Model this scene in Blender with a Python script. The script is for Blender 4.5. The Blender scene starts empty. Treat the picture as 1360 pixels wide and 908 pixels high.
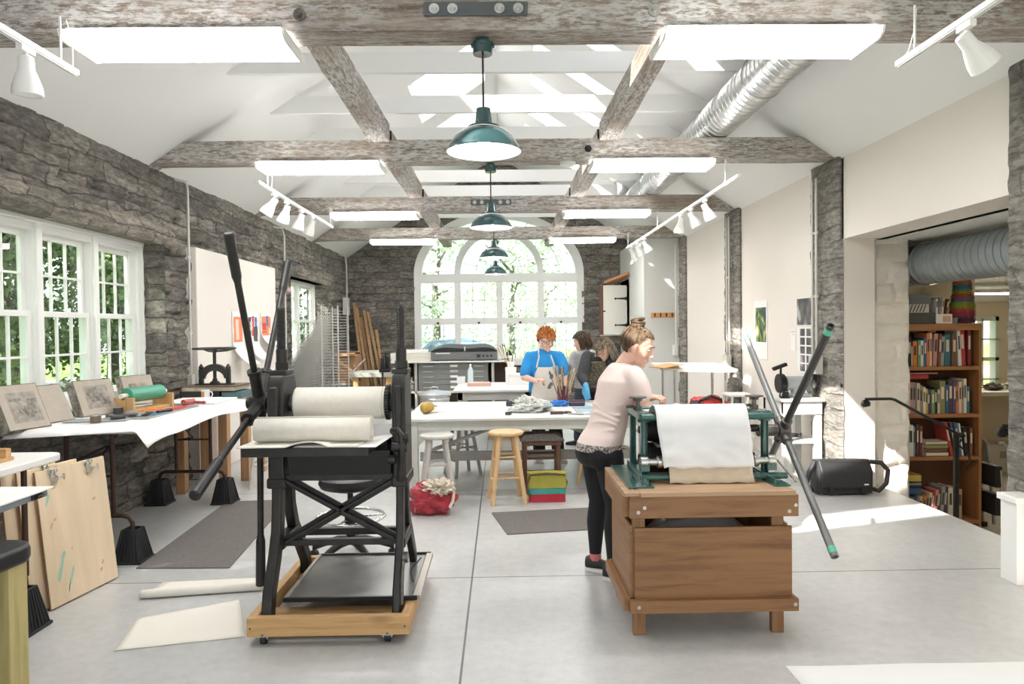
SKYS, SUNE, EXPO = .38, 13., .15
FLUO = 26
import bpy, bmesh, math, random
from mathutils import Vector as V, Matrix, noise, Euler
sc = bpy.context.scene
COL = sc.collection
R = math.radians
PI = math.pi
sin, cos = math.sin, math.cos


class MB:
    """collects shapes; build() links them as one mesh object"""

    def __init__(s):
        s.v, s.f, s.m, s.mi = [], [], [], 0

    def add(s, vs, fs, M=None):
        o = len(s.v)
        s.v += [(M @ V(p)) if M else V(p) for p in vs]
        s.f += [tuple(i + o for i in f) for f in fs]
        s.m += [s.mi] * len(fs)
        return s

    def mat(s, i):
        s.mi = i
        return s

    def box(s, a, b, M=None):
        (x0, y0, z0), (x1, y1, z1) = a, b
        return s.add([(x0, y0, z0), (x1, y0, z0), (x1, y1, z0), (x0, y1, z0), (x0, y0, z1), (x1, y0, z1), (x1, y1, z1), (x0, y1, z1)],
                     [(0, 3, 2, 1), (4, 5, 6, 7), (0, 1, 5, 4), (1, 2, 6, 5), (2, 3, 7, 6), (3, 0, 4, 7)], M)

    def cbox(s, c, d, rot=(0, 0, 0)):
        h = [k / 2 for k in d]
        return s.box((-h[0], -h[1], -h[2]), h, Matrix.Translation(c) @ Euler(rot).to_matrix().to_4x4())

    def frame(s, p0, p1, up=(0, 0, 1)):
        p0, p1 = V(p0), V(p1)
        d = p1 - p0
        z = d.normalized()
        u = V(up)
        if abs(z.dot(u.normalized())) > .99:
            u = V((0, 1, 0))
        x = u.cross(z).normalized()
        y = z.cross(x)
        return Matrix(((x.x, y.x, z.x, p0.x), (x.y, y.y, z.y, p0.y), (x.z, y.z, z.z, p0.z), (0, 0, 0, 1))), d.length

    def bar(s, p0, p1, w, h, up=(0, 0, 1)):
        M, L = s.frame(p0, p1, up)
        return s.box((-w / 2, -h / 2, 0), (w / 2, h / 2, L), M)

    def cyl(s, p0, p1, r0, r1=None, n=16, caps=True):
        M, L = s.frame(p0, p1)
        r1 = r0 if r1 is None else r1
        return s.lathe([(0, 0), (r0, 0), (r1, L), (0, L)] if caps else [(r0, 0), (r1, L)], n, M)

    def lathe(s, prof, n=24, M=None, sx=1, sy=1):
        vs, fs, rows = [], [], []
        for r, z in prof:
            if r < 1e-6:
                rows.append([len(vs)])
                vs.append((0, 0, z))
            else:
                rows.append(list(range(len(vs), len(vs) + n)))
                vs += [(r * cos(2 * PI * k / n) * sx, r * sin(2 * PI * k / n) * sy, z) for k in range(n)]
        for a, b in zip(rows, rows[1:]):
            for k in range(n):
                k2 = (k + 1) % n
                if len(a) == 1 and len(b) == 1:
                    continue
                if len(a) == 1:
                    fs.append((a[0], b[k], b[k2]))
                elif len(b) == 1:
                    fs.append((a[k], a[k2], b[0]))
                else:
                    fs.append((a[k], a[k2], b[k2], b[k]))
        return s.add(vs, fs, M)

    def tube(s, pts, r, n=10, caps=True, closed=False):
        pts = [V(p) for p in pts]
        rs = r if isinstance(r, (list, tuple)) else [r] * len(pts)
        N = len(pts)
        vs, fs = [], []
        x = None
        for i, p in enumerate(pts):
            if closed:
                t = pts[(i + 1) % N] - pts[i - 1]
            else:
                t = pts[min(i + 1, N - 1)] - pts[max(i - 1, 0)]
            t.normalize()
            if x is None:
                a = V((0, 0, 1)) if abs(t.z) < .9 else V((1, 0, 0))
                x = a.cross(t).normalized()
            else:
                x = (x - t * x.dot(t)).normalized()
            y = t.cross(x)
            vs += [p + (x * cos(2 * PI * k / n) + y * sin(2 * PI * k / n)) * rs[i] for k in range(n)]
        for i in range(N if closed else N - 1):
            j = (i + 1) % N
            fs += [(i * n + k, i * n + (k + 1) % n, j * n + (k + 1) % n, j * n + k) for k in range(n)]
        if caps and not closed:
            fs += [tuple(range(n))[::-1], tuple(range((N - 1) * n, N * n))]
        return s.add(vs, fs)

    def prism(s, poly, ax, a, b, M=None):
        def P(u, w, t):
            return {'x': (t, u, w), 'y': (u, t, w), 'z': (u, w, t)}[ax]
        n = len(poly)
        vs = [P(u, w, a) for u, w in poly] + [P(u, w, b) for u, w in poly]
        return s.add(vs, [tuple(range(n))[::-1], tuple(range(n, 2 * n))] + [(k, (k + 1) % n, n + (k + 1) % n, n + k) for k in range(n)], M)

    def ball(s, c, r, n=16, m=10, rot=(0, 0, 0)):
        r = (r, r, r) if not isinstance(r, (tuple, list)) else r
        M = Matrix.Translation(c) @ Euler(rot).to_matrix().to_4x4() @ Matrix.Diagonal((*r, 1))
        return s.lathe([(sin(PI * k / m), -cos(PI * k / m)) if 0 < k < m else (0, -cos(PI * k / m)) for k in range(m + 1)], n, M)

    def grid(s, fn, nu, nv, M=None):
        vs = [fn(i / nu, j / nv) for j in range(nv + 1) for i in range(nu + 1)]
        w = nu + 1
        return s.add(vs, [(j * w + i, j * w + i + 1, (j + 1) * w + i + 1, (j + 1) * w + i) for j in range(nv) for i in range(nu)], M)

    def rings(s, rr, n=20, caps=True):
        """loft of ellipses: (centre, x-axis vector, y-axis vector)"""
        vs, fs = [], []
        for c, a, b in rr:
            c, a, b = V(c), V(a), V(b)
            vs += [c + a * cos(2 * PI * k / n) + b * sin(2 * PI * k / n) for k in range(n)]
        for i in range(len(rr) - 1):
            fs += [(i * n + k, i * n + (k + 1) % n, (i + 1) * n + (k + 1) % n, (i + 1) * n + k) for k in range(n)]
        if caps:
            fs += [tuple(range(n))[::-1], tuple(range((len(rr) - 1) * n, len(rr) * n))]
        return s.add(vs, fs)


WORLD = {}


def _mesh(mb, name, mats, off, smooth, angle, fixn=True):
    me = bpy.data.meshes.new(name)
    me.from_pydata([p - off for p in mb.v], [], mb.f)
    mats = mats if isinstance(mats, (list, tuple)) else [mats]
    for m in mats:
        me.materials.append(m)
    if len(mats) > 1:
        me.polygons.foreach_set('material_index', mb.m)
    if fixn:
        bm = bmesh.new()
        bm.from_mesh(me)
        bmesh.ops.recalc_face_normals(bm, faces=bm.faces)
        bm.to_mesh(me)
        bm.free()
    if smooth:
        me.polygons.foreach_set('use_smooth', [True] * len(me.polygons))
        me.set_sharp_from_angle(angle=R(angle))
    return me


def _obj(mb, name, mats, parent, off, bevel, smooth, angle, sub, solid, fixn=True):
    o = bpy.data.objects.new(name, _mesh(mb, name, mats, off, smooth, angle, fixn))
    COL.objects.link(o)
    if parent:
        o.parent = parent
    if solid:
        md = o.modifiers.new('solid', 'SOLIDIFY')
        md.thickness = solid
        md.offset = 0
    if bevel:
        md = o.modifiers.new('bevel', 'BEVEL')
        md.width = bevel
        md.segments = 2
        md.limit_method = 'ANGLE'
        md.angle_limit = R(40)
        md.harden_normals = True
    if sub:
        md = o.modifiers.new('sub', 'SUBSURF')
        md.levels = md.render_levels = sub
    return o


def tag(o, label, cat, group=None, kind=None):
    if label:
        o['label'] = label
    if cat:
        o['category'] = cat
    if group:
        o['group'] = group
    if kind:
        o['kind'] = kind
    return o


def thing(name, label, cat, loc=(0, 0, 0), rz=0, group=None, world=True):
    o = bpy.data.objects.new(name, None)
    o.empty_display_size = .05
    COL.objects.link(o)
    o.location = loc
    o.rotation_euler = (0, 0, rz)
    tag(o, label, cat, group)
    WORLD[o.name] = V(loc) if world else V((0, 0, 0))
    return o


def part(mb, name, mats, parent, bevel=0, label=None, smooth=True, angle=38, sub=0, solid=0, fixn=True, kind=None):
    r = parent
    while r.parent:
        r = r.parent
    o = _obj(mb, name, mats, parent, WORLD.get(r.name, V((0, 0, 0))), bevel, smooth, angle, sub, solid, fixn)
    if label:
        o['label'] = label
    if kind:
        o['kind'] = kind
    return o


def solo(mb, name, mats, label, cat, group=None, bevel=0, smooth=True, angle=38, sub=0, solid=0, kind=None, fixn=True):
    xs, ys, zs = [p.x for p in mb.v], [p.y for p in mb.v], [p.z for p in mb.v]
    c = V(((min(xs) + max(xs)) / 2, (min(ys) + max(ys)) / 2, min(zs)))
    o = _obj(mb, name, mats, None, c, bevel, smooth, angle, sub, solid, fixn)
    o.location = c
    WORLD[o.name] = c
    return tag(o, label, cat, group, kind)


def struct(mb, name, mats, label=None, bevel=0, smooth=True, angle=38, parent=None):
    o = _obj(mb, name, mats, parent, V((0, 0, 0)), bevel, smooth, angle, 0, 0)
    if not parent:
        tag(o, label or name.replace('_', ' ') + ' of the studio', name.split('_')[0], None, 'structure')
    return o


def dup(root, loc, rz=0, label=None, group=None):
    def cp(o, par):
        c = o.copy()
        COL.objects.link(c)
        if par:
            c.parent = par
        for ch in list(o.children):
            cp(ch, c)
        return c
    r = cp(root, None)
    r.location = loc
    r.rotation_euler = (0, 0, rz)
    if label:
        r['label'] = label
    if group:
        r['group'] = group
    return r


# ------------------------------------------------------------ materials
def nt(name):
    m = bpy.data.materials.new(name)
    m.use_nodes = True
    t = m.node_tree
    b = t.nodes['Principled BSDF']
    return m, t, t.nodes, t.links, b


def col(c):
    return (*c, 1) if len(c) == 3 else c


def ramp(t, src, stops):
    r = t.nodes.new('ShaderNodeValToRGB')
    e = r.color_ramp.elements
    while len(e) < len(stops):
        e.new(.5)
    for k, (p, c) in enumerate(stops):
        e[k].position = p
        e[k].color = col(c)
    t.links.new(src, r.inputs[0])
    return r.outputs[0]


def tex(t, kind, scale, stretch=(1, 1, 1), coord='Object', **kw):
    tc = t.nodes.new('ShaderNodeTexCoord')
    mp = t.nodes.new('ShaderNodeMapping')
    mp.inputs['Scale'].default_value = stretch
    t.links.new(tc.outputs[coord], mp.inputs[0])
    n = t.nodes.new('ShaderNodeTex' + kind)
    n.inputs['Scale'].default_value = scale
    for k, v in kw.items():
        n.inputs[k].default_value = v
    t.links.new(mp.outputs[0], n.inputs[0])
    return n


def bump(t, b, h, strength=.3, dist=.01):
    n = t.nodes.new('ShaderNodeBump')
    n.inputs['Strength'].default_value = strength
    n.inputs['Distance'].default_value = dist
    t.links.new(h, n.inputs['Height'])
    t.links.new(n.outputs[0], b.inputs['Normal'])


def P(name, c, rough=.5, metal=0, c2=None, scale=8, stretch=(1, 1, 1), bmp=0, bd=.004, lo=.35, hi=.65, detail=5, coat=0, sheen=0, sss=0):
    """plain or two-colour noise material"""
    m, t, N, L, b = nt(name)
    b.inputs['Base Color'].default_value = col(c)
    b.inputs['Roughness'].default_value = rough
    b.inputs['Metallic'].default_value = metal
    if coat:
        b.inputs['Coat Weight'].default_value = coat
    if sheen:
        b.inputs['Sheen Weight'].default_value = sheen
    if sss:
        b.inputs['Subsurface Weight'].default_value = sss
        b.inputs['Subsurface Radius'].default_value = (.012, .005, .003)
    if c2 or bmp:
        n = tex(t, 'Noise', scale, stretch, Detail=detail, Roughness=.6)
        if c2:
            L.new(ramp(t, n.outputs[0], [(lo, c), (hi, c2)]), b.inputs['Base Color'])
        if bmp:
            bump(t, b, n.outputs[0], bmp, bd)
    return m


def wood(name, c1, c2, ax='x', rough=.55, scale=9, bmp=.15, knots=None):
    st = {'x': (.07, 1, 1), 'y': (1, .07, 1), 'z': (1, 1, .07)}[ax]
    m, t, N, L, b = nt(name)
    n = tex(t, 'Noise', scale * 3, st, Detail=6, Roughness=.65, Distortion=.4)
    o = ramp(t, n.outputs[0], [(.3, c2), (.5, c1), (.72, tuple(k * 1.12 for k in c1))])
    if knots:
        kst = {'x': (.45, 1, 1), 'y': (1, .45, 1), 'z': (1, 1, .45)}[ax]
        vz = tex(t, 'Voronoi', knots, kst)
        mx = N.new('ShaderNodeMix')
        mx.data_type = 'RGBA'
        L.new(ramp(t, vz.outputs['Distance'], [(.03, (1, 1, 1)), (.13, (0, 0, 0))]), mx.inputs[0])
        L.new(o, mx.inputs[6])
        mx.inputs[7].default_value = col(tuple(k * .45 for k in c2))
        o = mx.outputs[2]
    L.new(o, b.inputs['Base Color'])
    b.inputs['Roughness'].default_value = rough
    bump(t, b, n.outputs[0], bmp, .003)
    return m


def emis(name, c, s):
    m, t, N, L, b = nt(name)
    b.inputs['Base Color'].default_value = col(c)
    b.inputs['Emission Color'].default_value = col(c)
    b.inputs['Emission Strength'].default_value = s
    return m


def glassy(name, tint=(.95, 1, .98), g=.06):
    m, t, N, L, b = nt(name)
    N.remove(b)
    tr = N.new('ShaderNodeBsdfTransparent')
    tr.inputs[0].default_value = col(tint)
    gl = N.new('ShaderNodeBsdfGlossy')
    gl.inputs['Roughness'].default_value = .03
    mx = N.new('ShaderNodeMixShader')
    mx.inputs[0].default_value = g
    L.new(tr.outputs[0], mx.inputs[1])
    L.new(gl.outputs[0], mx.inputs[2])
    L.new(mx.outputs[0], N['Material Output'].inputs[0])
    return m


def stone_mat(name, a, b2, c3, joint=.68):
    m, t, N, L, b = nt(name)
    n1 = tex(t, 'Noise', 2.2, (1, .55, 2.2), Detail=8, Roughness=.72, Distortion=.3)
    n2 = tex(t, 'Noise', 13, (1, .6, 2.0), Detail=8, Roughness=.75)
    o = ramp(t, n1.outputs[0], [(.3, a), (.5, b2), (.7, c3)])
    mx = N.new('ShaderNodeMix')
    mx.data_type = 'RGBA'
    mx.blend_type = 'MULTIPLY'
    mx.inputs[0].default_value = .8
    L.new(o, mx.inputs[6])
    L.new(ramp(t, n2.outputs[0], [(.36, (.32, .32, .32)), (.5, (.85, .84, .82)), (.64, (1.45, 1.42, 1.38))]), mx.inputs[7])
    # coursed blocks of differing tone with dark joints
    tc = N.new('ShaderNodeTexCoord')
    sp = N.new('ShaderNodeSeparateXYZ')
    L.new(tc.outputs['Object'], sp.inputs[0])
    ad = N.new('ShaderNodeMath')
    L.new(sp.outputs[0], ad.inputs[0])
    L.new(sp.outputs[1], ad.inputs[1])
    cb = N.new('ShaderNodeCombineXYZ')
    L.new(ad.outputs[0], cb.inputs[0])
    L.new(sp.outputs[2], cb.inputs[1])
    nd = tex(t, 'Noise', 3.5, (1, 1, 1.5), Detail=4)
    mul = N.new('ShaderNodeVectorMath')
    mul.operation = 'MULTIPLY_ADD'
    L.new(nd.outputs[1], mul.inputs[0])
    mul.inputs[1].default_value = (.28, .13, 0)
    L.new(cb.outputs[0], mul.inputs[2])
    bk = N.new('ShaderNodeTexBrick')
    L.new(mul.outputs[0], bk.inputs[0])
    for k, v in (('Scale', 1), ('Mortar Size', .011), ('Mortar Smooth', .6), ('Bias', 0), ('Brick Width', .52), ('Row Height', .165)):
        bk.inputs[k].default_value = v
    bk.inputs['Color1'].default_value = (.62, .62, .63, 1)
    bk.inputs['Color2'].default_value = (1.28, 1.25, 1.2, 1)
    bk.inputs['Mortar'].default_value = (.34, .34, .34, 1)
    m2 = N.new('ShaderNodeMix')
    m2.data_type = 'RGBA'
    m2.blend_type = 'MULTIPLY'
    m2.inputs[0].default_value = joint
    L.new(mx.outputs[2], m2.inputs[6])
    L.new(bk.outputs[0], m2.inputs[7])
    L.new(m2.outputs[2], b.inputs['Base Color'])
    b.inputs['Roughness'].default_value = .9
    hs = N.new('ShaderNodeMath')
    hs.operation = 'MULTIPLY_ADD'
    L.new(bk.outputs['Fac'], hs.inputs[0])
    hs.inputs[1].default_value = -.55
    L.new(n2.outputs[0], hs.inputs[2])
    bump(t, b, hs.outputs[0], .9, .04)
    return m


# colours
STONE = stone_mat('grey rubble stone', (.145, .134, .122), (.27, .252, .23), (.42, .39, .35))
STONE_L = stone_mat('pale dressed stone', (.2, .185, .165), (.31, .285, .25), (.42, .39, .345))
PIER = stone_mat('pier stone', (.20, .188, .172), (.33, .31, .285), (.46, .435, .40), .38)
PLASTER = P('white ceiling plaster', (.86, .86, .85), .8, bmp=.05, scale=40)
BEIGE = P('warm off white wall paint', (.83, .775, .71), .75, bmp=.04, scale=60)
WHITEWALL = P('white painted wall', (.85, .84, .81), .6, bmp=.05, scale=30)
ROUGHWHITE = P('white limewashed rough stone', (.84, .80, .73), .8, c2=(.76, .71, .63), scale=5, bmp=.9, bd=.03)
CREAM = P('cream annex paint', (.80, .70, .52), .7)
WPAINT = P('white gloss paint', (.86, .86, .84), .35)
WTABLE = P('white painted table', (.72, .72, .69), .42, c2=(.65, .65, .615), scale=6)
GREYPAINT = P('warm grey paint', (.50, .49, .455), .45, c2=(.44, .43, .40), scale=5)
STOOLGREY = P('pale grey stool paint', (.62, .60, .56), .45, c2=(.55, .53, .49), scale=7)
CASTIRON = P('blackened cast iron', (.014, .013, .012), .45, .1, c2=(.028, .025, .022), scale=14, bmp=.25, bd=.002)
BLACKMET = P('black enamel', (.010, .010, .010), .4, 0)
IRONBARE = P('worn bare iron', (.20, .185, .17), .42, .7, c2=(.10, .092, .086), scale=18)
STEEL = P('brushed steel', (.62, .62, .60), .3, .95, c2=(.50, .50, .48), scale=24)
GALV = P('galvanised steel duct', (.66, .67, .67), .3, .92, c2=(.52, .53, .53), scale=9)
DARKGREEN = P('dark green hammered enamel', (.022, .088, .08), .3, .1, c2=(.034, .118, .106), scale=60, bmp=.12, bd=.001, coat=.4)
LAMPGREEN = P('dark teal lamp enamel', (.03, .08, .085), .22, .1, coat=.5)
LAMPWHITE = P('white lamp lining', (.9, .9, .88), .4)
PAPER = P('white paper', (.88, .87, .85), .7)
PAPERC = P('cream paper', (.84, .80, .72), .75)
FELT = P('ivory printing felt', (.80, .765, .69), .95, c2=(.75, .71, .63), scale=30, bmp=.25, bd=.002, sheen=.2)
FELTD = P('tan felt blanket', (.66, .57, .44), .95, c2=(.60, .51, .39), scale=25, bmp=.2, bd=.002)
RUBBER = P('black ribbed plastic', (.013, .013, .015), .6)
MAT_ = P('grey brown rubber mat', (.13, .117, .107), .95, c2=(.16, .147, .135), scale=60, bmp=.3, bd=.002)
PINE = wood('orange pine', (.58, .35, .15), (.43, .235, .085), 'x', knots=3)
PINEY = wood('pine along depth', (.58, .35, .15), (.43, .235, .085), 'y', knots=3)
PINEZ = wood('pine upright', (.60, .37, .17), (.45, .26, .10), 'z')
FIRZ = wood('reddish fir post', (.50, .29, .15), (.38, .205, .10), 'z')
BOXW = wood('brown shellacked plywood', (.265, .132, .054), (.165, .074, .028), 'x', knots=3.2, rough=.5)
BOXWY = wood('brown shellacked plywood side', (.29, .148, .062), (.19, .088, .034), 'y', knots=3.2, rough=.5)
BOXWZ = wood('brown shellacked post', (.27, .14, .06), (.17, .078, .03), 'z', rough=.5)
PLYTOP = wood('worn plywood top', (.42, .275, .165), (.28, .165, .09), 'x')
PLY = wood('pale birch plywood', (.78, .625, .44), (.72, .56, .38), 'z', scale=3, bmp=.03)
BIRCH = wood('clear maple', (.70, .47, .25), (.58, .36, .17), 'z', scale=6)
DARKWOOD = wood('dark stained wood', (.115, .055, .032), (.06, .028, .016), 'z')
CASEW = wood('reddish brown bookcase wood', (.34, .155, .06), (.24, .10, .035), 'z', rough=.4)
CASEWX = wood('reddish brown shelf wood', (.36, .165, .065), (.25, .105, .04), 'x', rough=.4)
PLANKW = wood('weathered pine plank', (.36, .21, .095), (.22, .115, .05), 'z')
GREENWOOD = wood('treated pine post', (.47, .40, .18), (.36, .30, .11), 'z')
CARDB = P('brown cardboard', (.30, .17, .085), .85)
CHROME = P('chrome', (.8, .8, .8), .12, 1)
LITHO = P('grey tan limestone', (.47, .41, .345), .8, c2=(.42, .365, .305), scale=12)
LITHOE = P('rough stone edge', (.45, .41, .35), .95, c2=(.16, .145, .12), scale=22, bmp=.8, bd=.01)
GLASS = glassy('window glass')
FROST, _t, _N, _L, _b = nt('frosted sun diffuser')
_tr = _N.new('ShaderNodeBsdfTranslucent')
_tr.inputs[0].default_value = (.9, .91, .92, 1)
_L.new(_tr.outputs[0], _N['Material Output'].inputs[0])
PLASTICCLR = glassy('clear bottle plastic', (.86, .93, .96), .16)
BLACKPL = P('black plastic', (.013, .013, .014), .45)
REDC = P('crimson nylon', (.42, .018, .035), .5, c2=(.33, .012, .028), scale=12, sheen=.3)


def beam_mat(name, ax):
    st = {'x': (.05, 1, 1), 'y': (1, .05, 1)}[ax]
    m, t, N, L, b = nt(name)
    n = tex(t, 'Noise', 26, st, Detail=8, Roughness=.7, Distortion=.5)
    n2 = tex(t, 'Noise', 2.3, (.5, 1, 1) if ax == 'x' else (1, .5, 1), Detail=4)
    n3 = tex(t, 'Noise', 55, (.25, 1, 1) if ax == 'x' else (1, .25, 1), Detail=5, Roughness=.75)
    o = ramp(t, n.outputs[0], [(.28, (.08, .055, .04)), (.44, (.21, .162, .125)), (.58, (.33, .28, .235)), (.74, (.52, .49, .45))])
    mx = N.new('ShaderNodeMix')
    mx.data_type = 'RGBA'
    ad = N.new('ShaderNodeMath')
    ad.operation = 'MULTIPLY'
    L.new(ramp(t, n2.outputs[0], [(.36, (.2, .2, .2)), (.58, (1, 1, 1))]), ad.inputs[0])
    L.new(ramp(t, n3.outputs[0], [(.43, (0, 0, 0)), (.57, (.9, .9, .9))]), ad.inputs[1])
    L.new(ad.outputs[0], mx.inputs[0])
    L.new(o, mx.inputs[6])
    mx.inputs[7].default_value = (.61, .61, .60, 1)
    L.new(mx.outputs[2], b.inputs['Base Color'])
    b.inputs['Roughness'].default_value = .85
    bump(t, b, n.outputs[0], .5, .012)
    return m


BEAM = beam_mat('weathered whitewashed timber', 'x')
BEAMY = beam_mat('weathered whitewashed timber along', 'y')


def concrete():
    m, t, N, L, b = nt('polished concrete')
    n1 = tex(t, 'Noise', .9, Detail=5, Roughness=.5)
    n2 = tex(t, 'Noise', 14, Detail=6, Roughness=.7)
    o = ramp(t, n1.outputs[0], [(.3, (.44, .438, .428)), (.5, (.52, .52, .512)), (.7, (.59, .59, .584))])
    mx = N.new('ShaderNodeMix')
    mx.data_type = 'RGBA'
    mx.blend_type = 'MULTIPLY'
    mx.inputs[0].default_value = .35
    L.new(o, mx.inputs[6])
    L.new(ramp(t, n2.outputs[0], [(.35, (.72, .72, .72)), (.6, (1.06, 1.06, 1.06))]), mx.inputs[7])
    # control joints cut in the slab
    tc = N.new('ShaderNodeTexCoord')
    sp = N.new('ShaderNodeSeparateXYZ')
    L.new(tc.outputs['Object'], sp.inputs[0])
    last = None
    for ax, p in (('X', -.205), ('Y', 4.5), ('Y', 6.95), ('Y', 9.4), ('Y', 11.9)):
        s1 = N.new('ShaderNodeMath')
        s1.operation = 'SUBTRACT'
        L.new(sp.outputs[ax], s1.inputs[0])
        s1.inputs[1].default_value = p
        s2 = N.new('ShaderNodeMath')
        s2.operation = 'ABSOLUTE'
        L.new(s1.outputs[0], s2.inputs[0])
        s3 = N.new('ShaderNodeMath')
        s3.operation = 'LESS_THAN'
        L.new(s2.outputs[0], s3.inputs[0])
        s3.inputs[1].default_value = .0055
        if last:
            a = N.new('ShaderNodeMath')
            a.operation = 'MAXIMUM'
            L.new(last, a.inputs[0])
            L.new(s3.outputs[0], a.inputs[1])
            last = a.outputs[0]
        else:
            last = s3.outputs[0]
    m2 = N.new('ShaderNodeMix')
    m2.data_type = 'RGBA'
    L.new(last, m2.inputs[0])
    L.new(mx.outputs[2], m2.inputs[6])
    m2.inputs[7].default_value = (.1, .1, .1, 1)
    L.new(m2.outputs[2], b.inputs['Base Color'])
    b.inputs['Roughness'].default_value = .34
    bump(t, b, n2.outputs[0], .06, .003)
    return m


CONCRETE = concrete()
# ------------------------------------------------------------ camera
cd = bpy.data.cameras.new('camera')
cam = bpy.data.objects.new('camera', cd)
COL.objects.link(cam)
sc.camera = cam
cd.sensor_width = 36
cd.lens = 36 * 930 / 1360
cd.clip_start = .05
yaw, pit, rol = .0155, .0183, .0115
fw = V((sin(yaw) * cos(pit), cos(yaw) * cos(pit), -sin(pit)))
r0 = V((cos(yaw), -sin(yaw), 0))
u0 = r0.cross(fw)
rr = r0 * cos(rol) - u0 * sin(rol)
uu = u0 * cos(rol) + r0 * sin(rol)
cam.matrix_world = Matrix(((rr.x, uu.x, -fw.x, 0), (rr.y, uu.y, -fw.y, 0), (rr.z, uu.z, -fw.z, 1.6), (0, 0, 0, 1)))

# ------------------------------------------------------------ room shell
XL, XR, YF, YB = -3.38, 3.33, -1.8, 15.6
SPR, RZ, RX, SL = 3.23, 5.45, -.03, .664


def ceil_z(x):
    return RZ - SL * abs(x - RX)


def rnd(*a):
    return noise.cell(V((a[0] * 1.37 + .31, (a[1] if len(a) > 1 else 0) * 1.91 + .17, (a[2] if len(a) > 2 else 0) + .5)))


def rubble(u, v, seed=0, ch=.2):
    """relief of coursed rubble: u along the wall, v height, returns metres"""
    w = v + .05 * noise.noise(V((u * 1.1, v * 1.6, seed))) + .02 * noise.noise(V((u * 4, v * 4, seed)))
    k = math.floor(w / ch)
    ln = .34 + .5 * abs(rnd(k, seed))
    uo = u + 3.7 * rnd(k, 5 + seed) + .05 * noise.noise(V((u * 2, v * 5, 2 + seed)))
    j = math.floor(uo / ln)
    e = min((w / ch - k) * ch, (k + 1 - w / ch) * ch, (uo / ln - j) * ln, (j + 1 - uo / ln) * ln)
    g = -.05 * max(0, 1 - e / .028)
    dm = 1 if v < 2.85 else max(.25, 1 - (v - 2.85) * 2.5)
    return dm * (.032 * rnd(j, k, seed) + g + .034 * noise.noise(V((u * 2.6, v * 9, seed))) + .02 * noise.noise(V((u * 7, v * 17, seed))) + .014 * noise.noise(V((u * 19, v * 27, seed))))


def stone_sheet(mb, u0, u1, v0, v1, fn, hole=None, res=.045, seed=0, amp=1., edge=False):
    nu, nv = max(1, round((u1 - u0) / res)), max(1, round((v1 - v0) / res))
    vs, fs, idx = [], [], {}

    def vid(i, j):
        if (i, j) not in idx:
            u, v = u0 + (u1 - u0) * i / nu, v0 + (v1 - v0) * j / nv
            h = rubble(u, v, seed) * amp
            if edge and (i in (0, nu)):
                u += .016 * noise.noise(V((v * 6, seed, i)))
                h = -.06
            idx[(i, j)] = len(vs)
            vs.append(fn(u, v, h))
        return idx[(i, j)]
    for j in range(nv):
        for i in range(nu):
            u, v = u0 + (u1 - u0) * (i + .5) / nu, v0 + (v1 - v0) * (j + .5) / nv
            if hole and hole(u, v):
                continue
            fs.append((vid(i, j), vid(i + 1, j), vid(i + 1, j + 1), vid(i, j + 1)))
    return mb.add(vs, fs)


def holed(u0, u1, v0, v1, holes):
    """rectangles that tile u0..u1 x v0..v1 leaving the holes open"""
    us = sorted({u0, u1, *[h[0] for h in holes], *[h[1] for h in holes]})
    vs = sorted({v0, v1, *[h[2] for h in holes], *[h[3] for h in holes]})
    for a, b in zip(us, us[1:]):
        for c, d in zip(vs, vs[1:]):
            m, n = (a + b) / 2, (c + d) / 2
            if not any(h[0] < m < h[1] and h[2] < n < h[3] for h in holes):
                yield a, b, c, d


# floor: slab, with the edge of the landing in the opening at X 3.75
m = MB()
m.box((XL - .3, YF, -.2), (XR + .3, YB + .2, 0))
m.box((XR + .3, 4.3, -.2), (3.75, 7.2, 0))
struct(m, 'floor', CONCRETE, 'polished grey concrete floor with saw-cut joints')

# left wall with two window openings
LW1, LW2 = (3.19, 7.04, .98, 2.5), (11.2, 13.6, 1.0, 2.5)


def in_hole(u, v):
    return any(a < u < b and c < v < d for a, b, c, d in (LW1, LW2))


m = MB()
stone_sheet(m, 2.2, YB, 0, 3.4, lambda u, v, h: (XL + h, u, v), in_hole, .032)
for a, b, c, d in (LW1, LW2):
    for y, sd in ((a, 3), (b, 4)):
        stone_sheet(m, -3.74, XL + .045, c - .02, d + .04, lambda u, v, h, y=y: (u, y + h * .3 - (.01 if y == b else -.01), v), None, .05, sd)
    m.box((-3.74, a, c - .3), (XL + .0, b, c))
    m.box((-3.74, a, d), (XL - .02, b, d + .3))
for a, b, c, d in holed(YF, YB, 0, 3.4, [LW1, LW2]):
    m.box((-3.74, a, c), (-3.5, b, d))
struct(m, 'wall_left', STONE, 'rough grey rubble stone wall with windows')

# dressed lintel stones over the openings
m = MB()
for ya, yb, z in ((1.0, 7.3, 2.49), (11.0, 13.9, 2.5)):
    def lint(s, t, ya=ya, yb=yb, z=z):
        y = ya + (yb - ya) * s
        a = PI * t
        zz = z + .185 * t - .05 * max(0, (y - (yb - .6)) / .6) ** 2
        return (XL + .02 + .05 * sin(a) ** .5 + .03 * noise.noise(V((y * 5, t * 3, 1))) + .02 * noise.noise(V((y * 14, t * 7, 4))), y, zz + .025 * noise.noise(V((y * 3, 7, t))))
    m.grid(lint, int((yb - ya) / .05), 5)
    m.box((-3.7, ya + .25, z), (XL + .02, yb - .25, z + .05))
struct(m, 'trim_1', STONE_L, 'long pale stone lintel over the windows in the stone wall')

# plain plaster panel on the left wall
m = MB().box((XL - .1, 7.66, 0), (XL + .085, 10.32, 2.53))
struct(m, 'wall_panel', P('warm white plaster', (.80, .755, .70), .7), 'white plaster panel set in the stone wall', bevel=.01)

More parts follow.
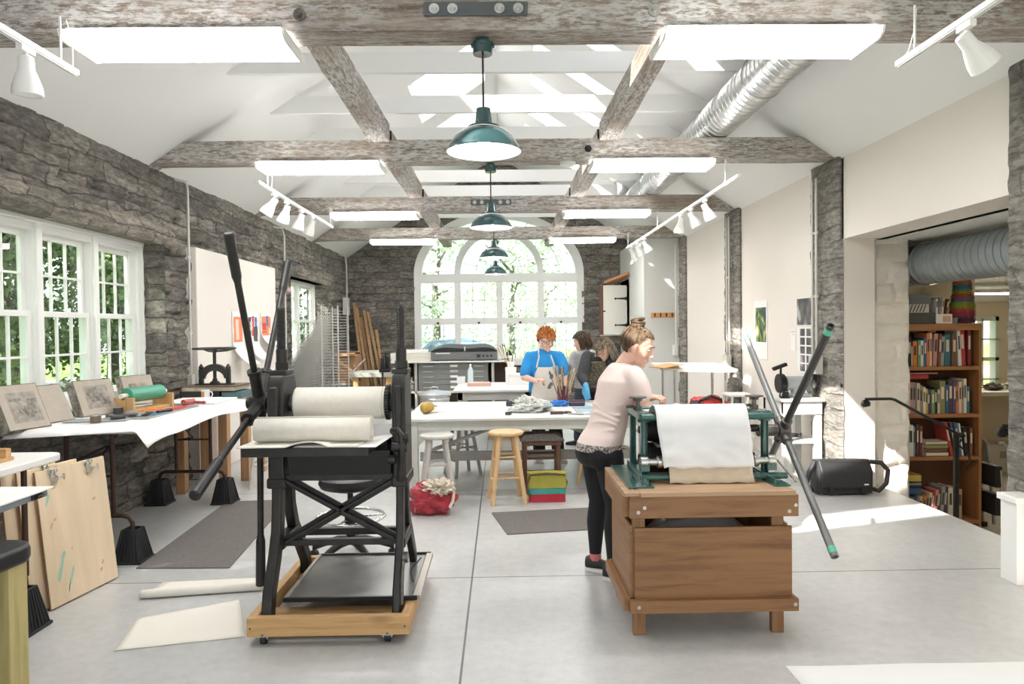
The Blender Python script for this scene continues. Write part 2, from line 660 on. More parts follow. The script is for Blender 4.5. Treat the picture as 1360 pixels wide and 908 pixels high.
# back wall with the arched window opening
WX, WH, WS, WR, WB = -.03, 1.86, 2.84, 1.36, .86


def arch_in(u, v, g=0.):
    if abs(u - WX) > WH + g or v < WB - g:
        return False
    return v < WS or ((u - WX) / (WH + g)) ** 2 + ((v - WS) / (WR + g)) ** 2 < 1


m = MB()
stone_sheet(m, XL - .1, XR + .1, 0, 5.5, lambda u, v, h: (u, YB - h * .8, v), lambda u, v: arch_in(u, v, -.02) or v > ceil_z(u) + .2, .06, 11)
for a, b, c, d in holed(XL - .1, XR + .1, 0, 5.5, [(WX - WH - .02, WX + WH + .02, WB, WS + WR)]):
    m.box((a, YB + .08, c), (b, YB + .4, d))
struct(m, 'wall_back', STONE, 'rough grey stone end wall around the arched window')

# right wall: plaster bays, header, end of the opening
m = MB()
m.box((XR, YF, 0), (XR + .3, 4.12, 3.4))
m.box((XR, 4.1, 2.44), (XR + .45, 6.86, 3.4))
m.box((XR, 6.75, 0), (XR + .3, YB, 3.4))
struct(m, 'wall_right', BEIGE, 'off white plaster wall between stone piers')
m = MB()
m.box((XR + .08, 6.86, -.6), (3.7, 7.16, 2.44))
struct(m, 'trim_2', WHITEWALL, 'smooth white jamb board at the end of the opening', bevel=.006)
m = MB()
stone_sheet(m, 3.69, 4.06, -.6, 2.46, lambda u, v, h: (u, 6.88 - h * .5, v), None, .03, 21, 1., True)
m.box((3.69, 6.92, -.6), (4.03, 7.14, 2.44))
struct(m, 'wall_jamb', ROUGHWHITE, 'rough limewashed stone jamb beside the bookcase')
# stone piers
for k, (a, b, zt) in enumerate(((4.08, 4.51, 3.26), (6.77, 7.39, 3.24), (9.62, 10.26, 3.24), (12.46, 12.92, 3.24))):
    m = MB()
    stone_sheet(m, a, b, 0, zt, lambda u, v, h: (XR - .045 - h * .35, u, v), None, .03, 30 + k, 1., True)
    m.box((XR - .03, a + .01, 0), (XR + .2, b - .01, zt))
    if k == 1:
        stone_sheet(m, 6.74, 6.9, 0, 2.43, lambda u, v, h: (XR - .03 - h * .35, u, v), None, .03, 37, 1., True)
        m.box((XR - .015, 6.78, 0), (XR + .12, 6.9, 2.43))
    struct(m, 'pillar_%d' % (k + 1), PIER, ['stone pier at the near side of the opening', 'stone pier behind the grinder stand', 'stone pier beside the drafting table', 'stone pier beside the white closet'][k])
# white closet at the far right
m = MB()
m.box((2.67, 13.0, 0), (XR, 15.6, 3.3))
struct(m, 'wall_closet', P('grey white closet paint', (.70, .70, .67), .6), 'tall plain white closet wall with the coat hooks')
# wall behind the camera with a wide opening added to let in daylight
m = MB()
for a, b, c, d in holed(XL - .3, XR + .3, 0, 5.5, [(-2.7, 2.7, 0, 3.2)]):
    m.box((a, YF - .3, c), (b, YF, d))
struct(m, 'wall_front', WHITEWALL, 'white wall behind the viewpoint with a wide opening added for daylight')

# ceiling slopes with roof openings, most of them added to let in daylight
SKL = [(-1.85, -.75, 2.2, 2.62), (-1.3, -.4, 3.2, 4.15), (-1.15, -.2, 6.2, 7.2), (-1.15, -.2, 9.0, 10.6), (-1.15, -.2, 11.2, 12.8), (-1.35, -.6, -.9, .6)]  # left openings all added, aimed to throw the sun patches
SKR = [(.45, 1.55, 7.5, 7.88), (.45, 1.55, 8.64, 9.0), (.45, 1.55, 9.75, 10.15), (.45, 1.55, 10.9, 11.5), (.45, 1.55, 12.1, 12.9), (.5, 1.5, 5.0, 6.2)]  # right strips; extra and wider ones added for brightness
for nm, x0, x1, hs in (('ceiling_left', XL - .4, RX, SKL), ('ceiling_right', RX, XR + .4, SKR)):
    m = MB()
    for a, b, c, d in holed(x0, x1, YF, YB + .4, hs):
        vs = [(x, y, ceil_z(x) + t) for t in (0, .14) for x, y in ((a, c), (b, c), (b, d), (a, d))]
        m.add(vs, [(0, 3, 2, 1), (4, 5, 6, 7), (0, 1, 5, 4), (1, 2, 6, 5), (2, 3, 7, 6), (3, 0, 4, 7)])
    struct(m, nm, PLASTER, 'white sloping ceiling, %s slope' % nm.split('_')[1], smooth=False)
for k, (a, b, c, d) in enumerate(SKL[3:5]):  # added panes that scatter the sun to brighten the ridge
    m = MB().add([(x, y, ceil_z(x) + .09) for x, y in ((a - .01, c - .01), (b + .01, c - .01), (b + .01, d + .01), (a - .01, d + .01))], [(0, 1, 2, 3)])
    struct(m, 'window_%d' % (15 + k), FROST, 'frosted sun diffuser pane added near the ridge for brightness')

# annex beyond the opening, half a storey lower
AZ = -.56
m = MB()
m.box((3.75, 1.5, AZ - .1), (11, 15, AZ))
struct(m, 'floor_annex', P('pale annex concrete', (.52, .47, .38), .35, c2=(.44, .40, .32), scale=3), 'pale floor of the lower annex')
m = MB()
for k in range(2):
    m.box((3.75, 4.55, AZ), (4.03 + .28 * (1 - k), 6.62, -.19 * (k + 1) if k == 0 else -.38))
m.v = []
m.f = []
m.m = []
m.box((3.75, 4.55, AZ), (4.03, 6.62, -.19)).box((4.03, 4.55, AZ), (4.31, 6.62, -.38))
struct(m, 'steps', CONCRETE, 'two concrete steps down to the annex')
m = MB()
m.box((3.6, 7.75, AZ), (5.3, 7.95, 2.5))
for a, b, c, d in holed(3.6, 11, AZ, 2.6, [(6.9, 7.5, .25, 1.72), (8.02, 8.6, .25, 1.72), (9.0, 9.6, .25, 1.72)]):
    m.box((a, 12, c), (b, 12.2, d))
m.box((10.9, 1.5, AZ), (11, 12.2, 2.6))
m.box((3.8, 1.4, AZ), (11, 1.5, 2.6))
struct(m, 'wall_annex', CREAM, 'cream walls of the annex')
m = MB()
m.prism([(1.4, 2.44), (7.9, 2.44), (12.1, 1.96), (12.1, 2.1), (7.9, 2.6), (1.4, 2.6)], 'x', 3.7, 11)
struct(m, 'ceiling_annex', WHITEWALL, 'white ceiling over the opening and annex', smooth=False)

# tie beams
for k, y in enumerate((3.88, 6.85, 9.77, 12.7)):
    m = MB()
    h = .205
    # ends follow the roof slope, faces are hewn slightly wavy
    zb = 3.245
    n = 90
    x0, x1 = XL - .05, XR + .05

    def hew(s, t, y=y, zb=zb, k=k):
        x = x0 + (x1 - x0) * s
        c = int(round(t * 4)) % 4
        yy, zz = [(0, 0), (.21, 0), (.21, 1), (0, 1)][c]
        wob = .008 * noise.noise(V((x * 2.3, c * 7, k))) + .004 * noise.noise(V((x * 9, c * 5, k)))
        zt = min(zb + h, ceil_z(x) - .004)
        return (x, y + yy + wob, zb + (zt - zb) * zz + wob * .7)
    m.grid(hew, n, 4)
    struct(m, 'beam_%d' % (k + 1), BEAM, ['nearest weathered tie beam', 'second weathered tie beam', 'third weathered tie beam', 'farthest weathered tie beam'][k] + ' across the room', angle=30)
for k, x in enumerate((-1.16, 1.08)):
    m = MB()
    for ya, yb, wa, wb in ((4.09, 6.85, .12, .2), (7.06, 9.77, .18, .18), (9.98, 12.7, .18, .18), (12.9, 15.6, .18, .18)):
        def hw(s, t, x=x, ya=ya, yb=yb, wa=wa, wb=wb):
            y = ya + (yb - ya) * s
            c = int(round(t * 4)) % 4
            h2 = (wa + (wb - wa) * s) / 2
            xx, zz = [(-h2, 0), (h2, 0), (h2, .17), (-h2, .17)][c]
            w = .008 * noise.noise(V((y * 2.3, c * 7, x)))
            return (x + xx + w, y, 3.43 + zz + w)
        m.grid(hw, 40, 4)
    struct(m, 'beam_%d' % (k + 5), BEAMY, 'weathered timber running lengthwise on the %s of the tie beams' % ('left' if k == 0 else 'right'), angle=30)
# white collar ties
for k, y in enumerate((5.1, 6.25, 7.4, 8.55, 9.7, 10.85, 12, 13.15, 14.3)):
    m = MB().prism([(-2.40, 3.88), (2.34, 3.88), (2.08, 4.06), (-2.14, 4.06)], 'y', y, y + .05)
    struct(m, 'trim_%d' % (k + 3), WPAINT, 'white painted collar tie under the roof')


# ------------------------------------------------------------ windows
def sash(m, y0, y1, z0, z1, x, cols=3, rows=2, w=.045, mw=.018, d=.035):
    """frame bars with muntins in the plane X = x"""
    for a, b, c, e in ((y0, y0 + w, z0, z1), (y1 - w, y1, z0, z1), (y0 + w, y1 - w, z0, z0 + w), (y0 + w, y1 - w, z1 - w, z1)):
        m.box((x - d / 2, a, c), (x + d / 2, b, e))
    for k in range(1, cols):
        y = y0 + w + (y1 - y0 - 2 * w) * k / cols
        m.box((x - d / 3, y - mw / 2, z0 + w), (x + d / 3, y + mw / 2, z1 - w))
    for k in range(1, rows):
        z = z0 + w + (z1 - z0 - 2 * w) * k / rows
        m.box((x - d / 3.2, y0 + w, z - mw / 2), (x + d / 3.2, y1 - w, z + mw / 2))


n = 0
for yc, z0, z1, cols, rows in [(6.62, 1.04, 2.46, 3, 2), (5.86, 1.04, 2.46, 3, 2), (5.1, 1.04, 2.46, 3, 2), (4.34, 1.04, 2.46, 3, 2), (3.58, 1.04, 2.46, 3, 2), (13.05, 1.06, 2.5, 2, 3), (11.95, 1.06, 2.5, 2, 3)]:
    n += 1
    hw = .38 if n < 6 else .55
    y0, y1 = yc - hw, yc + hw
    f = MB()
    f.box((-3.70, y0, z0), (-3.58, y0 + .045, z1)).box((-3.70, y1 - .045, z0), (-3.58, y1, z1))
    f.box((-3.70, y0, z1 - .06), (-3.575, y1, z1)).box((-3.72, y0, z0 - .04), (-3.53, y1, z0 + .035))
    w = struct(f, 'window_%d' % n, WPAINT, 'white double-hung window with small panes in the stone wall', bevel=.004)
    mz = (z0 + z1) / 2 + .01
    s = MB()
    sash(s, y0 + .045, y1 - .045, mz - .02, z1 - .06, -3.66, cols, rows)
    _obj(s, 'upper_sash', WPAINT, w, V((0, 0, 0)), .003, True, 38, 0, 0)
    s = MB()
    sash(s, y0 + .045, y1 - .045, z0 + .035, mz + .025, -3.62, cols, rows)
    _obj(s, 'lower_sash', WPAINT, w, V((0, 0, 0)), .003, True, 38, 0, 0)
    g = MB().box((-3.664, y0 + .05, mz), (-3.66, y1 - .05, z1 - .07)).box((-3.624, y0 + .05, z0 + .04), (-3.62, y1 - .05, mz))
    _obj(g, 'pane', GLASS, w, V((0, 0, 0)), 0, False, 38, 0, 0)
# casing around the left window group
m = MB()
m.box((-3.72, 3.2, 2.46), (-3.52, 7.0, 2.52)).box((-3.72, 7.0, .98), (-3.54, 7.045, 2.52)).box((-3.72, 3.2, .96), (-3.46, 7.05, 1.0))
for y in (6.24, 5.48, 4.72, 3.96):
    m.box((-3.70, y - .035, 1.0), (-3.555, y + .035, 2.47))
struct(m, 'trim_20', WPAINT, 'white casing and mullions around the row of windows', bevel=.005)

# arched window: outer ring, inner arch, transoms, mullions, leaded panes
m = MB()


def arc_band(m, a0, b0, a1, b1, y0, y1, n=48):
    vs, fs = [], []
    for k in range(n + 1):
        t = PI * k / n
        for a, b, y in ((a0, b0, y0), (a1, b1, y0), (a1, b1, y1), (a0, b0, y1)):
            vs.append((WX + a * cos(t), y, WS + b * sin(t)))
    for k in range(n):
        for q in range(4):
            fs.append((k * 4 + q, k * 4 + (q + 1) % 4, k * 4 + 4 + (q + 1) % 4, k * 4 + 4 + q))
    m.add(vs, fs)


Y0, Y1 = YB + .02, YB + .14
arc_band(m, WH + .03, WR + .03, WH - .15, WR - .15, Y0 - .03, Y1)
m.box((WX - WH - .03, Y0 - .03, WB), (WX - WH + .12, Y1, WS)).box((WX + WH - .12, Y0 - .03, WB), (WX + WH + .03, Y1, WS))
arc_band(m, 1.0, 1.02, .86, .88, Y0, Y1)
m.box((WX - WH, Y0 - .02, WS - .19), (WX + WH, Y1, WS))
m.box((WX - WH, Y0, 1.72), (WX + WH, Y1, 1.86))
m.box((WX - WH - .05, Y0 - .08, WB - .06), (WX + WH + .05, Y1, WB + .1))
for x in (-.93, 0, .93):
    m.box((WX + x - .07, Y0 + .006, WB), (WX + x + .07, Y1 - .006, WS - .1))
aw = struct(m, 'window_8', WPAINT, 'large white arched window in the end wall', bevel=.006)
m = MB()
ym = YB + .08
for i in range(4):
    xa, xb = WX - WH + .12 + i * .93 * (1.74 / 1.86), 0
for i in range(-2, 2):
    xa, xb = WX + i * .93 + .07, WX + (i + 1) * .93 - .07
    if i == -2:
        xa = WX - WH + .12
    if i == 1:
        xb = WX + WH - .12
    for za, zb in ((WB + .1, 1.72), (1.86, WS - .19)):
        for k in (1, 2):
            x = xa + (xb - xa) * k / 3
            m.box((x - .006, ym - .006, za), (x + .006, ym + .006, zb))
        z = (za + zb) / 2
        m.box((xa, ym - .006, z - .006), (xb, ym + .006, z + .006))
for a, b in ((1.36, 1.1), (.52, .54), (.25, .26)):
    arc_band(m, a + .008, b + .008, a - .008, b - .008, ym - .006, ym + .006, 32)
for k in range(1, 8):
    t = PI * k / 8
    p0, p1 = (.26, .26), (WH - .15, WR - .15)
    m.bar((WX + p0[0] * cos(t), ym, WS + p0[1] * sin(t)), (WX + p1[0] * cos(t), ym, WS + p1[1] * sin(t)), .012, .012)
_obj(m, 'glazing_bar', P('lead glazing bars', (.5, .5, .5), .5), aw, V((0, 0, 0)), 0, False, 38, 0, 0)
m = MB().box((WX - WH + .1, ym, WB), (WX + WH - .1, ym + .004, WS))
m.prism([(WX + (WH - .1) * cos(PI * k / 32), WS + (WR - .1) * sin(PI * k / 32)) for k in range(33)], 'y', ym, ym + .004)
_obj(m, 'pane', GLASS, aw, V((0, 0, 0)), 0, False, 38, 0, 0)
for x in (-1.37, -.46, .46, 1.37):
    m = MB().box((WX + x - .025, Y0 - .03, 1.74), (WX + x + .025, Y0, 1.77)).cyl((WX + x, Y0 - .04, 1.73), (WX + x, Y0 - .02, 1.76), .012)
    _obj(m, 'sash_lock', BLACKMET, aw, V((0, 0, 0)), 0, True, 38, 0, 0)
# annex windows
for k, (a, b) in enumerate(((6.9, 7.5), (8.02, 8.6), (9.0, 9.6))):
    m = MB()
    for c, d, e, f in ((a, a + .06, .25, 1.72), (b - .06, b, .25, 1.72), (a, b, .25, .33), (a, b, 1.65, 1.72), (a, b, .96, 1.02), ((a + b) / 2 - .015, (a + b) / 2 + .015, .3, 1.7), (a, b, 1.32, 1.345), (a, b, .63, .655)):
        m.box((c, 11.96, e), (d, 12.08, f))
    struct(m, 'window_%d' % (9 + k), P('greenish white annex window paint', (.72, .78, .66), .5) if k == 0 else bpy.data.materials['greenish white annex window paint'], 'white sash window of the annex')
# ------------------------------------------------------------ ceiling lamps, ducts, tracks, conduits
LENS = emis('lit acrylic lens', (1, .98, .95), FLUO)
BULB = emis('lit bulb', (1, .95, .88), 45)


def fixture():
    t = thing('ceiling_light', '', 'ceiling light', (0, 0, 0), world=False)
    m = MB().box((-.575, -.165, -.03), (.575, .165, 0)).box((-.56, -.05, -.05), (.56, .05, -.02))
    part(m, 'housing', WPAINT, t, .004)
    m = MB().prism([(-.195, -.022), (-.185, -.05), (-.15, -.068), (.15, -.068), (.185, -.05), (.195, -.022)], 'x', -.585, .585)
    part(m, 'diffuser', LENS, t)
    for s in (-1, 1):
        m = MB().prism([(-.2, -.018), (-.188, -.055), (-.15, -.074), (.15, -.074), (.188, -.055), (.2, -.018)], 'x', s * .586, s * .6)
        part(m, 'end_cap', WPAINT, t)
    return t


f0 = fixture()
BN = ['nearest', 'second', 'third', 'farthest']
first = True
for k, y in enumerate((3.985, 6.955, 9.875, 12.805)):
    for s, x in (('left', -1.74), ('right', 1.5)):
        lb = 'long lit fluorescent fixture under the %s end of the %s tie beam' % (s, BN[k])
        o = f0 if first else dup(f0, (0, 0, 0))
        o.location = (x, y, 3.243)
        tag(o, lb, None, 'fluorescent fixtures under the beams')
        first = False


def pendant():
    t = thing('pendant_lamp', '', 'pendant lamp', (0, 0, 0), world=False)
    m = MB().cyl((0, 0, -.09), (0, 0, -.025), .055, .06, 20).cyl((0, 0, -.03), (0, 0, 0), .035)
    for a in range(4):
        m.cbox((.052 * cos(a * PI / 2), .052 * sin(a * PI / 2), -.04), (.03, .03, .02))
    part(m, 'canopy', LAMPGREEN, t, .003)
    part(MB().cyl((0, 0, -.42), (0, 0, -.08), .006, n=8), 'cord', BLACKPL, t)
    pr = [(0, -.405), (.03, -.405), (.038, -.40), (.05, -.335), (.054, -.33), (.075, -.322), (.085, -.305), (.125, -.285), (.168, -.24), (.196, -.19), (.207, -.155), (.212, -.148), (.212, -.14)]
    pr = [(r, z - .0) for r, z in [(0, -.40), (.034, -.40), (.04, -.395), (.05, -.475), (.058, -.482), (.09, -.495), (.096, -.51), (.13, -.525), (.17, -.56), (.197, -.605), (.206, -.628), (.214, -.632), (.214, -.64)]]
    part(MB().lathe(pr, 40), 'shade', LAMPGREEN, t)
    pi = [(.045, -.478), (.088, -.502), (.128, -.53), (.166, -.564), (.192, -.607), (.203, -.63), (.212, -.638)]
    part(MB().lathe(pi, 40), 'lining', LAMPWHITE, t)
    part(MB().ball((0, 0, -.585), (.033, .033, .045)).cyl((0, 0, -.55), (0, 0, -.48), .02, n=12), 'bulb', BULB, t)
    return t


p0 = pendant()
for k, y in enumerate((3.99, 6.96, 9.88, 12.81)):
    lb = 'dark green dome pendant lamp hanging from the %s tie beam' % BN[k]
    o = p0 if k == 0 else dup(p0, (0, 0, 0))
    o.location = (-.085, y, 3.243)
    tag(o, lb, None, 'dome pendant lamps')


def track(label, x, y0, y1, heads, zr=2.99, hang=()):
    """rail along the room with lamp heads (y, tilt sideways, tilt along)"""
    t = thing('track_light', label, 'track light', (x, y0, zr), group='track lights under the beams')
    m = MB().box((x - .018, y0, zr), (x + .018, y1, zr + .028)).box((x - .012, y0 + .01, zr - .006), (x - .005, y1 - .01, zr)).box((x + .005, y0 + .01, zr - .006), (x + .012, y1 - .01, zr))
    part(m, 'rail', WPAINT, t, .002)
    for y in hang:
        m = MB().cyl((x, y, zr + .02), (x, y, 3.25), .006, n=8).tube([(x + .02, y + .02, 3.24), (x + .03, y + .05, 3.15), (x + .015, y + .08, 3.05), (x, y + .1, zr + .03)], .003, 6)
        part(m, 'hanger', WPAINT, t)
    for y, sx, sy in heads:
        m = MB().box((x - .016, y - .05, zr - .035), (x + .016, y + .05, zr - .002)).cyl((x, y, zr - .085), (x, y, zr - .03), .009, n=10)
        a = part(m, 'lamp_head', WPAINT, t, .003)
        M = Matrix.Translation((x, y, zr - .085)) @ Euler((sy, sx, 0)).to_matrix().to_4x4()
        m = MB().lathe([(0, .035), (.026, .035), (.034, .028), (.036, -.03), (.046, -.055), (.064, -.11), (.068, -.15), (.062, -.155), (.056, -.15)], 20, M)
        part(m, 'shade', WPAINT, a)
        m = MB().lathe([(0, -.128), (.04, -.132), (.057, -.148)], 20, M)
        part(m, 'bulb_face', LAMPWHITE, a)


track('white track light with one head at the near end of the left ceiling', -2.27, 1.0, 3.83, [(3.43, 0, .05)], hang=(3.7, 2))
track('white track light with one head at the near end of the right ceiling', 2.16, 1.0, 3.77, [(3.22, -.75, .1)], hang=(3.62, 2.4))
track('white track light with four heads before the plaster panel', -2.26, 6.6, 9.5, [(7.08, .62, 0), (7.5, .4, .2), (8.04, .3, 0), (8.5, .4, .1)], hang=(6.9, 9.4))
track('long white track light with six heads along the beige wall', 2.23, 6.5, 12.3, [(7.6, -.5, .1), (8.15, -.5, 0), (8.6, .15, .1), (10.8, -.5, 0), (11.35, -.45, .1), (11.85, -.45, 0)], hang=(6.9, 9.9, 12.2))


def spiral(m, x, z, r, y0, y1, n=40):
    pts = []
    y = y0
    pr = [(0, 0)]
    L = y1 - y0
    k = 0
    while k * .09 < L:
        a = k * .09
        pr += [(r, a), (r + .0, a + .002), (r + .006, a + .005), (r + .006, a + .011), (r, a + .014)]
        k += 1
    pr += [(r, L), (0, L)]
    # slant the seams so they read as a spiral
    M = Matrix(((1, 0, 0, x), (.16, 0, 1, y0), (0, 1, 0, z), (0, 0, 0, 1)))
    return m.lathe(pr, n, M)


t = thing('spiral_duct', 'shiny galvanised spiral duct running above the tie beams on the right', 'duct', (2.16, 1, 3.44))
part(spiral(MB(), 2.16, 3.635, .178, .5, 11.7), 'pipe', GALV, t, angle=25)
m = MB()
m.tube([(2.16, 11.65, 3.635), (2.16, 11.85, 3.65), (2.16, 12.02, 3.74), (2.16, 12.1, 3.9), (2.16, 12.1, 4.1)], .178, 32)
part(m, 'elbow', GALV, t)
for y in (5.7, 8.5, 11.5):
    m = MB().cyl((2.16, y, 3.635), (2.16, y + .06, 3.635), .19, n=40)
    part(m, 'collar', STEEL, t)
m = MB().cbox((2.02, 5.2, 3.735), (.17, .32, .10), (0, R(-52), 0))
part(m, 'access_panel', GALV, t, .004)
t = thing('spiral_duct', 'galvanised spiral duct above the bookcase in the annex', 'duct', (4.26, 3, 2.0))
part(spiral(MB(), 4.26, 2.205, .2, 2.6, 7.72), 'pipe', P('dull galvanised duct', (.42, .47, .50), .42, .6, c2=(.36, .41, .44), scale=7), t, angle=25)
part(MB().cyl((4.26, 6.9, 2.205), (4.26, 6.96, 2.205), .215, n=40), 'collar', STEEL, t)


# bolted splice plates on two beams
def plate(y, zc, label):
    t = thing('splice_plate', label, 'metal plate', (-.115, y, zc), group='splice plates on the tie beams')
    part(MB().box((-.4, y - .012, zc - .038), (.165, y, zc + .038)), 'plate', P('grey painted iron plate %g' % y, (.10, .115, .12), .5, .3), t, .003)
    for x in (-.345, -.245, .012, .115):
        m = MB().cyl((x, y - .016, zc), (x, y - .011, zc), .028, n=20).cyl((x, y - .034, zc), (x, y - .014, zc), .017, n=6).cyl((x, y - .042, zc), (x, y - .03, zc), .009, n=10)
        part(m, 'bolt', STEEL, t)


plate(3.876, 3.355, 'dark iron plate with four bolts on the nearest tie beam')
plate(9.766, 3.365, 'dark iron plate with four bolts on the third tie beam')
for b, x, y, z, mm in (('beam_1', .865, 3.875, 3.345, STEEL), ('beam_2', .87, 6.846, 3.35, BLACKMET), ('beam_1', -1.08, 3.875, 3.33, IRONBARE)):
    m = MB().cyl((x, y - .006, z), (x, y + .012, z), .034, n=20).cyl((x, y - .03, z), (x, y, z), .018, n=6)
    _obj(m, 'bolt', mm, bpy.data.objects[b], V((0, 0, 0)), 0, True, 38, 0, 0)
m = MB().lathe([(0, 3.205), (.05, 3.205), (.075, 3.218), (.08, 3.243), (0, 3.243)], 24, Matrix.Translation((.68, 6.955, 0)))
solo(m, 'smoke_detector', WPAINT, 'round white smoke detector under the second tie beam', 'smoke detector')


def conduit(label, pts, r=.014, box=None, straps=(), two=0, axis=(0, 1, 0), matx=None):
    t = thing('conduit', label, 'conduit', pts[-1])
    mt = matx or GALVP
    for k in range(2 if two else 1):
        o = V(axis) * two * k
        m = MB().tube([V(p) + o for p in pts], r, 10)
        part(m, 'pipe', mt, t)
    for p in straps:
        m = MB().cbox(V(p) + V(axis) * two / 2, (.012, .07 + two, .022))
        part(m, 'strap', mt, t)
    if box:
        c, d = box
        part(MB().cbox(c, d), 'junction_box', mt, t, .005)


GALVP = P('painted conduit', (.60, .58, .54), .5, .2)
xc = XL + .1
conduit('thin conduit down the stone pier before the plaster panel', [(XL, 7.38, 3.2), (xc, 7.42, 3.18), (xc, 7.45, 3.1), (xc, 7.45, .98)], .012, ((xc, 7.45, 1.1), (.05, .08, .12)), [(xc, 7.45, z) for z in (1.6, 2.4)])
conduit('conduit down the stone wall beyond the plaster panel', [(XL, 10.5, 3.16), (xc, 10.62, 3.16), (xc, 10.72, 3.05), (xc, 10.72, .9)], .017, None, [(xc, 10.72, z) for z in (1.8, 2.5)])
conduit('conduit with a pale alarm box in the far corner of the stone wall', [(XL, 14.7, 3.2), (xc, 14.9, 3.18), (xc, 15.0, 3.0), (xc, 15.0, .8)], .02, ((xc + .02, 14.85, 2.12), (.1, .22, .36)), [(xc, 15.0, 1.6)])
xr = XR - .1
conduit('pair of conduits with a grey box on the pier behind the grinder', [(xr, 7.12, 3.1), (xr, 7.12, 1.28)], .013, ((xr - .02, 7.1, 1.2), (.08, .16, .18)), [(xr, 7.12, z) for z in (1.9, 2.55)], two=.09)
conduit('pair of conduits with a box on the pier beside the drafting table', [(xr, 9.86, 3.15), (xr, 9.86, 1.2)], .014, ((xr - .02, 9.9, 1.1), (.08, .14, .2)), [(xr, 9.86, 2.3)], two=.1)
conduit('single conduit with a white socket on the pier beside the closet', [(xr, 12.88, 3.15), (xr, 12.88, 1.2)], .012, ((xr - .02, 12.88, 1.18), (.07, .12, .2)), [(xr, 12.88, 2.2)], matx=WPAINT)
# ------------------------------------------------------------ left press on its dolly
t = thing('wheeled_dolly', 'low orange pine dolly on casters under the black press', 'dolly', (-.9, 4.05, 0))
for y0, y1 in ((3.56, 3.605), (4.52, 4.565)):
    part(MB().box((-1.315, y0, .045), (-.485, y1, .142)), 'board', PINE, t, .004)
for x0, x1 in ((-1.315, -1.27), (-.53, -.485)):
    part(MB().box((x0, 3.605, .045), (x1, 4.52, .142)), 'board', PINEY, t, .004)
for y in (3.64, 4.3):
    part(MB().box((-1.27, y, .05), (-.53, y + .2, .09)), 'deck_board', PINE, t, .003)
for x in (-1.235, -.6):
    for y in (3.59, 4.48):
        m = MB().cyl((x - .015, y, .03), (x + .015, y, .03), .03, n=20)
        c = part(m, 'caster', BLACKPL, t, .003)
        m = MB().box((x - .024, y - .02, .03), (x - .018, y + .03, .05)).box((x + .018, y - .02, .03), (x + .024, y + .03, .05)).box((x - .03, y - .03, .044), (x + .03, y + .03, .05))
        part(m, 'caster_fork', STEEL, c)
for x in (-1.297, -1.235, -.6, -.51):
    m = MB().cyl((x, 3.5585, .09 if x in (-1.297, -.51) else .055), (x, 3.562, .09 if x in (-1.297, -.51) else .055), .006, n=10)
    part(m, 'screw', IRONBARE, t)

t = thing('printing_press', 'tall black cast iron press with felt covered roller and spoked wheel', 'printing press', (-.9, 4.05, .09))
FZ = [(3.66, .09), (3.685, .2), (3.75, .32), (3.825, .43), (3.855, .56), (3.86, .8), (3.86, .98), (3.87, 1.33), (3.9, 1.365), (4.02, 1.365), (4.05, 1.33), (4.05, .98), (4.06, .8), (4.07, .6), (4.12, .45), (4.24, .32), (4.36, .2), (4.38, .09), (4.45, .09), (4.43, .21), (4.31, .36), (4.17, .49), (4.11, .62), (4.10, .8), (4.10, 1.0), (4.12, 1.33), (4.04, 1.40), (3.88, 1.40), (3.82, 1.34), (3.81, 1.0), (3.80, .6), (3.76, .45), (3.69, .34), (3.615, .22), (3.6, .09)]


def side_frame(x0, x1):
    m = MB()
    # outline of the casting as a chain of bars in the plane X = const
    for pts, wv in (([(3.665, .09), (3.70, .22), (3.79, .37), (3.85, .5), (3.875, .66), (3.88, 1.0)], .085), ([(4.40, .09), (4.37, .2), (4.26, .33), (4.14, .46), (4.075, .6), (4.06, .78), (4.06, 1.0)], .08)):
        n = len(pts)
        vs, fs = [], []
        for i, (y, z) in enumerate(pts):
            a, b = pts[max(i - 1, 0)], pts[min(i + 1, n - 1)]
            ty, tz = b[0] - a[0], b[1] - a[1]
            L = math.hypot(ty, tz)
            ny, nz = -tz / L * wv / 2, ty / L * wv / 2
            if i == 0:
                ny, nz = wv / 2 * (-1 if ny < 0 else 1), 0
            xa, xb = x0 + .017, x1 - .017
            vs += [(xa, y - ny, z - nz), (xb, y - ny, z - nz), (xb, y + ny, z + nz), (xa, y + ny, z + nz)]
        for i in range(n - 1):
            for q in range(4):
                fs.append((i * 4 + q, i * 4 + (q + 1) % 4, i * 4 + 4 + (q + 1) % 4, i * 4 + 4 + q))
        fs += [(0, 1, 2, 3), tuple(range(4 * n - 4, 4 * n))]
        m.add(vs, fs)
    m.prism([(3.835, .78), (3.835, 1.3), (3.88, 1.36), (4.06, 1.36), (4.10, 1.3), (4.10, .78)], 'x', x0, x1)
    m.box((x0 - .008, 3.83, .74), (x1 + .008, 4.11, .8))
    m.box((x0 + .01, 3.84, .40), (x1 - .01, 4.15, .46))
    # rib standing on the front of the casting
    m.box((x0 + .02, 3.80, .95), (x1 - .02, 3.84, 1.3))
    return part(m, 'side_frame', CASTIRON, t, .012)


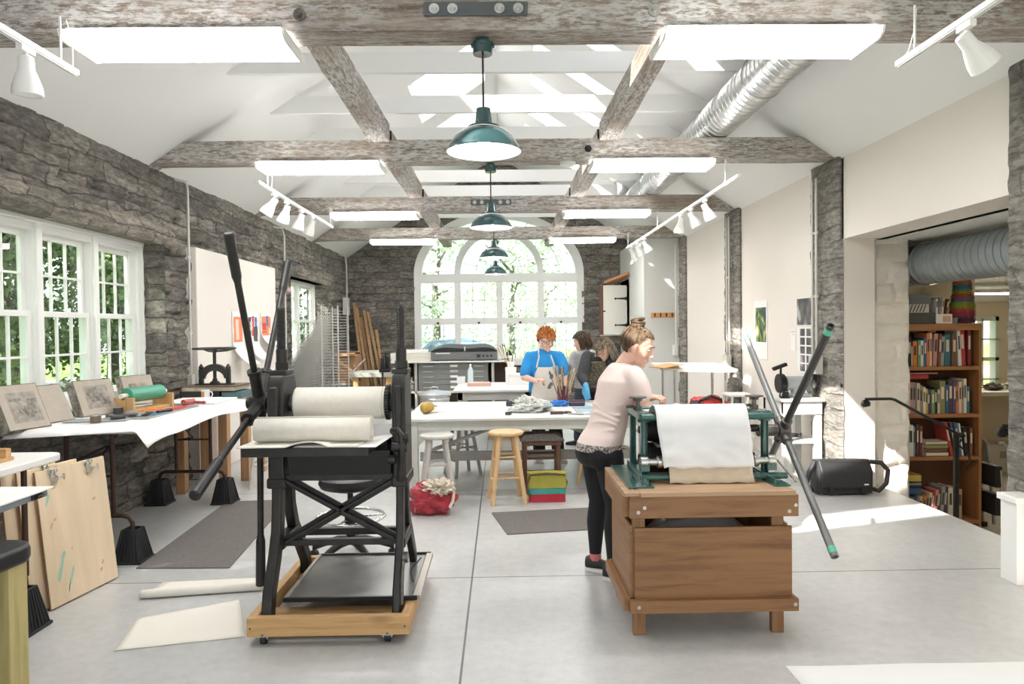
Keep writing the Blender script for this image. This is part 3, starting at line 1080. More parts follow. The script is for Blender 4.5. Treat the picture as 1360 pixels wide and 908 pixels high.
side_frame(-1.285, -1.195)
side_frame(-.605, -.53)
for x in (-1.24, -.567):
    m = MB().box((x - .045, 3.9, 1.36), (x + .045, 4.04, 1.385)).cyl((x, 3.97, 1.385), (x, 3.97, 1.43), .036, n=6).cyl((x, 3.97, 1.43), (x, 3.97, 1.5), .03, n=14).cyl((x, 3.97, 1.5), (x, 3.97, 1.735), .0225, n=14)
    for k in range(22):
        m.lathe([(.0225, 1.5 + k * .0105), (.0255, 1.504 + k * .0105), (.0225, 1.508 + k * .0105)], 14, Matrix.Translation((x, 3.97, 0)))
    part(m, 'pressure_screw', CASTIRON, t, .002)
m = MB()
for z, w_ in ((.795, .035), (.435, .035)):
    m.box((-1.2, 3.86, z - w_ / 2), (-.6, 3.9, z + w_ / 2))
m.bar((-1.2, 3.885, .785), (-.59, 3.885, .44), .056, .016, (0, 1, 0)).bar((-1.2, 3.885, .44), (-.59, 3.885, .785), .056, .016, (0, 1, 0))
m.bar((-1.2, 3.86, .785), (-.59, 3.86, .44), .018, .04, (0, 1, 0)).bar((-1.2, 3.86, .44), (-.59, 3.86, .785), .018, .04, (0, 1, 0))
part(m, 'cross_brace', CASTIRON, t, .004)
m = MB().box((-1.2, 4.05, .42), (-.6, 4.09, .46))
part(m, 'tie_bar', CASTIRON, t, .003)
m = MB().cyl((-1.165, 3.98, 1.195), (-.655, 3.98, 1.195), .089, n=40)
rl = part(m, 'roller', FELT, t, .006, label='felt covered upper roller')
m = MB().cyl((-.672, 3.98, 1.195), (-.668, 3.98, 1.195), .0905, n=40).cyl((-1.16, 3.98, 1.195), (-1.156, 3.98, 1.195), .0905, n=40)
part(m, 'seam', FELTD, rl)
m = MB().cyl((-1.24, 3.98, 1.195), (-.57, 3.98, 1.195), .032, n=20).cyl((-1.195, 3.98, 1.195), (-1.165, 3.98, 1.195), .045, n=20)
part(m, 'axle', IRONBARE, t)
m = MB().cyl((-.655, 3.98, 1.195), (-.632, 3.98, 1.195), .092, n=32)
for k in range(32):
    a = 2 * PI * k / 32
    m.cbox((-.643, 3.98 + .095 * cos(a), 1.195 + .095 * sin(a)), (.02, .011, .012), (a, 0, 0))
m.cyl((-.632, 3.98, 1.195), (-.607, 3.98, 1.195), .055, n=20)
part(m, 'gear', CASTIRON, t)
m = MB().cyl((-1.17, 3.98, 1.02 - .09), (-.64, 3.98, 1.02 - .09), .07, n=32)
part(m, 'lower_roller', CASTIRON, t)
m = MB().box((-1.345, 3.61, .955), (-.69, 3.90, 1.0)).box((-1.16, 3.90, .955), (-.64, 4.5, 1.0))
part(m, 'bed', CASTIRON, t, .004)
m = MB()
m.add([(-1.16, 3.78, .955), (-.61, 3.78, .955), (-.61, 3.82, .82), (-1.16, 3.82, .82), (-1.16, 4.2, .955), (-.61, 4.2, .955), (-.61, 4.14, .82), (-1.16, 4.14, .82)],
      [(0, 1, 2, 3), (4, 5, 6, 7), (0, 3, 7, 4), (1, 2, 6, 5), (2, 3, 7, 6)])
part(m, 'pan', BLACKMET, t, .004, solid=.006)
# clamp arm at the right
m = MB().tube([(-.6, 3.83, 1.05), (-.57, 3.80, 1.06), (-.545, 3.79, 1.03), (-.545, 3.79, .9), (-.56, 3.82, .78)], .02, 12)
m.cyl((-.60, 3.80, .97), (-.515, 3.80, .97), .028, n=16).cyl((-.62, 3.80, .9), (-.58, 3.80, .9), .026, n=16).cyl((-.53, 3.79, 1.02), (-.505, 3.79, 1.02), .026, n=6)
part(m, 'clamp_arm', CASTIRON, t, .002)
m = MB().tube([(-.545, 3.78, .36), (-.545, 3.74, .32), (-.545, 3.7, .24), (-.545, 3.69, .15)], .013, 8).cyl((-.555, 3.79, .37), (-.52, 3.79, .37), .03, n=12)
part(m, 'brace_rod', IRONBARE, t)
hx, hy, hz = -1.42, 4.13, 1.185
m = MB().cyl((hx - .05, hy, hz), (hx + .05, hy, hz), .062, n=24).cyl((hx + .05, hy, hz), (-1.28, hy, hz), .04, n=20).cyl((hx - .075, hy, hz), (hx - .05, hy, hz), .035, n=16)
wh = part(m, 'star_wheel', CASTIRON, t, .004)
for yt, zt, gl in ((3.70, 2.115, .27), (4.72, 2.06, .24), (3.235, .85, .32), (4.085, .125, .29), (5.15, 1.02, .27)):
    p, q = V((hx, hy, hz)), V((hx, yt, zt))
    d = (q - p).normalized()
    L = (q - p).length
    m = MB().cyl(p + d * .03, p + d * .2, .036, .034, 18).cyl(p + d * .19, p + d * .215, .04, n=18).cyl(p + d * .2, q - d * (gl - .02), .0185, n=16)
    a = part(m, 'spoke', CASTIRON if zt < 2.1 or yt < 4 else IRONBARE, wh)
    m = MB().cyl(q - d * gl, q - d * (gl - .03), .019, .025, 18).cyl(q - d * (gl - .03), q, .026, .028, 18).cyl(q - d * .001, q + d * .006, .028, .022, 18)
    part(m, 'grip', BLACKMET, a) if False else _obj(m, 'grip', BLACKPL, wh, WORLD[t.name], 0, True, 38, 0, 0)
m = MB().cyl((hx, 4.655, 1.86), (hx, 4.668, 1.892), .029, n=18)
_obj(m, 'grip_tape', P('red and white tape', (.55, .18, .12), .6, c2=(.8, .75, .7), scale=60), wh, WORLD[t.name], 0, True, 38, 0, 0)

# felt, papers lying on the bed
m = MB()
m.grid(lambda s, u: (-1.36 + .62 * s + .02 * u, 3.59 + .25 * u, 1.009 + .004 * noise.noise(V((s * 5, u * 3, 1))) + (.028 * max(0, 1 - ((s - .58) / .17) ** 2) ** 1 * (1 - u) ** 2)), 40, 12)
solo(m, 'felt_blanket', FELT, 'buckled ivory felt blanket lying on the bed of the black press', 'felt blanket', solid=.006)
m = MB()
pr = []
for k in range(150):
    a = k * .22
    r = .022 + .00133 * k * .22 * 1.0
    pr.append((3.73 + r * cos(a), 1.081 + r * sin(a)))
vs, fs = [], []
for i, (y, z) in enumerate(pr):
    vs += [(-1.305, y, z), (-.695 + .004 * sin(i * .7), y, z)]
fs = [(2 * i, 2 * i + 1, 2 * i + 3, 2 * i + 2) for i in range(len(pr) - 1)]
m.add(vs, fs)
solo(m, 'felt_roll', FELT, 'rolled ivory felt blanket in front of the covered roller', 'felt roll', solid=.005)
m = MB().grid(lambda s, u: (-1.08 + (.43 + .075 * u) * s, 3.62 + .36 * u - .03 * s, 1.0035 + .03 * max(0, s - .7) / .3 * u), 10, 6)
solo(m, 'paper_sheet', PAPER, 'white paper sheets sticking out from under the felt on the press', 'paper', solid=.0015)

t = thing('screen_frame', 'grey mesh printing screen lying on the dolly under the press', 'screen', (-.85, 4.05, .145))
DM = P('dark coated mesh', (.115, .11, .105), .28, c2=(.17, .165, .16), scale=3)
part(MB().box((-1.17, 3.78, .152), (-.50, 4.5, .157)), 'mesh', DM, t)
m = MB().box((-1.19, 3.76, .144), (-.47, 3.775, .168)).box((-1.19, 4.5, .144), (-.47, 4.515, .168))
part(m, 'frame', BLACKMET, t, .002)
RAIL = P('bare aluminium rail', (.42, .38, .33), .4, .5)
part(MB().box((-1.19, 3.775, .144), (-1.17, 4.5, .168)), 'side_rail', RAIL, t, .002)
part(MB().box((-.495, 3.775, .144), (-.455, 4.5, .165)), 'side_rail', RAIL, t, .002)
m = MB().tube([(-.525, 4.42, .16), (-.56, 4.2, .162), (-.55, 4.12, .162), (-.52, 4.0, .162)], .004, 6)
part(m, 'cord', BLACKPL, t)

# drafting stool behind the press
cx, cy_ = -1.06, 4.86
t = thing('drafting_stool', 'black swivel stool with chrome foot ring behind the black press', 'stool', (cx, cy_, 0))
T = Matrix.Translation((cx, cy_, 0))
part(MB().lathe([(0, .60), (.17, .60), (.205, .585), (.215, .555), (.2, .525), (.12, .50), (0, .495)], 36, T), 'seat', BLACKPL, t)
part(MB().cyl((cx, cy_, .16), (cx, cy_, .36), .032, n=18).cyl((cx, cy_, .36), (cx, cy_, .5), .02, n=16).cyl((cx, cy_, .27), (cx, cy_, .33), .042, n=18), 'column', BLACKPL, t)
m = MB().tube([(cx + .23 * cos(a * PI / 24), cy_ + .23 * sin(a * PI / 24), .31) for a in range(48)], .0105, 10, closed=True)
for a in range(3):
    m.cyl((cx, cy_, .3), (cx + .23 * cos(a * 2.1 + .3), cy_ + .23 * sin(a * 2.1 + .3), .31), .007, n=8)
part(m, 'foot_ring', CHROME, t, label='chrome foot ring')
for k in range(5):
    a = 2 * PI * k / 5 + .35
    dx, dy = cos(a), sin(a)
    m = MB().tube([(cx + dx * r, cy_ + dy * r, z) for r, z in ((.02, .15), (.1, .145), (.2, .115), (.29, .075))], [.03, .028, .023, .018], 10)
    lg = part(m, 'leg', BLACKPL, t)
    part(MB().cyl((cx + dx * .29 - dy * .02, cy_ + dy * .29 + dx * .02, .03), (cx + dx * .29 + dy * .02, cy_ + dy * .29 - dx * .02, .03), .03, n=16).cyl((cx + dx * .29, cy_ + dy * .29, .03), (cx + dx * .29, cy_ + dy * .29, .08), .012, n=10), 'caster', BLACKPL, lg, .003)

# ------------------------------------------------------------ right press on its crate stand
t = thing('crate_stand', 'brown shellacked plywood crate stand under the green press', 'stand', (1.09, 3.88, 0))
for x in (.67, 1.395):
    for y in (3.605, 4.13):
        part(MB().box((x, y, 0), (x + .065, y + .04, .735)), 'leg', BOXWZ, t, .004)
part(MB().box((.676, 3.585, .195), (1.495, 3.604, .565)), 'front_panel', BOXW, t, .002)
part(MB().box((.676, 4.172, .195), (1.495, 4.19, .565)), 'back_panel', BOXW, t, .002)
for x in (.652, 1.462):
    part(MB().box((x, 3.606, .195), (x + .018, 4.17, .575)), 'side_panel', BOXWY, t, .002)
part(MB().box((.66, 3.605, .18), (1.47, 4.17, .2)), 'bottom_panel', BOXW, t)
for z0, z1 in ((.625, .737), (.135, .2)):
    part(MB().box((.645, 3.548, z0), (1.515, 3.585, z1)), 'rail', BOXW, t, .003)
    part(MB().box((.645, 4.19, z0), (1.515, 4.225, z1)), 'rail', BOXW, t, .003)
    for x in (.618, 1.48):
        part(MB().box((x, 3.586, z0), (x + .034, 4.21, z1)), 'rail', BOXWY, t, .003)
m = MB().box((.70, 3.53, .738), (1.495, 4.23, .76)).box((.62, 3.55, .737), (.70, 4.23, .757))
part(m, 'top', PLYTOP, t, .003)
for x, z in ((.69, .657), (.722, .68), (1.466, .652), (1.498, .684), (.69, .168), (1.495, .172)):
    part(MB().cyl((x, 3.544, z), (x, 3.549, z), .0095, n=14), 'screw', STEEL, t)
m = MB()
m.grid(lambda s, u: (.72 + .72 * s, 3.66 + .45 * u, .2 + (.38 * (max(0, sin(PI * s) * sin(PI * u)) ** .35)) + .03 * noise.noise(V((s * 6, u * 6, 2)))), 30, 20)
solo(m, 'plastic_bag', P('cloudy plastic sheeting', (.30, .28, .26), .3, c2=(.42, .41, .39), scale=5, bmp=.4, bd=.02), 'crumpled cloudy plastic bag stuffed inside the crate stand', 'plastic bag')

t = thing('etching_press', 'green table-top etching press standing on the brown crate', 'printing press', (1.1, 4.0, .76))
xl, xr_ = .78, 1.45
for x in (xl, xr_):
    s = -1 if x < 1 else 1
    m = MB()
    for y in (3.84, 4.16):
        m.box((x - .017, y - .017, .77), (x - .009, y + .017, 1.13)).box((x + .009, y - .017, .77), (x + .017, y + .017, 1.13)).box((x - .014, y - .006, .77), (x + .014, y + .006, 1.13))
    m.box((x - .03, 3.81, 1.095), (x + .03, 4.19, 1.13)).cyl((x, 3.84, 1.08), (x, 3.84, 1.135), .033, n=20).cyl((x, 4.16, 1.08), (x, 4.16, 1.135), .033, n=20)
    m.box((x - .03, 3.8, .765), (x + .03, 4.2, .79))
    part(m, 'side_frame', DARKGREEN, t, .004)
    x0, x1 = (xl - .125, xl + .012) if s < 0 else (xr_ - .03, xr_ + .06)
    m = MB().box((x0, 3.63, .76), (x1, 4.24, .768)).box((x - .025 + s * .0, 3.64, .768), (x - .015, 4.22, .80))
    part(m, 'base_plate', DARKGREEN, t, .002)
    m = MB().cyl((x, 4.0, 1.13), (x, 4.0, 1.185), .013, n=12).cyl((x, 4.0, 1.13), (x, 4.0, 1.15), .026, n=6).cyl((x, 4.0, 1.18), (x, 4.0, 1.198), .024, .03, n=16).cyl((x, 4.0, 1.198), (x, 4.0, 1.205), .05, .05, n=20).cyl((x - .07, 3.99, 1.15), (x - .02, 3.99, 1.15), .008, n=8)
    part(m, 'pressure_screw', IRONBARE, t)
    m = MB().cyl((x - .0 - s * .1, 3.78, .87), (x + .012 * s, 3.78, .87), .02, n=16).cyl((x + .012 * s - .02, 3.78, .87), (x + .012 * s + .02, 3.78, .87), .032, n=20).cyl((x - s * .085, 3.78, .87), (x - s * .06, 3.78, .87), .032, n=20)
    part(m, 'bracket', STEEL, t, .002)
    m = MB().box((x + .01 * s - .026, 3.755, .82), (x + .01 * s + .026, 3.80, .865))
    part(m, 'lug', DARKGREEN, t, .004)
part(MB().cyl((xl - .02, 3.8, 1.11), (xr_ + .03, 3.8, 1.11), .019, n=18), 'tie_rod', DARKGREEN, t)
part(MB().cyl((xl, 4.19, 1.11), (xr_, 4.19, 1.11), .019, n=18), 'tie_rod', DARKGREEN, t)
part(MB().cyl((xl - .03, 3.76, .79), (xr_ + .09, 3.76, .79), .018, n=18), 'tie_rod', DARKGREEN, t)
part(MB().cyl((xl, 4.2, .79), (xr_, 4.2, .79), .021, n=18), 'tie_rod', STEEL, t)
part(MB().cyl((.822, 4.0, 1.015), (1.4, 4.0, 1.015), .068, n=32).cyl((xl, 4.0, 1.015), (xr_ + .02, 4.0, 1.015), .022, n=16), 'upper_roller', BLACKMET, t, .004)
part(MB().cyl((.815, 4.0, .855), (1.4, 4.0, .855), .085, n=32).cyl((xl, 4.0, .855), (xr_, 4.0, .855), .022, n=16).cyl((.815, 4.0, .855), (.84, 4.0, .855), .09, n=32), 'lower_roller', BLACKMET, t, .004)
part(MB().box((.86, 3.86, .935), (1.38, 4.6, .949)), 'bed', STEEL, t)
part(MB().cyl((xr_ + .07, 3.84, .86), (xr_ + .115, 3.7, .77), .005, n=8), 'stay_rod', IRONBARE, t)
hx, hy, hz = 1.62, 4.005, 1.0
m = MB().cyl((xr_ + .02, hy, hz), (hx - .03, hy, hz), .034, n=20).cyl((hx - .035, hy, hz), (hx + .03, hy, hz), .052, n=24)
wh = part(m, 'star_wheel', IRONBARE, t, .004)
for k, (yt, zt) in enumerate(((3.415, 1.60), (4.62, 1.545), (3.38, .468), (4.58, .42))):
    p, q = V((hx, hy, hz)), V((hx, yt, zt))
    d = (q - p).normalized()
    m = MB().cyl(p + d * .02, p + d * .09, .03, n=16)
    _obj(m, 'socket', IRONBARE, wh, WORLD[t.name], .003, True, 38, 0, 0)
    dark = k == 0
    m = MB().lathe([(.0195, .08), (.0195, (q - p).length), (.0145, (q - p).length), (.0145, (q - p).length - .05), (0, (q - p).length - .05)], 18, m.frame(p, q)[0])
    _obj(m, 'spoke', P('dark steel pipe', (.075, .075, .075), .4, .5) if dark else P('grey steel pipe %d' % k, (.20, .205, .205), .42, .35), wh, WORLD[t.name], 0, True, 38, 0, 0)
    m = MB().cyl(q - d * .055, q - d * .02, .0205, n=18)
    _obj(m, 'tape_band', P('mint green tape %d' % k, (.13, .50, .33), .6), wh, WORLD[t.name], 0, True, 38, 0, 0)


def drape(x0, x1, x0b, x1b, zb, yo, wv, seed, back=.35):
    """sheet over the front tie rod: back onto the bed, then down the front"""
    m = MB()
    path = [(3.98 + back, 1.09 + yo), (3.95, 1.11 + yo), (3.9, 1.13 + yo * 2), (3.845, 1.15 + yo * 2), (3.80, 1.147 + yo * 2), (3.774, 1.127 + yo), (3.768 - yo, 1.08)]
    zs = 1.08
    N = 14
    for k in range(1, N + 1):
        f = k / N
        path.append((3.768 - yo - .028 * f - (.02 * max(0, f - .8) / .2 if zb < .8 else 0), zs + (zb - zs) * f))
    M = len(path) - 1

    def fn(s, u):
        i = min(int(u * M + 1e-6), M)
        y, z = path[i]
        f = max(0, (i - 4) / (M - 4))
        return (x0 + (x1 - x0) * s + f * ((x0b - x0) * (1 - s) + (x1b - x1) * s) + .004 * noise.noise(V((s * 3, i * .3, seed))), y - abs(wv * f * noise.noise(V((s * 2.6 + seed, i * .22, seed)))), z + (wv * .7 * noise.noise(V((s * 7, 3, seed))) if i == M else 0))
    return m.grid(fn, 26, M)


solo(drape(.90, 1.325, .895, 1.352, .765, .0, .010, 5, .0), 'felt_blanket', FELTD, 'tan felt blanket hanging below the white sheet on the green press', 'felt blanket', solid=.005)
solo(drape(.83, 1.335, .865, 1.353, .845, .012, .02, 9), 'paper_sheet', P('heavy printing paper', (.83, .84, .85), .75, c2=(.72, .74, .76), scale=3.2, lo=.45, hi=.75), 'large white paper sheet draped over the rollers of the green press', 'paper', solid=.002)
# ------------------------------------------------------------ left side: tables, stones, boards, papers on the floor
LEGB = P('brown steel tube', (.065, .035, .025), .45, .4)
TOPG = P('speckled grey table top', (.55, .55, .54), .5)


def riser(label, x, y):
    t = thing('bed_riser', label, 'riser', (x, y, 0), group='black risers under the table legs')
    m = MB().add([(x + sx * w / 2, y + sy * w / 2, z) for z, w in ((0, .205), (.018, .205), (.018, .185), (.232, .105), (.232, .085), (.19, .08)) for sx, sy in ((-1, -1), (1, -1), (1, 1), (-1, 1))],
                 [(0, 3, 2, 1)] + [(r * 4 + k, r * 4 + (k + 1) % 4, r * 4 + 4 + (k + 1) % 4, r * 4 + 4 + k) for r in range(5) for k in range(4)] + [(20, 21, 22, 23)])
    part(m, 'body', RUBBER, t, .003)
    m = MB()
    for k in range(-3, 4):
        f = k / 3.3
        for ax in (0, 1):
            for s in (-1, 1):
                a, b = [f * .09, s * .094], [f * .05, s * .054]
                if ax:
                    a, b = a[::-1], b[::-1]
                m.bar((x + a[0], y + a[1], .02), (x + b[0], y + b[1], .228), .011, .01)
    part(m, 'rib', RUBBER, t, .002)


t = thing('folding_table', 'long folding table on risers below the left windows', 'table', (-2.91, 5.77, 0))
part(MB().box((-3.35, 4.8, .915), (-2.47, 6.74, .945)), 'tabletop', TOPG, t, .008)
for y, sl in ((4.95, .32), (6.6, .3)):
    for x, xf in ((-3.06, -3.2), (-2.74, -2.62)):
        m = MB().tube([(x, y, .92), (x, y, sl + .0)], .016, 12)
        part(m, 'leg', LEGB, t)
    m = MB().tube([(-3.22, y, .2), (-3.22, y, sl - .05), (-3.205, y, sl - .015), (-3.17, y, sl), (-2.68, y, sl), (-2.635, y, sl - .012), (-2.61, y, sl - .05), (-2.61, y, .2)], .016, 12)
    part(m, 'leg_foot', LEGB, t)
    m = MB().tube([(-2.9, y + (.45 if y < 5.5 else -.45), .9), (-2.9, y, .62), (-3.06, y, .6), (-2.74, y, .6)], .008, 8)
    part(m, 'brace', LEGB, t)
m = MB().tube([(-3.06, 4.95, .68), (-2.9, 5.2, .78), (-2.74, 4.95, .62)], .01, 8).cbox((-2.9, 5.2, .79), (.1, .05, .03), (0, .5, .4))
part(m, 'brace_lock', BLACKMET, t)
riser('black ribbed riser under the near foot of the folding table', -2.61, 4.95)
riser('black ribbed riser against the stone wall under the folding table', -3.22, 6.6)
riser('black ribbed riser at the far aisle foot of the folding table', -2.61, 6.6)
riser('black ribbed riser between the leaning boards and the stone wall', -3.22, 4.95)


def cover(s, u):
    x = -3.36 + 1.0 * s
    y = 4.74 + 2.18 * u
    z = .952 + .003 * noise.noise(V((s * 4, u * 6, 3)))
    over = max(0, x + 2.47)
    if over > 0:
        dr = .62 * over * (1 + .75 * max(0, 1 - u / .16) ** 2) + .15 * over * sin(u * 9)
        z -= dr
        x -= .25 * over
    near = max(0, 4.8 - y)
    z -= near * (.9 - .8 * s)
    if u > .93:
        z -= .03 * ((u - .93) / .07) ** 2
        x -= .25 * ((u - .93) / .07) ** 2 * s
    return (x, y, z)


solo(MB().grid(cover, 40, 60), 'paper_cover', PAPER, 'white paper covering the long table below the left windows', 'table paper', solid=.002)
TZ = .957


def stone_block(label, x, y, w, h, d, ang, lean, art=None, group='litho stones on the paper covered table'):
    t = thing('litho_stone', label, 'litho stone', (x, y, TZ), group=group)
    M = Matrix.Translation((x, y, TZ)) @ Matrix.Rotation(ang, 4, 'Z') @ Matrix.Rotation(-lean, 4, 'Y')
    m = MB()
    # local: +X is the face normal, Y the width
    def side(s, u):
        a = s * 4
        k = int(min(a, 3.999))
        f = a - k
        c = [(-w / 2, 0), (w / 2, 0), (w / 2, h), (-w / 2, h), (-w / 2, 0)]
        yy = c[k][0] + (c[k + 1][0] - c[k][0]) * f
        zz = c[k][1] + (c[k + 1][1] - c[k][1]) * f
        n = .01 * noise.noise(V((yy * 30, zz * 30, u * 9 + x * 10))) * (1 if 0 < u < 1 else 0)
        return (-d * u, yy * (1 + n * 2), zz + n)
    m.grid(side, 60, 6, M)
    part(m, 'edge', LITHOE, t)
    m = MB().box((-.004, -w / 2 + .004, .004), (.003, w / 2 - .004, h - .004), M)
    m.box((-d, -w / 2 + .006, .006), (-d + .004, w / 2 - .006, h - .006), M)
    f = part(m, 'face', LITHO, t, .003)
    if art:
        m = MB()
        rg = random.Random(int(x * 1000))
        y0, y1, z0, z1 = art
        m.box((.003, y0, z0), (.0036, y1, z1), M)
        m.mat(1)
        for k in range(9):
            cy_, cz_ = rg.uniform(y0 * .8, y1 * .8), rg.uniform(z0 + .02, z1 - .05)
            ww, hh = rg.uniform(.015, .05), rg.uniform(.02, .07)
            m.box((.0036, max(y0, cy_ - ww), cz_), (.0042 + k * .0001, min(y1, cy_ + ww), min(z1, cz_ + hh)), M)
        part(m, 'drawing', [P('light crayon %g' % x, (.40, .365, .31), .8, c2=(.25, .225, .2), scale=26), P('dark crayon %g' % x, (.13, .118, .105), .8, c2=(.33, .3, .26), scale=40)], f)


stone_block('litho stone with a tall dark drawing at the near end of the row', -3.22, 4.83, .32, .33, .08, R(-14), R(24), (-.1, .12, .05, .27))
stone_block('blank litho stone second in the row under the windows', -3.26, 5.17, .33, .30, .08, R(-12), R(26))
stone_block('litho stone with a square drawing and a rough scrawled edge', -3.17, 5.60, .34, .30, .08, R(-20), R(22), (-.1, .11, .06, .25))
stone_block('small litho stone with a sketch behind the green roller', -3.26, 6.4, .3, .28, .08, R(-28), R(20), (-.09, .1, .05, .2))

t = thing('ink_roller', 'green ink roller lying in a small wooden cradle', 'ink roller', (-3.0, 5.95, TZ))
a, b = V((-3.08, 5.74, 0)), V((-2.98, 6.2, 0))
d = (b - a).normalized()
nrm = V((-d.y, d.x, 0))
up = V((0, 0, 1))
for q in (a, b):
    m = MB()
    pts = [q - nrm * .1, q + nrm * .1]
    M = Matrix(((nrm.x, d.x, 0, q.x), (nrm.y, d.y, 0, q.y), (0, 0, 1, TZ), (0, 0, 0, 1)))
    m.prism([(-.1, 0), (.1, 0), (.1, .12), (.03, .12), (0, .09), (-.03, .12), (-.1, .12)], 'y', -.012, .012, M)
    part(m, 'cradle_end', PINEZ, t, .003)
m = MB().bar(a + up * (TZ + .012), b + up * (TZ + .012), .16, .022)
part(m, 'cradle_base', PINEY, t, .003)
c = up * (TZ + .135)
part(MB().cyl(a + c + d * .035, b + c - d * .035, .062, n=32), 'roller', P('green roller rubber', (.065, .34, .22), .35, coat=.3), t, .006)
part(MB().cyl(a + c - d * .03, a + c + d * .035, .02, n=16).cyl(b + c - d * .035, b + c + d * .03, .02, n=16), 'handle', PAPERC, t)

# ink slab with rolled-out colours and small tools on the paper
t = thing('ink_slab', 'glass ink slab with orange, red and blue ink rolled out on it', 'ink slab', (-2.9, 5.75, TZ))
part(MB().box((-3.02, 5.3, TZ), (-2.66, 6.18, TZ + .007)), 'glass', P('grey slab glass', (.42, .44, .43), .15), t, .002)
rg = random.Random(4)
for nm, c, y0, y1, x0, x1 in (('orange ink', (.75, .22, .07), 5.72, 6.05, -2.98, -2.82), ('red ink', (.62, .05, .06), 5.78, 6.15, -2.81, -2.70), ('blue ink', (.06, .2, .38), 5.45, 5.74, -2.8, -2.70), ('black ink', (.04, .04, .05), 5.36, 5.44, -2.86, -2.74)):
    m = MB().prism([(x0 + rg.uniform(0, .02), y0), (x1, y0 + rg.uniform(0, .03)), (x1 - .01, y1), (x0, y1 - rg.uniform(0, .03))], 'z', TZ + .007, TZ + .0085)
    part(m, 'ink_patch', P(nm, c, .3), t, label='patch of ' + nm)


def brayer(label, x, y, a, z, c, s=1.):
    t = thing('brayer', label, 'brayer', (x, y, z))
    M = Matrix.Translation((x, y, z + .028 * s)) @ Matrix.Rotation(a, 4, 'Z') @ Matrix.Scale(s, 4)
    part(MB().cyl((0, -.06, 0), (0, .06, 0), .026, n=20).add([M @ V((0, 0, 0))], []) if False else _mb(lambda m: m.lathe([(0, -.06), (.026, -.06), (.026, .06), (0, .06)], 20, M @ Matrix.Rotation(R(90), 4, 'X'))), 'roller', P(label[:20] + ' roller', c, .4), t)
    part(_mb(lambda m: m.box((-.002, -.072, -.004), (.06, -.066, .004), M).box((-.002, .066, -.004), (.06, .072, .004), M).box((.055, -.072, -.004), (.062, .072, .004), M)), 'fork', STEEL, t)
    part(_mb(lambda m: m.lathe([(0, .06), (.008, .06), (.014, .1), (.012, .15), (.016, .17), (.009, .185), (0, .187)], 14, M @ Matrix.Rotation(R(90), 4, 'Y'))), 'handle', P(label[:20] + ' handle', tuple(k * .6 for k in c), .4), t)


def _mb(f):
    m = MB()
    f(m)
    return m


brayer('small red brayer with its roller resting on the red ink', -2.76, 6.2, R(-20), TZ + .007, (.50, .10, .09))
brayer('small black brayer at the near end of the ink slab', -2.86, 5.25, R(150), TZ, (.05, .05, .05), .8)
solo(MB().cbox((-3.0, 5.25, TZ + .003), (.42, .2, .006), (0, 0, .2)), 'drawing_sheet', P('grey drawing film', (.36, .37, .38), .5), 'grey sheet of drawing film before the litho stones', 'sheet')
for k, (x, y, lb, c) in enumerate(((-2.95, 5.12, 'brown ink tin lying near the grey film sheet', (.16, .12, .09)), (-2.86, 5.44, 'small grey sponge beside the ink slab', (.3, .28, .25)), (-3.08, 5.66, 'black ink tin standing before the roller cradle', (.05, .05, .055)))):
    t = thing('ink_tin' if k != 1 else 'sponge', lb, 'ink tin' if k != 1 else 'sponge', (x, y, TZ))
    if k == 1:
        m = MB().ball((x, y, TZ + .028), (.05, .035, .025), rot=(0, 0, .5))
        part(m, 'body', P('sponge grey', c, .9, bmp=.6, scale=40, bd=.01), t)
    else:
        part(MB().cyl((x, y, TZ), (x, y, TZ + .05), .036, n=20), 'can', P('tin %d' % k, c, .4, .3), t)
        part(MB().cyl((x, y, TZ + .05), (x, y, TZ + .058), .038, n=20), 'lid', STEEL, t)
m = MB().cbox((-2.78, 5.52, TZ + .015), (.05, .2, .006), (0, 0, .3)).cyl((-2.75, 5.62, TZ + .015), (-2.70, 5.76, TZ + .017), .012, n=10)
solo(m, 'palette_knife', BLACKMET, 'black palette knife lying across the blue ink', 'palette knife')
m = MB().box((-3.1, 6.32, TZ), (-2.58, 6.86, TZ + .012)).cbox((-2.86, 6.55, TZ + .016), (.36, .5, .007), (0, 0, .12))
solo(m, 'paper_board', PAPER, 'white boards at the far end of the papered table', 'paper board')

# bench with the book press
t = thing('post_bench', 'white topped bench on reddish timber posts', 'bench', (-2.98, 7.3, 0))
part(MB().box((-3.29, 6.95, .885), (-2.68, 8.2, .93)), 'benchtop', WTABLE, t, .004)
for x in (-3.2, -2.775):
    for y in (7.02, 7.6, 8.1):
        part(MB().box((x - .045, y - .045, 0), (x + .045, y + .045, .885)), 'leg', FIRZ, t, .004)
bx, by, bz = -2.98, 7.32, .931
t = thing('book', 'black boxed book under the book press', 'book', (bx - .1, by, bz))
part(MB().box((bx - .28, by - .2, bz), (bx + .12, by + .22, bz + .075)), 'cover', BLACKMET, t, .003)
t = thing('book', 'thick brown book pressed on top of the black boxed book', 'book', (bx, by, bz + .076))
part(MB().box((bx - .26, by - .19, bz + .076), (bx + .27, by + .25, bz + .118)), 'pages', P('aged pages', (.40, .34, .25), .9), t, .002)
part(MB().box((bx - .27, by - .2, bz + .118), (bx + .28, by + .26, bz + .128)), 'cover', P('brown cover', (.13, .08, .06), .5), t, .002)
t = thing('book', 'teal book lying beside the white mug', 'book', (bx + .22, by - .1, bz))
part(MB().box((bx + .13, by - .17, bz), (bx + .33, by + .26, bz + .062)), 'cover', P('teal cover', (.085, .16, .18), .5), t, .003)
t = thing('book_press', 'black iron book press with a flat round handwheel', 'book press', (bx, by, bz + .13))
z0 = bz + .129
m = MB().box((bx - .19, by - .05, z0), (bx + .19, by + .05, z0 + .012))
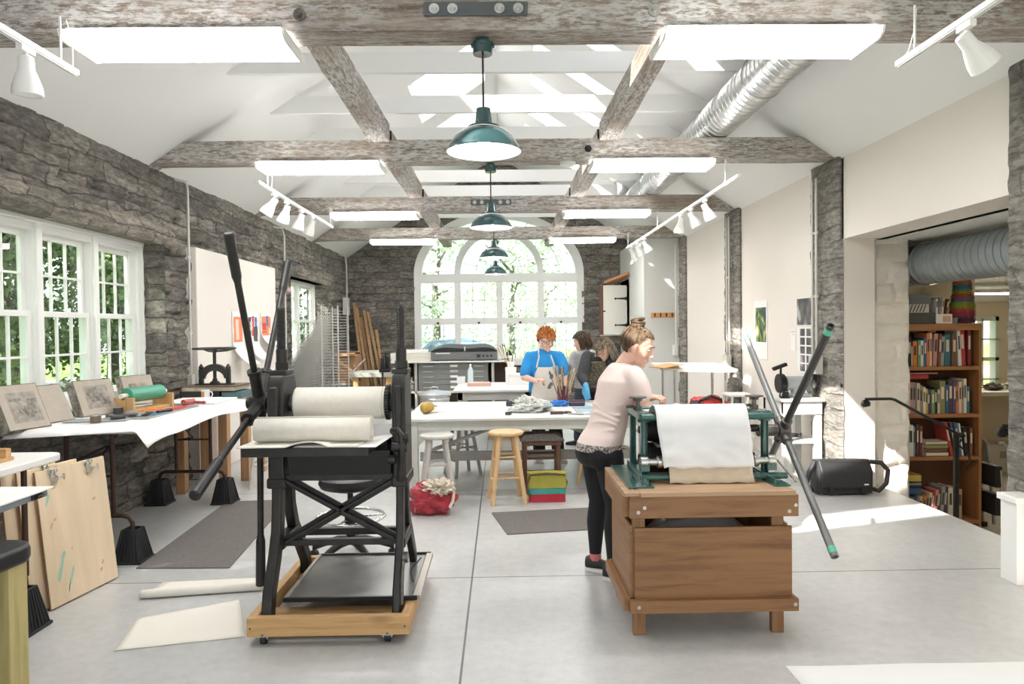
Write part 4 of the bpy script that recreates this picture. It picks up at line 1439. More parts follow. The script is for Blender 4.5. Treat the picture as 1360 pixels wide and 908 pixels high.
for s in (-1, 1):
    m.box((bx + s * .14 - .02, by - .025, z0), (bx + s * .14 + .02, by + .025, z0 + .16)).lathe([(.02, 0), (.026, .02), (.012, .045), (0, .06)], 12, Matrix.Translation((bx + s * .14, by, z0 + .16)))
pts = [(bx + .14 * cos(PI * k / 16), z0 + .1 + .115 * sin(PI * k / 16)) for k in range(17)]
pin = [(bx + .105 * cos(PI * k / 16), z0 + .06 + .085 * sin(PI * k / 16)) for k in range(17)]
m.prism(pts + pin[::-1], 'y', by - .028, by + .028)
part(m, 'frame', CASTIRON, t, .004)
part(MB().cyl((bx, by, z0 + .012), (bx, by, z0 + .34), .017, n=14).lathe([(.05, 0), (.05, .012), (.025, .03), (.022, .05)], 18, Matrix.Translation((bx, by, z0 + .012))), 'screw', CASTIRON, t)
m = MB().tube([(bx + .205 * cos(2 * PI * k / 40), by + .205 * sin(2 * PI * k / 40), z0 + .375) for k in range(40)], .011, 8, closed=True).cyl((bx, by, z0 + .335), (bx, by, z0 + .36), .03, n=14)
for k in range(3):
    a = k * 2 * PI / 3 + .4
    m.tube([(bx, by, z0 + .345), (bx + .12 * cos(a), by + .12 * sin(a), z0 + .352), (bx + .2 * cos(a), by + .2 * sin(a), z0 + .372)], .01, 8)
part(m, 'handwheel', CASTIRON, t)


def mug(label, x, y, z, c):
    t = thing('mug', label, 'mug', (x, y, z))
    T = Matrix.Translation((x, y, z))
    part(MB().lathe([(0, 0), (.036, 0), (.04, .006), (.04, .095), (.037, .097), (.035, .092), (.035, .01), (0, .008)], 24, T), 'cup', WPAINT, t)
    part(MB().tube([(x + .038, y, z + .075), (x + .062, y, z + .075), (x + .07, y, z + .05), (x + .06, y, z + .025), (x + .038, y, z + .022)], .006, 8), 'handle', WPAINT, t)
    part(MB().lathe([(.0405, .02), (.0405, .08)], 24, T) if False else _mb(lambda m: m.add([(x + .0408 * cos(a), y + .0408 * sin(a), z + h) for h in (.02, .08) for a in (R(215), R(235), R(255), R(275))], [(0, 1, 5, 4), (1, 2, 6, 5), (2, 3, 7, 6)])), 'printed_picture', P('mug print', (.6, .25, .1), .5), t, fixn=False)


mug('white mug with an orange picture before the book press', -2.97, 7.06, .931, 0)


def round_stool(label, x, y, h, r, mt, seatm, rz=0, group=None, splay=.06, name='round_stool', lo=(.28, .5), lr=.018):
    t = thing(name, label, 'stool', (x, y, 0), rz, group, world=False)
    part(MB().lathe([(0, h - .035), (r * .9, h - .035), (r, h - .025), (r, h - .008), (r * .95, h), (0, h - .003)], 32), 'seat', seatm, t)
    bt = r * .95 + splay
    P4 = []
    for k in range(4):
        a = PI / 4 + k * PI / 2
        p, q = V((r * .62 * cos(a), r * .62 * sin(a), h - .03)), V((bt * cos(a), bt * sin(a), 0))
        part(MB().cyl(q, p, lr * .85, lr, 12), 'leg', mt, t)
        P4.append((p, q))
    for k in range(4):
        for f in ((lo[0], lo[1]) if k % 2 else (lo[0] + .06, lo[1] + .06)):
            a = P4[k][1].lerp(P4[k][0], f)
            b = P4[(k + 1) % 4][1].lerp(P4[(k + 1) % 4][0], f)
            part(MB().cyl(a, b, .0095, n=8), 'rung', mt, t)
    return t


round_stool('pale grey stool beside the timber post bench', -2.47, 7.32, .71, .165, STOOLGREY, STOOLGREY, .3)

# prints pinned to the plaster panel
COLS = {'orange': (.8, .25, .12), 'red': (.62, .07, .08), 'blue': (.10, .18, .4), 'green': (.1, .24, .16), 'pale': (.8, .6, .5), 'dark': (.09, .085, .09)}
PM = [PAPER] + [P('print ink ' + k, v, .7) for k, v in COLS.items()]


def pinned_print(label, y0, y1, z0, z1, curl, seed, shapes):
    t = thing('art_print', label, 'print', (XL + .09, (y0 + y1) / 2, z0))

    def sh(s, u, o=0):
        return (XL + .092 + o + curl * max(0, .45 - u) ** 2 * 3, y0 + (y1 - y0) * s, z0 + (z1 - z0) * u)
    part(MB().grid(sh, 6, 14), 'sheet', PAPER, t, solid=.0015)
    rg = random.Random(seed)
    m = MB()
    for i, (s0, s1, u0, u1, c) in enumerate(shapes):
        m.mat(list(COLS).index(c))
        n = 6
        m.grid(lambda a, b: sh(s0 + (s1 - s0) * a + .03 * rg.uniform(-1, 1), u0 + (u1 - u0) * b, .002 + .0004 * i), 5, n)
    part(m, 'printed_image', PM[1:], t)


pinned_print('tall curled print with orange and pale shapes on the plaster panel', 8.62, 8.99, 1.2, 1.86, .35, 1, [(.12, .9, .42, .9, 'orange'), (.3, .6, .45, .85, 'pale'), (.15, .3, .5, .7, 'orange')])
pinned_print('print of small dark and red marks between two orange prints', 9.12, 9.55, 1.24, 1.86, .3, 2, [(.1, .35, .4, .9, 'dark'), (.4, .6, .5, .92, 'red'), (.55, .9, .38, .7, 'dark'), (.65, .85, .7, .9, 'blue'), (.25, .45, .62, .8, 'pale')])
pinned_print('short print with red and orange block shapes on the plaster panel', 9.64, 10.08, 1.42, 1.86, .2, 3, [(.08, .92, .3, .9, 'orange'), (.15, .5, .35, .7, 'red'), (.5, .7, .6, .92, 'blue'), (.7, .9, .3, .55, 'pale')])

# folding table and drawing boards at the near left
t = thing('folding_table', 'white folding table with a rounded corner behind the leaning boards', 'table', (-2.85, 3.1, 0))
m = MB()
poly = [(-3.3, 2.2), (-2.44, 2.2)] + [(-2.51 + .07 * cos(a * PI / 16), 3.87 + .07 * sin(a * PI / 16)) for a in range(9)] + [(-3.3, 3.94)]
m.prism(poly, 'z', .905, .945)
part(m, 'tabletop', P('white plastic table top', (.78, .77, .74), .45), t, .008)
for x in (-3.15, -2.58):
    part(MB().tube([(x, 3.8, .905), (x, 3.8, .3)], .015, 10), 'leg', LEGB, t)
    part(MB().tube([(x, 2.4, .905), (x, 2.4, .3)], .015, 10), 'leg', LEGB, t)
for y in (3.8, 2.4):
    part(MB().tube([(-3.25, y, .2), (-3.25, y, .28), (-3.2, y, .31), (-2.64, y, .31), (-2.615, y, .28), (-2.61, y, .2)], .015, 10), 'leg_foot', LEGB, t)
riser('black ribbed riser behind the leaning boards, near the treated post', -2.61, 3.8)
t = thing('bench_hook', 'orange pine bench hook lying on the white folding table', 'bench hook', (-2.72, 3.4, .946))
part(MB().box((-3.0, 3.15, .946), (-2.56, 3.70, .966)), 'board', PINE, t, .003)
part(MB().box((-3.0, 3.64, .966), (-2.56, 3.68, 1.012)), 'fence', PINE, t, .003)


def lean_board(label, p0, p1, h, dx, mt=PLY, stains=0):
    """plywood board standing on its edge p0-p1, top leaning by dx"""
    a, b = V((*p0, 0)), V((*p1, 0))
    t = thing('drawing_board', label, 'drawing board', (a + b) / 2, group='plywood boards leaning by the folding tables')
    d = (b - a).normalized()
    L = (b - a).length
    n = V((d.y, -d.x, 0))
    upv = (V((0, 0, h)) - n * dx).normalized()
    nn = d.cross(upv).normalized()
    if nn.x < 0:
        nn = -nn
    M = Matrix(((d.x, nn.x, upv.x, a.x), (d.y, nn.y, upv.y, a.y), (d.z, nn.z, upv.z, a.z + .008), (0, 0, 0, 1)))
    part(MB().box((0, -.014, 0), (L, 0, h), M), 'panel', mt, t, .002)
    part(MB().box((0, -.0145, -.0), (L, -.0, .002), M).box((-.002, -.012, 0), (0, -.002, h), M), 'edge', P('board edge %s' % label[:12], (.30, .17, .10), .7), t)
    if stains:
        rg = random.Random(3)
        SM = [P('faded green stain', (.36, .56, .44), .7), P('ochre stain', (.62, .40, .20), .7)]
        for c, pts in ((0, [(.1, .2, .02, .09), (.17, .13, .012, .1), (.13, .28, .02, .03), (.06, .62, .014, .06)]), (1, [(.41, .1, .016, .02), (.43, .14, .012, .02), (.07, .47, .012, .03), (.1, .5, .014, .014), (.42, .55, .02, .014), (.2, .3, .008, .01)])):
            for (s, z, w, hh) in pts:
                m = MB()
                n_ = 10
                m.add([M @ V((s + (.75 * w * cos(2 * PI * k / n_) + .3 * hh * sin(2 * PI * k / n_)) * rg.uniform(.7, 1.2), .0006, z + .75 * hh * sin(2 * PI * k / n_) * rg.uniform(.7, 1.2))) for k in range(n_)], [tuple(range(n_))])
                part(m, 'paint_stain', SM[c], t)
    return M, L


M1, L1 = lean_board('pale paint-stained plywood board in front of the leaning stack', (-2.615, 4.06), (-2.525, 4.6), .80, .09, PLY, 1)
M2, L2 = lean_board('plywood board second in the leaning stack', (-2.665, 3.97), (-2.60, 4.42), .815, .08)
M3, L3 = lean_board('plywood board at the back of the leaning stack', (-2.715, 3.9), (-2.665, 4.3), .83, .07)
M4, L4 = lean_board('narrow plywood board standing below the white folding table', (-2.66, 3.42), (-2.62, 3.63), .72, .05, PLY)


def clip(label, M, s, z):
    t = thing('board_clip', label, 'clip', M @ V((s, .0, z)), group='metal clips on the plywood boards')
    m = MB().box((s - .018, -.02, z - .06), (s + .018, .012, z - .045), M).box((s - .018, .001, z - .06), (s + .018, .006, z), M).box((s - .022, -.0195, z), (s + .022, .012, z + .004), M)
    for dx in (-.016, .016):
        m.tube([M @ V((s + dx + .014 * cos(a * PI / 6), .012, z + .012 + .014 * sin(a * PI / 6))) for a in range(12)], .004, 6, closed=True)
    part(m, 'jaw', STEEL, t)
    m = MB().cyl(M @ V((s + .0, .02, z - .035)), M @ V((s + .065, .02, z - .03)), .0045, n=8).cyl(M @ V((s + .065, .02, z - .048)), M @ V((s + .065, .02, z - .012)), .005, n=8).box((s - .012, .006, z - .045), (s + .012, .03, z - .02), M)
    part(m, 'thumb_screw', STEEL, t)


clip('metal clip near the left corner of the front plywood board', M1, .12, .77)
clip('metal clip near the upper right corner of the front plywood board', M1, .40, .775)
clip('metal clip on the second plywood board of the stack', M2, .2, .815)
clip('metal clip on the backmost plywood board of the stack', M3, .13, .83)
clip('metal clip on the narrow board below the folding table', M4, .08, .72)

t = thing('drafting_table', 'white topped drafting table with a grey edge at the lower left', 'table', (-2.4, 2.2, 0))
part(MB().box((-3.05, 1.55, 0.935), (-1.875, 2.905, 0.965)), 'tabletop', P('blue grey edge', (.22, .245, .28), .5), t, .006)
part(MB().box((-3.05, 1.55, 0.965), (-1.86, 2.92, 0.972)), 'drawing_surface', PAPER, t, .002)
part(MB().box((-1.874, 2.80, .94), (-1.868, 2.86, .96)).tube([(-1.868, 2.87, .95), (-1.862, 2.85, .955), (-1.862, 2.82, .95)], .004, 6), 'catch', BLACKMET, t)
for x in (-2.95, -2.3):
    for y in (1.65, 2.78):
        part(MB().box((x - .02, y - .02, 0), (x + .02, y + .02, 0.935)), 'leg', P('satin steel leg', (.42, .41, .37), .4, .6) if x < -2.5 else P('satin steel leg b', (.42, .41, .37), .4, .6), t, .003)
t = thing('post_stool', 'black topped stool on thick greenish timber posts at the near left', 'stool', (-2.1, 2.6, 0))
m = MB().prism([(-2.45, 2.3), (-1.82, 2.3)] + [(-1.88 + .1 * cos(a * PI / 16), 2.62 + .1 * sin(a * PI / 16)) for a in range(9)] + [(-2.45, 2.72)], 'z', .745, .815)
part(m, 'seat', BLACKPL, t, .02)
for x in (-2.37, -1.87):
    for y in (2.35, 2.62):
        part(MB().box((x - .062, y - .05, 0), (x + .062, y + .05, .745)), 'leg', GREENWOOD, t, .004)

# floor: mat, roll, sheet
m = MB().prism([(-2.5, 4.77), (-1.86, 4.75), (-2.03, 6.66), (-2.60, 6.62)], 'z', 0, .009)
solo(m, 'floor_mat', MAT_, 'long grey brown rubber mat on the floor behind the black press', 'mat', bevel=.003)
m = MB()


def rollsheet(s, u):
    p = V((-2.19, 4.23, 0)).lerp(V((-1.5, 4.335, 0)), s)
    q = V((-2.19, 4.50, 0)).lerp(V((-1.54, 4.56, 0)), s)
    if u < .45:
        f = u / .45
        w = q.lerp(p, f)
        return (w.x, w.y, .002 + .005 * f)
    a = (u - .45) / .55 * 4 * PI
    r = .027 - .012 * (u - .45) / .55
    return (p.x, p.y - r * sin(a), .03 - r * cos(a))


m.grid(rollsheet, 12, 60)
solo(m, 'paper_roll', PAPERC, 'half unrolled cream paper on the floor beside the black press', 'paper roll', solid=.002)
m = MB()


def flsheet(s, u):
    a = V((-1.97, 3.53, 0)).lerp(V((-1.36, 3.67, 0)), s)
    b = V((-2.06, 3.93, 0)).lerp(V((-1.58, 4.17, 0)), s)
    w = a.lerp(b, u)
    return (w.x, w.y, .003 + .012 * max(0, s - .7) * u + .004 * abs(noise.noise(V((s * 3, u * 3, 1)))))


m.grid(flsheet, 16, 10)
solo(m, 'paper_sheet', PAPERC, 'cream paper sheet lying flat on the floor by the dolly', 'paper', solid=.0015)
# ------------------------------------------------------------ work table and what is on it
TT = .742
t = thing('work_table', 'large white work table in the middle of the studio', 'table', (.27, 7.6, 0))
part(MB().box((-.95, 6.76, .715), (1.48, 8.34, TT)), 'tabletop', WTABLE, t, .006)
for y in (6.84, 8.24):
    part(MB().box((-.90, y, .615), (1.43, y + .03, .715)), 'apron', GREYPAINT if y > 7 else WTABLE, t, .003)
for x in (-.9, 1.40):
    part(MB().box((x, 6.87, .615), (x + .03, 8.24, .715)), 'apron', WTABLE, t, .003)
for x in (-.91, 1.35):
    for y in (6.83, 8.2):
        part(MB().box((x, y, 0), (x + .085, y + .085, .715)), 'leg', WTABLE, t, .004)
part(MB().prism([(-.83, .615), (-.66, .615), (-.83, .46)], 'y', 6.85, 6.87), 'gusset', WTABLE, t, .002)
m = MB().bar((-.85, 7.5, .28), (.32, 7.5, .70), .03, .115, (0, 1, 0)).bar((.3, 7.5, .70), (1.38, 7.5, .3), .03, .115, (0, 1, 0))
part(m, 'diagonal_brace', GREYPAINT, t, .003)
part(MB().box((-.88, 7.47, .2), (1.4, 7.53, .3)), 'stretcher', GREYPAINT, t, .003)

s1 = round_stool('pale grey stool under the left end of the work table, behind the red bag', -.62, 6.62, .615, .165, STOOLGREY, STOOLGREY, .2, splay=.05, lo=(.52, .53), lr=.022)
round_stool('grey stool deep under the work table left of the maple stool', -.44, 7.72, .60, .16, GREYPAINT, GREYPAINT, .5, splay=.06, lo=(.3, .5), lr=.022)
round_stool('clear maple stool with a round seat before the work table', .035, 6.5, .655, .162, BIRCH, BIRCH, .15, splay=.06, lo=(.32, .62), lr=.024)
t = thing('padded_stool', 'dark wooden seat with a sheepskin pad behind the maple stool', 'stool', (.38, 7.0, 0))
for x in (.2, .53):
    for y in (6.72 + .1, 7.12):
        part(MB().box((x, y, 0), (x + .04, y + .04, .50)), 'leg', DARKWOOD, t, .003)
part(MB().box((.19, 6.81, .46), (.58, 7.17, .5)), 'seat_frame', DARKWOOD, t, .004)
for y in (6.83, 7.13):
    part(MB().box((.22, y, .12), (.54, y + .022, .155)), 'stretcher', DARKWOOD, t, .002)
    part(MB().box((.22, y, .32), (.54, y + .018, .345)), 'stretcher', DARKWOOD, t, .002)
m = MB()
for k in range(2):
    m.grid(lambda s, u, k=k: (.17 + .44 * s, 6.80 + .4 * u, .505 + (.06 if k else .0) * (1 - max(abs(2 * s - 1), abs(2 * u - 1)) ** 4) + .012 * noise.noise(V((s * 14, u * 14, k)))), 24, 20)
part(m, 'sheepskin_pad', P('grey brown sheepskin', (.12, .105, .095), .95, c2=(.2, .18, .165), scale=50, bmp=.8, bd=.01), t)
round_stool('maple stool half hidden behind the standing woman in pink', .98, 7.15, .64, .16, BIRCH, BIRCH, .6, splay=.06, lo=(.32, .6), lr=.022)

solo(MB().prism([(-.1, 6.07), (.03, 5.42), (1.0, 5.56), (1.0, 6.22)], 'z', 0, .009), 'floor_mat', MAT_, 'grey brown rubber mat on the floor before the maple stool', 'mat', bevel=.003)


def blob(c, r, amp, fr, seed, n=36, m_=24, flat=0):
    """crumpled rounded mass resting on its base"""
    mb = MB()
    vs, fs = [], []
    for j in range(m_ + 1):
        th = PI * j / m_
        for i in range(n):
            ph = 2 * PI * i / n
            d = V((sin(th) * cos(ph), sin(th) * sin(ph), -cos(th)))
            k = 1 + amp * noise.noise(d * fr + V((seed, 0, 0))) + amp * .6 * (abs(noise.noise(d * fr * 2.3 + V((0, seed, 0)))) - .25)
            p = V((d.x * r[0] * k, d.y * r[1] * k, d.z * r[2] * k))
            if flat:
                p.z = max(p.z, -r[2] * flat)
            vs.append(p + V(c))
    for j in range(m_):
        for i in range(n):
            fs.append((j * n + i, j * n + (i + 1) % n, (j + 1) * n + (i + 1) % n, (j + 1) * n + i))
    mb.add(vs, fs)
    return mb


# red bag with a woolly scarf
t = thing('tote_bag', 'crumpled crimson bag stuffed with a cream woolly scarf', 'bag', (-.63, 6.12, 0))
part(blob((-.63, 6.12, .125), (.205, .15, .155), .32, 2.4, 4, 60, 40, .8), 'bag_body', REDC, t)
part(blob((-.56, 6.06, .235), (.125, .10, .065), .6, 4.5, 9, 60, 40), 'scarf', P('cream wool', (.70, .63, .52), .95, c2=(.62, .55, .44), scale=40, bmp=.6, bd=.006), t)
m = MB().tube([(-.46, 6.1, .22), (-.425, 6.05, .19), (-.435, 6.02, .12), (-.46, 6.0, .07)], .014, 8)
part(m, 'strap', P('cream strap', (.68, .62, .5), .8), t)
# messenger bag
t = thing('messenger_bag', 'small yellow, teal and red messenger bag on the floor', 'bag', (.41, 6.5, 0))
for nm, z0, z1, c, d in (('base', .0, .075, (.50, .03, .05), .0), ('body', .075, .13, (.06, .33, .28), .004), ('flap', .13, .265, (.36, .33, .05), .012)):
    m = MB()

    def bg_(s, u, z0=z0, z1=z1, d=d):
        a = 2 * PI * s
        e = .28
        c_, s_ = cos(a), sin(a)
        z = z0 + (z1 - z0) * u
        w = 1 - .25 * max(0, z - .1) / .17
        return (.41 + (.17 + d) * abs(c_) ** e * (1 if c_ > 0 else -1), 6.5 + (.075 + d) * abs(s_) ** e * (1 if s_ > 0 else -1) * w, z + .006 * noise.noise(V((c_ * 3, s_ * 3, z * 9))))
    m.grid(bg_, 48, 8)
    ring = [bg_(k / 48, 1) for k in range(48)]
    m.add(ring + [(.41, 6.5, z1 + .004)], [(k, (k + 1) % 48, 48) for k in range(48)])
    part(m, nm, P('bag ' + nm, c, .75, c2=tuple(k * .8 for k in c), scale=9), t)
m = MB().tube([(.255, 6.44, .25), (.33, 6.425, .262), (.41, 6.42, .268), (.49, 6.425, .262), (.565, 6.44, .25), (.595, 6.46, .18), (.575, 6.44, .12)], .009, 8).tube([(.255, 6.44, .25), (.22, 6.42, .16), (.225, 6.40, .09), (.26, 6.42, .06)], .009, 8)
part(m, 'strap', P('brown binding', (.10, .06, .035), .7), t)

# gourd, papers, rags, tools
t = thing('gourd', 'mottled yellow gourd lying near the left end of the work table', 'gourd', (-.77, 7.2, TT))
M = Matrix.Translation((-.77, 7.2, TT + .062)) @ Euler((0, R(80), .3)).to_matrix().to_4x4()
part(MB().lathe([(0, -.072), (.03, -.068), (.055, -.045), (.062, -.01), (.057, .025), (.042, .055), (.028, .072), (.012, .08), (0, .081)], 28, M), 'fruit', P('gourd skin', (.55, .33, .06), .45, c2=(.30, .20, .05), scale=14), t)
part(MB().tube([M @ V((0, 0, .078)), M @ V((.004, 0, .095)), M @ V((.012, 0, .105))], .006, 8), 'stem', P('gourd stem', (.2, .14, .06), .8), t)
BLUEW = P('pale blue wash on paper', (.80, .84, .86), .7, c2=(.66, .75, .82), scale=5)
for k, (x, y, w, h, a, mt, lb) in enumerate(((-.35, 7.3, .62, .5, .1, BLUEW, 'large pale blue washed sheet left of the middle of the work table'), (-.62, 7.75, .4, .35, -.2, PAPER, 'white sheet behind the gourd on the work table'), (.22, 7.55, .5, .4, .15, BLUEW, 'pale blue washed sheet beside the pile of rags'), (-.72, 7.35, .2, .16, .4, P('pinkish proof', (.72, .52, .42), .7), 'small pinkish proof beside the gourd'))):
    solo(MB().cbox((x, y, TT + .002 + .0012 * k), (w, h, .001), (0, 0, a)), 'paper_sheet', mt, lb, 'paper', 'sheets on the work table')
t = thing('rag_pile', 'pile of crumpled paint rags on the work table before the woman in blue', 'rags', (.29, 7.25, TT))
RAG = P('grey paint rag', (.66, .66, .63), .95, c2=(.22, .23, .22), scale=9, lo=.48, hi=.68)
for k, (dx, dy, r, s) in enumerate(((0, 0, (.17, .13, .045), 3), (-.03, .1, (.13, .1, .085), 7), (.13, .08, (.1, .09, .06), 11), (-.13, -.03, (.09, .08, .035), 15))):
    part(blob((.29 + dx, 7.25 + dy, TT + r[2] * .75), r, .45, 4.2, s, 64, 44, .7), 'rag', RAG if k < 2 else P('pale rag %d' % k, (.74, .76, .74), .95, c2=(.5, .55, .54), scale=8), t)
solo(blob((.62, 7.75, TT + .025), (.12, .07, .035), .6, 3.2, 21, 40, 28, .7), 'cleaning_cloth', P('bright blue cloth', (.05, .22, .62), .9), 'small bright blue cloth behind the pile of rags', 'cloth')
t = thing('sponge_case', 'dark violet case on the work table beside the gloved hand', 'case', (.83, 7.75, TT))
part(MB().box((.745, 7.71, TT), (.92, 7.80, TT + .065)), 'body', P('dark violet fabric', (.05, .028, .055), .7), t, .012)
part(MB().box((.742, 7.708, TT + .04), (.923, 7.803, TT + .046)), 'zip', P('zip tape', (.3, .25, .32), .5), t)
t = thing('sponge_case', 'long dark case lying left of the pile of rags', 'case', (.16, 7.75, TT))
part(MB().cbox((.16, 7.78, TT + .03), (.22, .09, .06), (0, 0, -.2)), 'body', P('charcoal fabric', (.045, .045, .055), .7), t, .012)
for k, (x, y, w, d, h, a, c, lb) in enumerate(((.55, 7.0, .13, .035, .03, .15, (.10, .06, .045), 'brown wooden tool on the work table right of the rags'), (.66, 7.05, .06, .03, .025, -.3, (.07, .055, .05), 'short dark block right of the brown wooden tool'), (.06, 7.0, .05, .04, .03, .3, (.05, .05, .055), 'small black block at the near side of the rags'), (.72, 6.95, .14, .02, .015, -.5, (.4, .38, .36), 'grey metal tool near the front edge of the work table'))):
    m = MB().cbox((x, y, TT + h / 2), (w, d, h), (0, 0, a)).cyl((x + w * .4 * cos(a), y + w * .4 * sin(a), TT + h * .6), (x + w * .75 * cos(a), y + w * .75 * sin(a), TT + h * .5), h * .32, n=10)
    solo(m, 'hand_tool', P('tool %d' % k, c, .5), lb, 'tool', 'small tools on the work table', bevel=.003)
t = thing('ink_slab', 'ink slab with blue, green and orange paint under the gloved hand', 'ink slab', (.98, 7.2, TT))
part(MB().box((.76, 6.92, TT + .003), (1.25, 7.62, TT + .009)), 'glass', P('pale slab', (.62, .68, .72), .2), t, .002)
for k, (c, x, y, w, h) in enumerate((((.15, .42, .50), .86, 7.45, .16, .16), ((.35, .55, .60), 1.0, 7.3, .2, .12), ((.62, .25, .10), .98, 7.08, .14, .08), ((.5, .42, .6), .85, 7.05, .1, .1))):
    m = blob((x, y, TT + .0095), (w / 2, h / 2, .003), .4, 3, k, 24, 8)
    part(m, 'ink_patch', P('table ink %d' % k, c, .35), t)
t = thing('brush_jar', 'purple brown jar crowded with paint brushes on the work table', 'brush jar', (.70, 8.0, TT))
jx, jy = .70, 8.0
part(MB().lathe([(0, 0), (.06, 0), (.062, .01), (.066, .19), (.07, .195), (.066, .2), (.06, .19), (.056, .012), (0, .012)], 28, Matrix.Translation((jx, jy, TT))), 'jar', P('plum tin', (.115, .03, .05), .4), t)
rg = random.Random(8)
for k in range(22):
    a, r = rg.uniform(0, 6.28), rg.uniform(.01, .05)
    sp = rg.uniform(.2, 1)
    p = V((jx + r * cos(a), jy + r * sin(a), TT + .02))
    q = V((jx + (.05 + .13 * sp) * cos(a), jy + (.05 + .10 * sp) * sin(a), TT + rg.uniform(.27, .37)))
    d = (q - p).normalized()
    m = MB().cyl(p, q, .005, .0055, 8)
    b = part(m, 'brush', P('brush handle %d' % k, rg.choice([(.52, .40, .24), (.42, .28, .14), (.62, .52, .36), (.2, .12, .08)]), .5), t)
    m = MB().cyl(q, q + d * .03, .007, n=8).lathe([(.009, .03), (.013, .06), (.005, .085), (0, .088)], 8, m.frame(q, q + d)[0])
    part(m, 'bristles', P('bristles %d' % k, rg.choice([(.15, .12, .1), (.5, .42, .3), (.25, .22, .2)]), .9), b)

# ------------------------------------------------------------ middle table
MT = .78
t = thing('side_table', 'smaller white table with a bottle on it behind the work table', 'table', (-.1, 10.1, 0))
part(MB().box((-.66, 9.45, MT - .03), (.44, 10.85, MT)), 'tabletop', WTABLE, t, .005)
part(MB().box((-.6, 9.5, MT - .14), (.38, 9.53, MT - .03)), 'apron', GREYPAINT, t, .002)
for x in (-.6, .31):
    for y in (9.5, 10.72):
        part(MB().box((x, y, 0), (x + .07, y + .07, MT - .03)), 'leg', GREYPAINT, t, .003)
t = thing('water_bottle', 'clear plastic bottle standing at the back of the smaller white table', 'bottle', (-.47, 10.6, MT))
T = Matrix.Translation((-.47, 10.6, MT))
part(MB().lathe([(0, 0), (.04, 0), (.045, .01), (.042, .04), (.045, .07), (.042, .1), (.045, .16), (.04, .21), (.016, .26), (.014, .28)], 24, T), 'body', P('bottle', (.62, .72, .76), .15, coat=.5), t)
part(MB().cyl((-.47, 10.6, MT + .28), (-.47, 10.6, MT + .3), .017, n=16), 'cap', WPAINT, t)
solo(MB().cbox((-.33, 10.2, MT + .025), (.34, .25, .05), (0, 0, .05)), 'book', P('salmon cover', (.66, .40, .33), .6), 'salmon pink book on the smaller white table', 'book', bevel=.004)
for k, (x, y, w, d, h, lb) in enumerate(((.27, 10.4, .34, .26, .16, 'white box at the right of the smaller white table'), (.14, 10.55, .16, .16, .24, 'tall white box left of the other white box'), (-.62, 10.7, .12, .1, .1, 'small white box behind the bottle'))):
    t = thing('carton', lb, 'box', (x, y, MT))
    part(MB().box((x - w / 2, y - d / 2, MT), (x + w / 2, y + d / 2, MT + h)), 'body', PAPER, t, .003)
    part(MB().box((x - w / 2 - .003, y - d / 2 - .003, MT + h * .8), (x + w / 2 + .003, y + d / 2 + .003, MT + h + .003)), 'lid', WPAINT, t, .003)
t = thing('brush_jar', 'white pot of long brushes on the tall white box', 'brush jar', (.14, 10.55, MT + .245))
part(MB().lathe([(0, 0), (.05, 0), (.055, .09), (.05, .09), (.045, .008), (0, .008)], 20, Matrix.Translation((.14, 10.55, MT + .244))), 'pot', WPAINT, t)
for k, (dx, dz) in enumerate(((-.16, .3), (-.1, .33), (-.05, .3), (.06, .32), (-.2, .26))):
    part(MB().cyl((.14 + dx * .15, 10.55, MT + .26), (.14 + dx, 10.55 + .03 * k, MT + .28 + dz), .007, n=8), 'brush', DARKWOOD if k % 2 else PINEZ, t)
for k, (x, y, w, h, a) in enumerate(((-.35, 9.75, .4, .28, .2), (.1, 9.8, .4, .3, -.1))):
    solo(MB().cbox((x, y, MT + .003 + k * .001), (w, h, .002), (0, 0, a)), 'paper_sheet', BLUEW if k else PAPER, ['white sheet at the front left of the smaller white table', 'pale blue sheet at the front right of the smaller white table'][k], 'paper')
t = thing('wooden_crate', 'small orange wooden crate behind the white boxes', 'crate', (.45, 11.3, .6))
for z in (.72, .80):
    part(MB().box((.3, 11.2, z), (.62, 11.22, z + .07)), 'slat', PINE, t, .002)
part(MB().box((.3, 11.2, .70), (.32, 11.5, .87)), 'end_panel', PINEZ, t, .002)
part(MB().box((.6, 11.2, .70), (.62, 11.5, .87)), 'end_panel', PINEZ, t, .002)
part(MB().box((.3, 11.22, .69), (.62, 11.5, .70)), 'bottom_panel', PINE, t)
t = thing('low_stand', 'low white stand under the orange crate', 'stand', (.45, 11.35, 0))
part(MB().box((.2, 11.15, .65), (.7, 11.6, .69)), 'top', WTABLE, t, .003)
for x in (.22, .64):
    for y in (11.17, 11.54):
        part(MB().box((x, y, 0), (x + .04, y + .04, .65)), 'leg', WTABLE, t)

# ------------------------------------------------------------ counter along the end wall
t = thing('counter', 'long white counter with open bays under the arched window', 'counter', (-1.0, 14.6, 0))
part(MB().box((-2.26, 14.05, .94), (.26, 14.95, .975)), 'worktop', WTABLE, t, .005)
for x in (-1.92, -1.75, -.2, .16):
    part(MB().box((x, 14.1, 0), (x + .05, 14.9, .94)), 'upright', GREYPAINT if x < 0 else WTABLE, t, .003)
part(MB().box((-1.9, 14.1, .33), (-.2, 14.9, .37)), 'shelf', PAPERC, t, .003)
part(MB().box((-1.9, 14.86, .0), (.2, 14.9, .94)), 'back_panel', P('counter back', (.20, .15, .11), .8), t)
FF = P('grey steel cabinet', (.215, .225, .215), .45)
t = thing('flat_file', 'grey steel flat file with five shallow drawers under the counter', 'flat file', (-.98, 14.5, .37))
part(MB().box((-1.68, 14.17, .372), (-.27, 14.84, .93)), 'body', FF, t, .004)
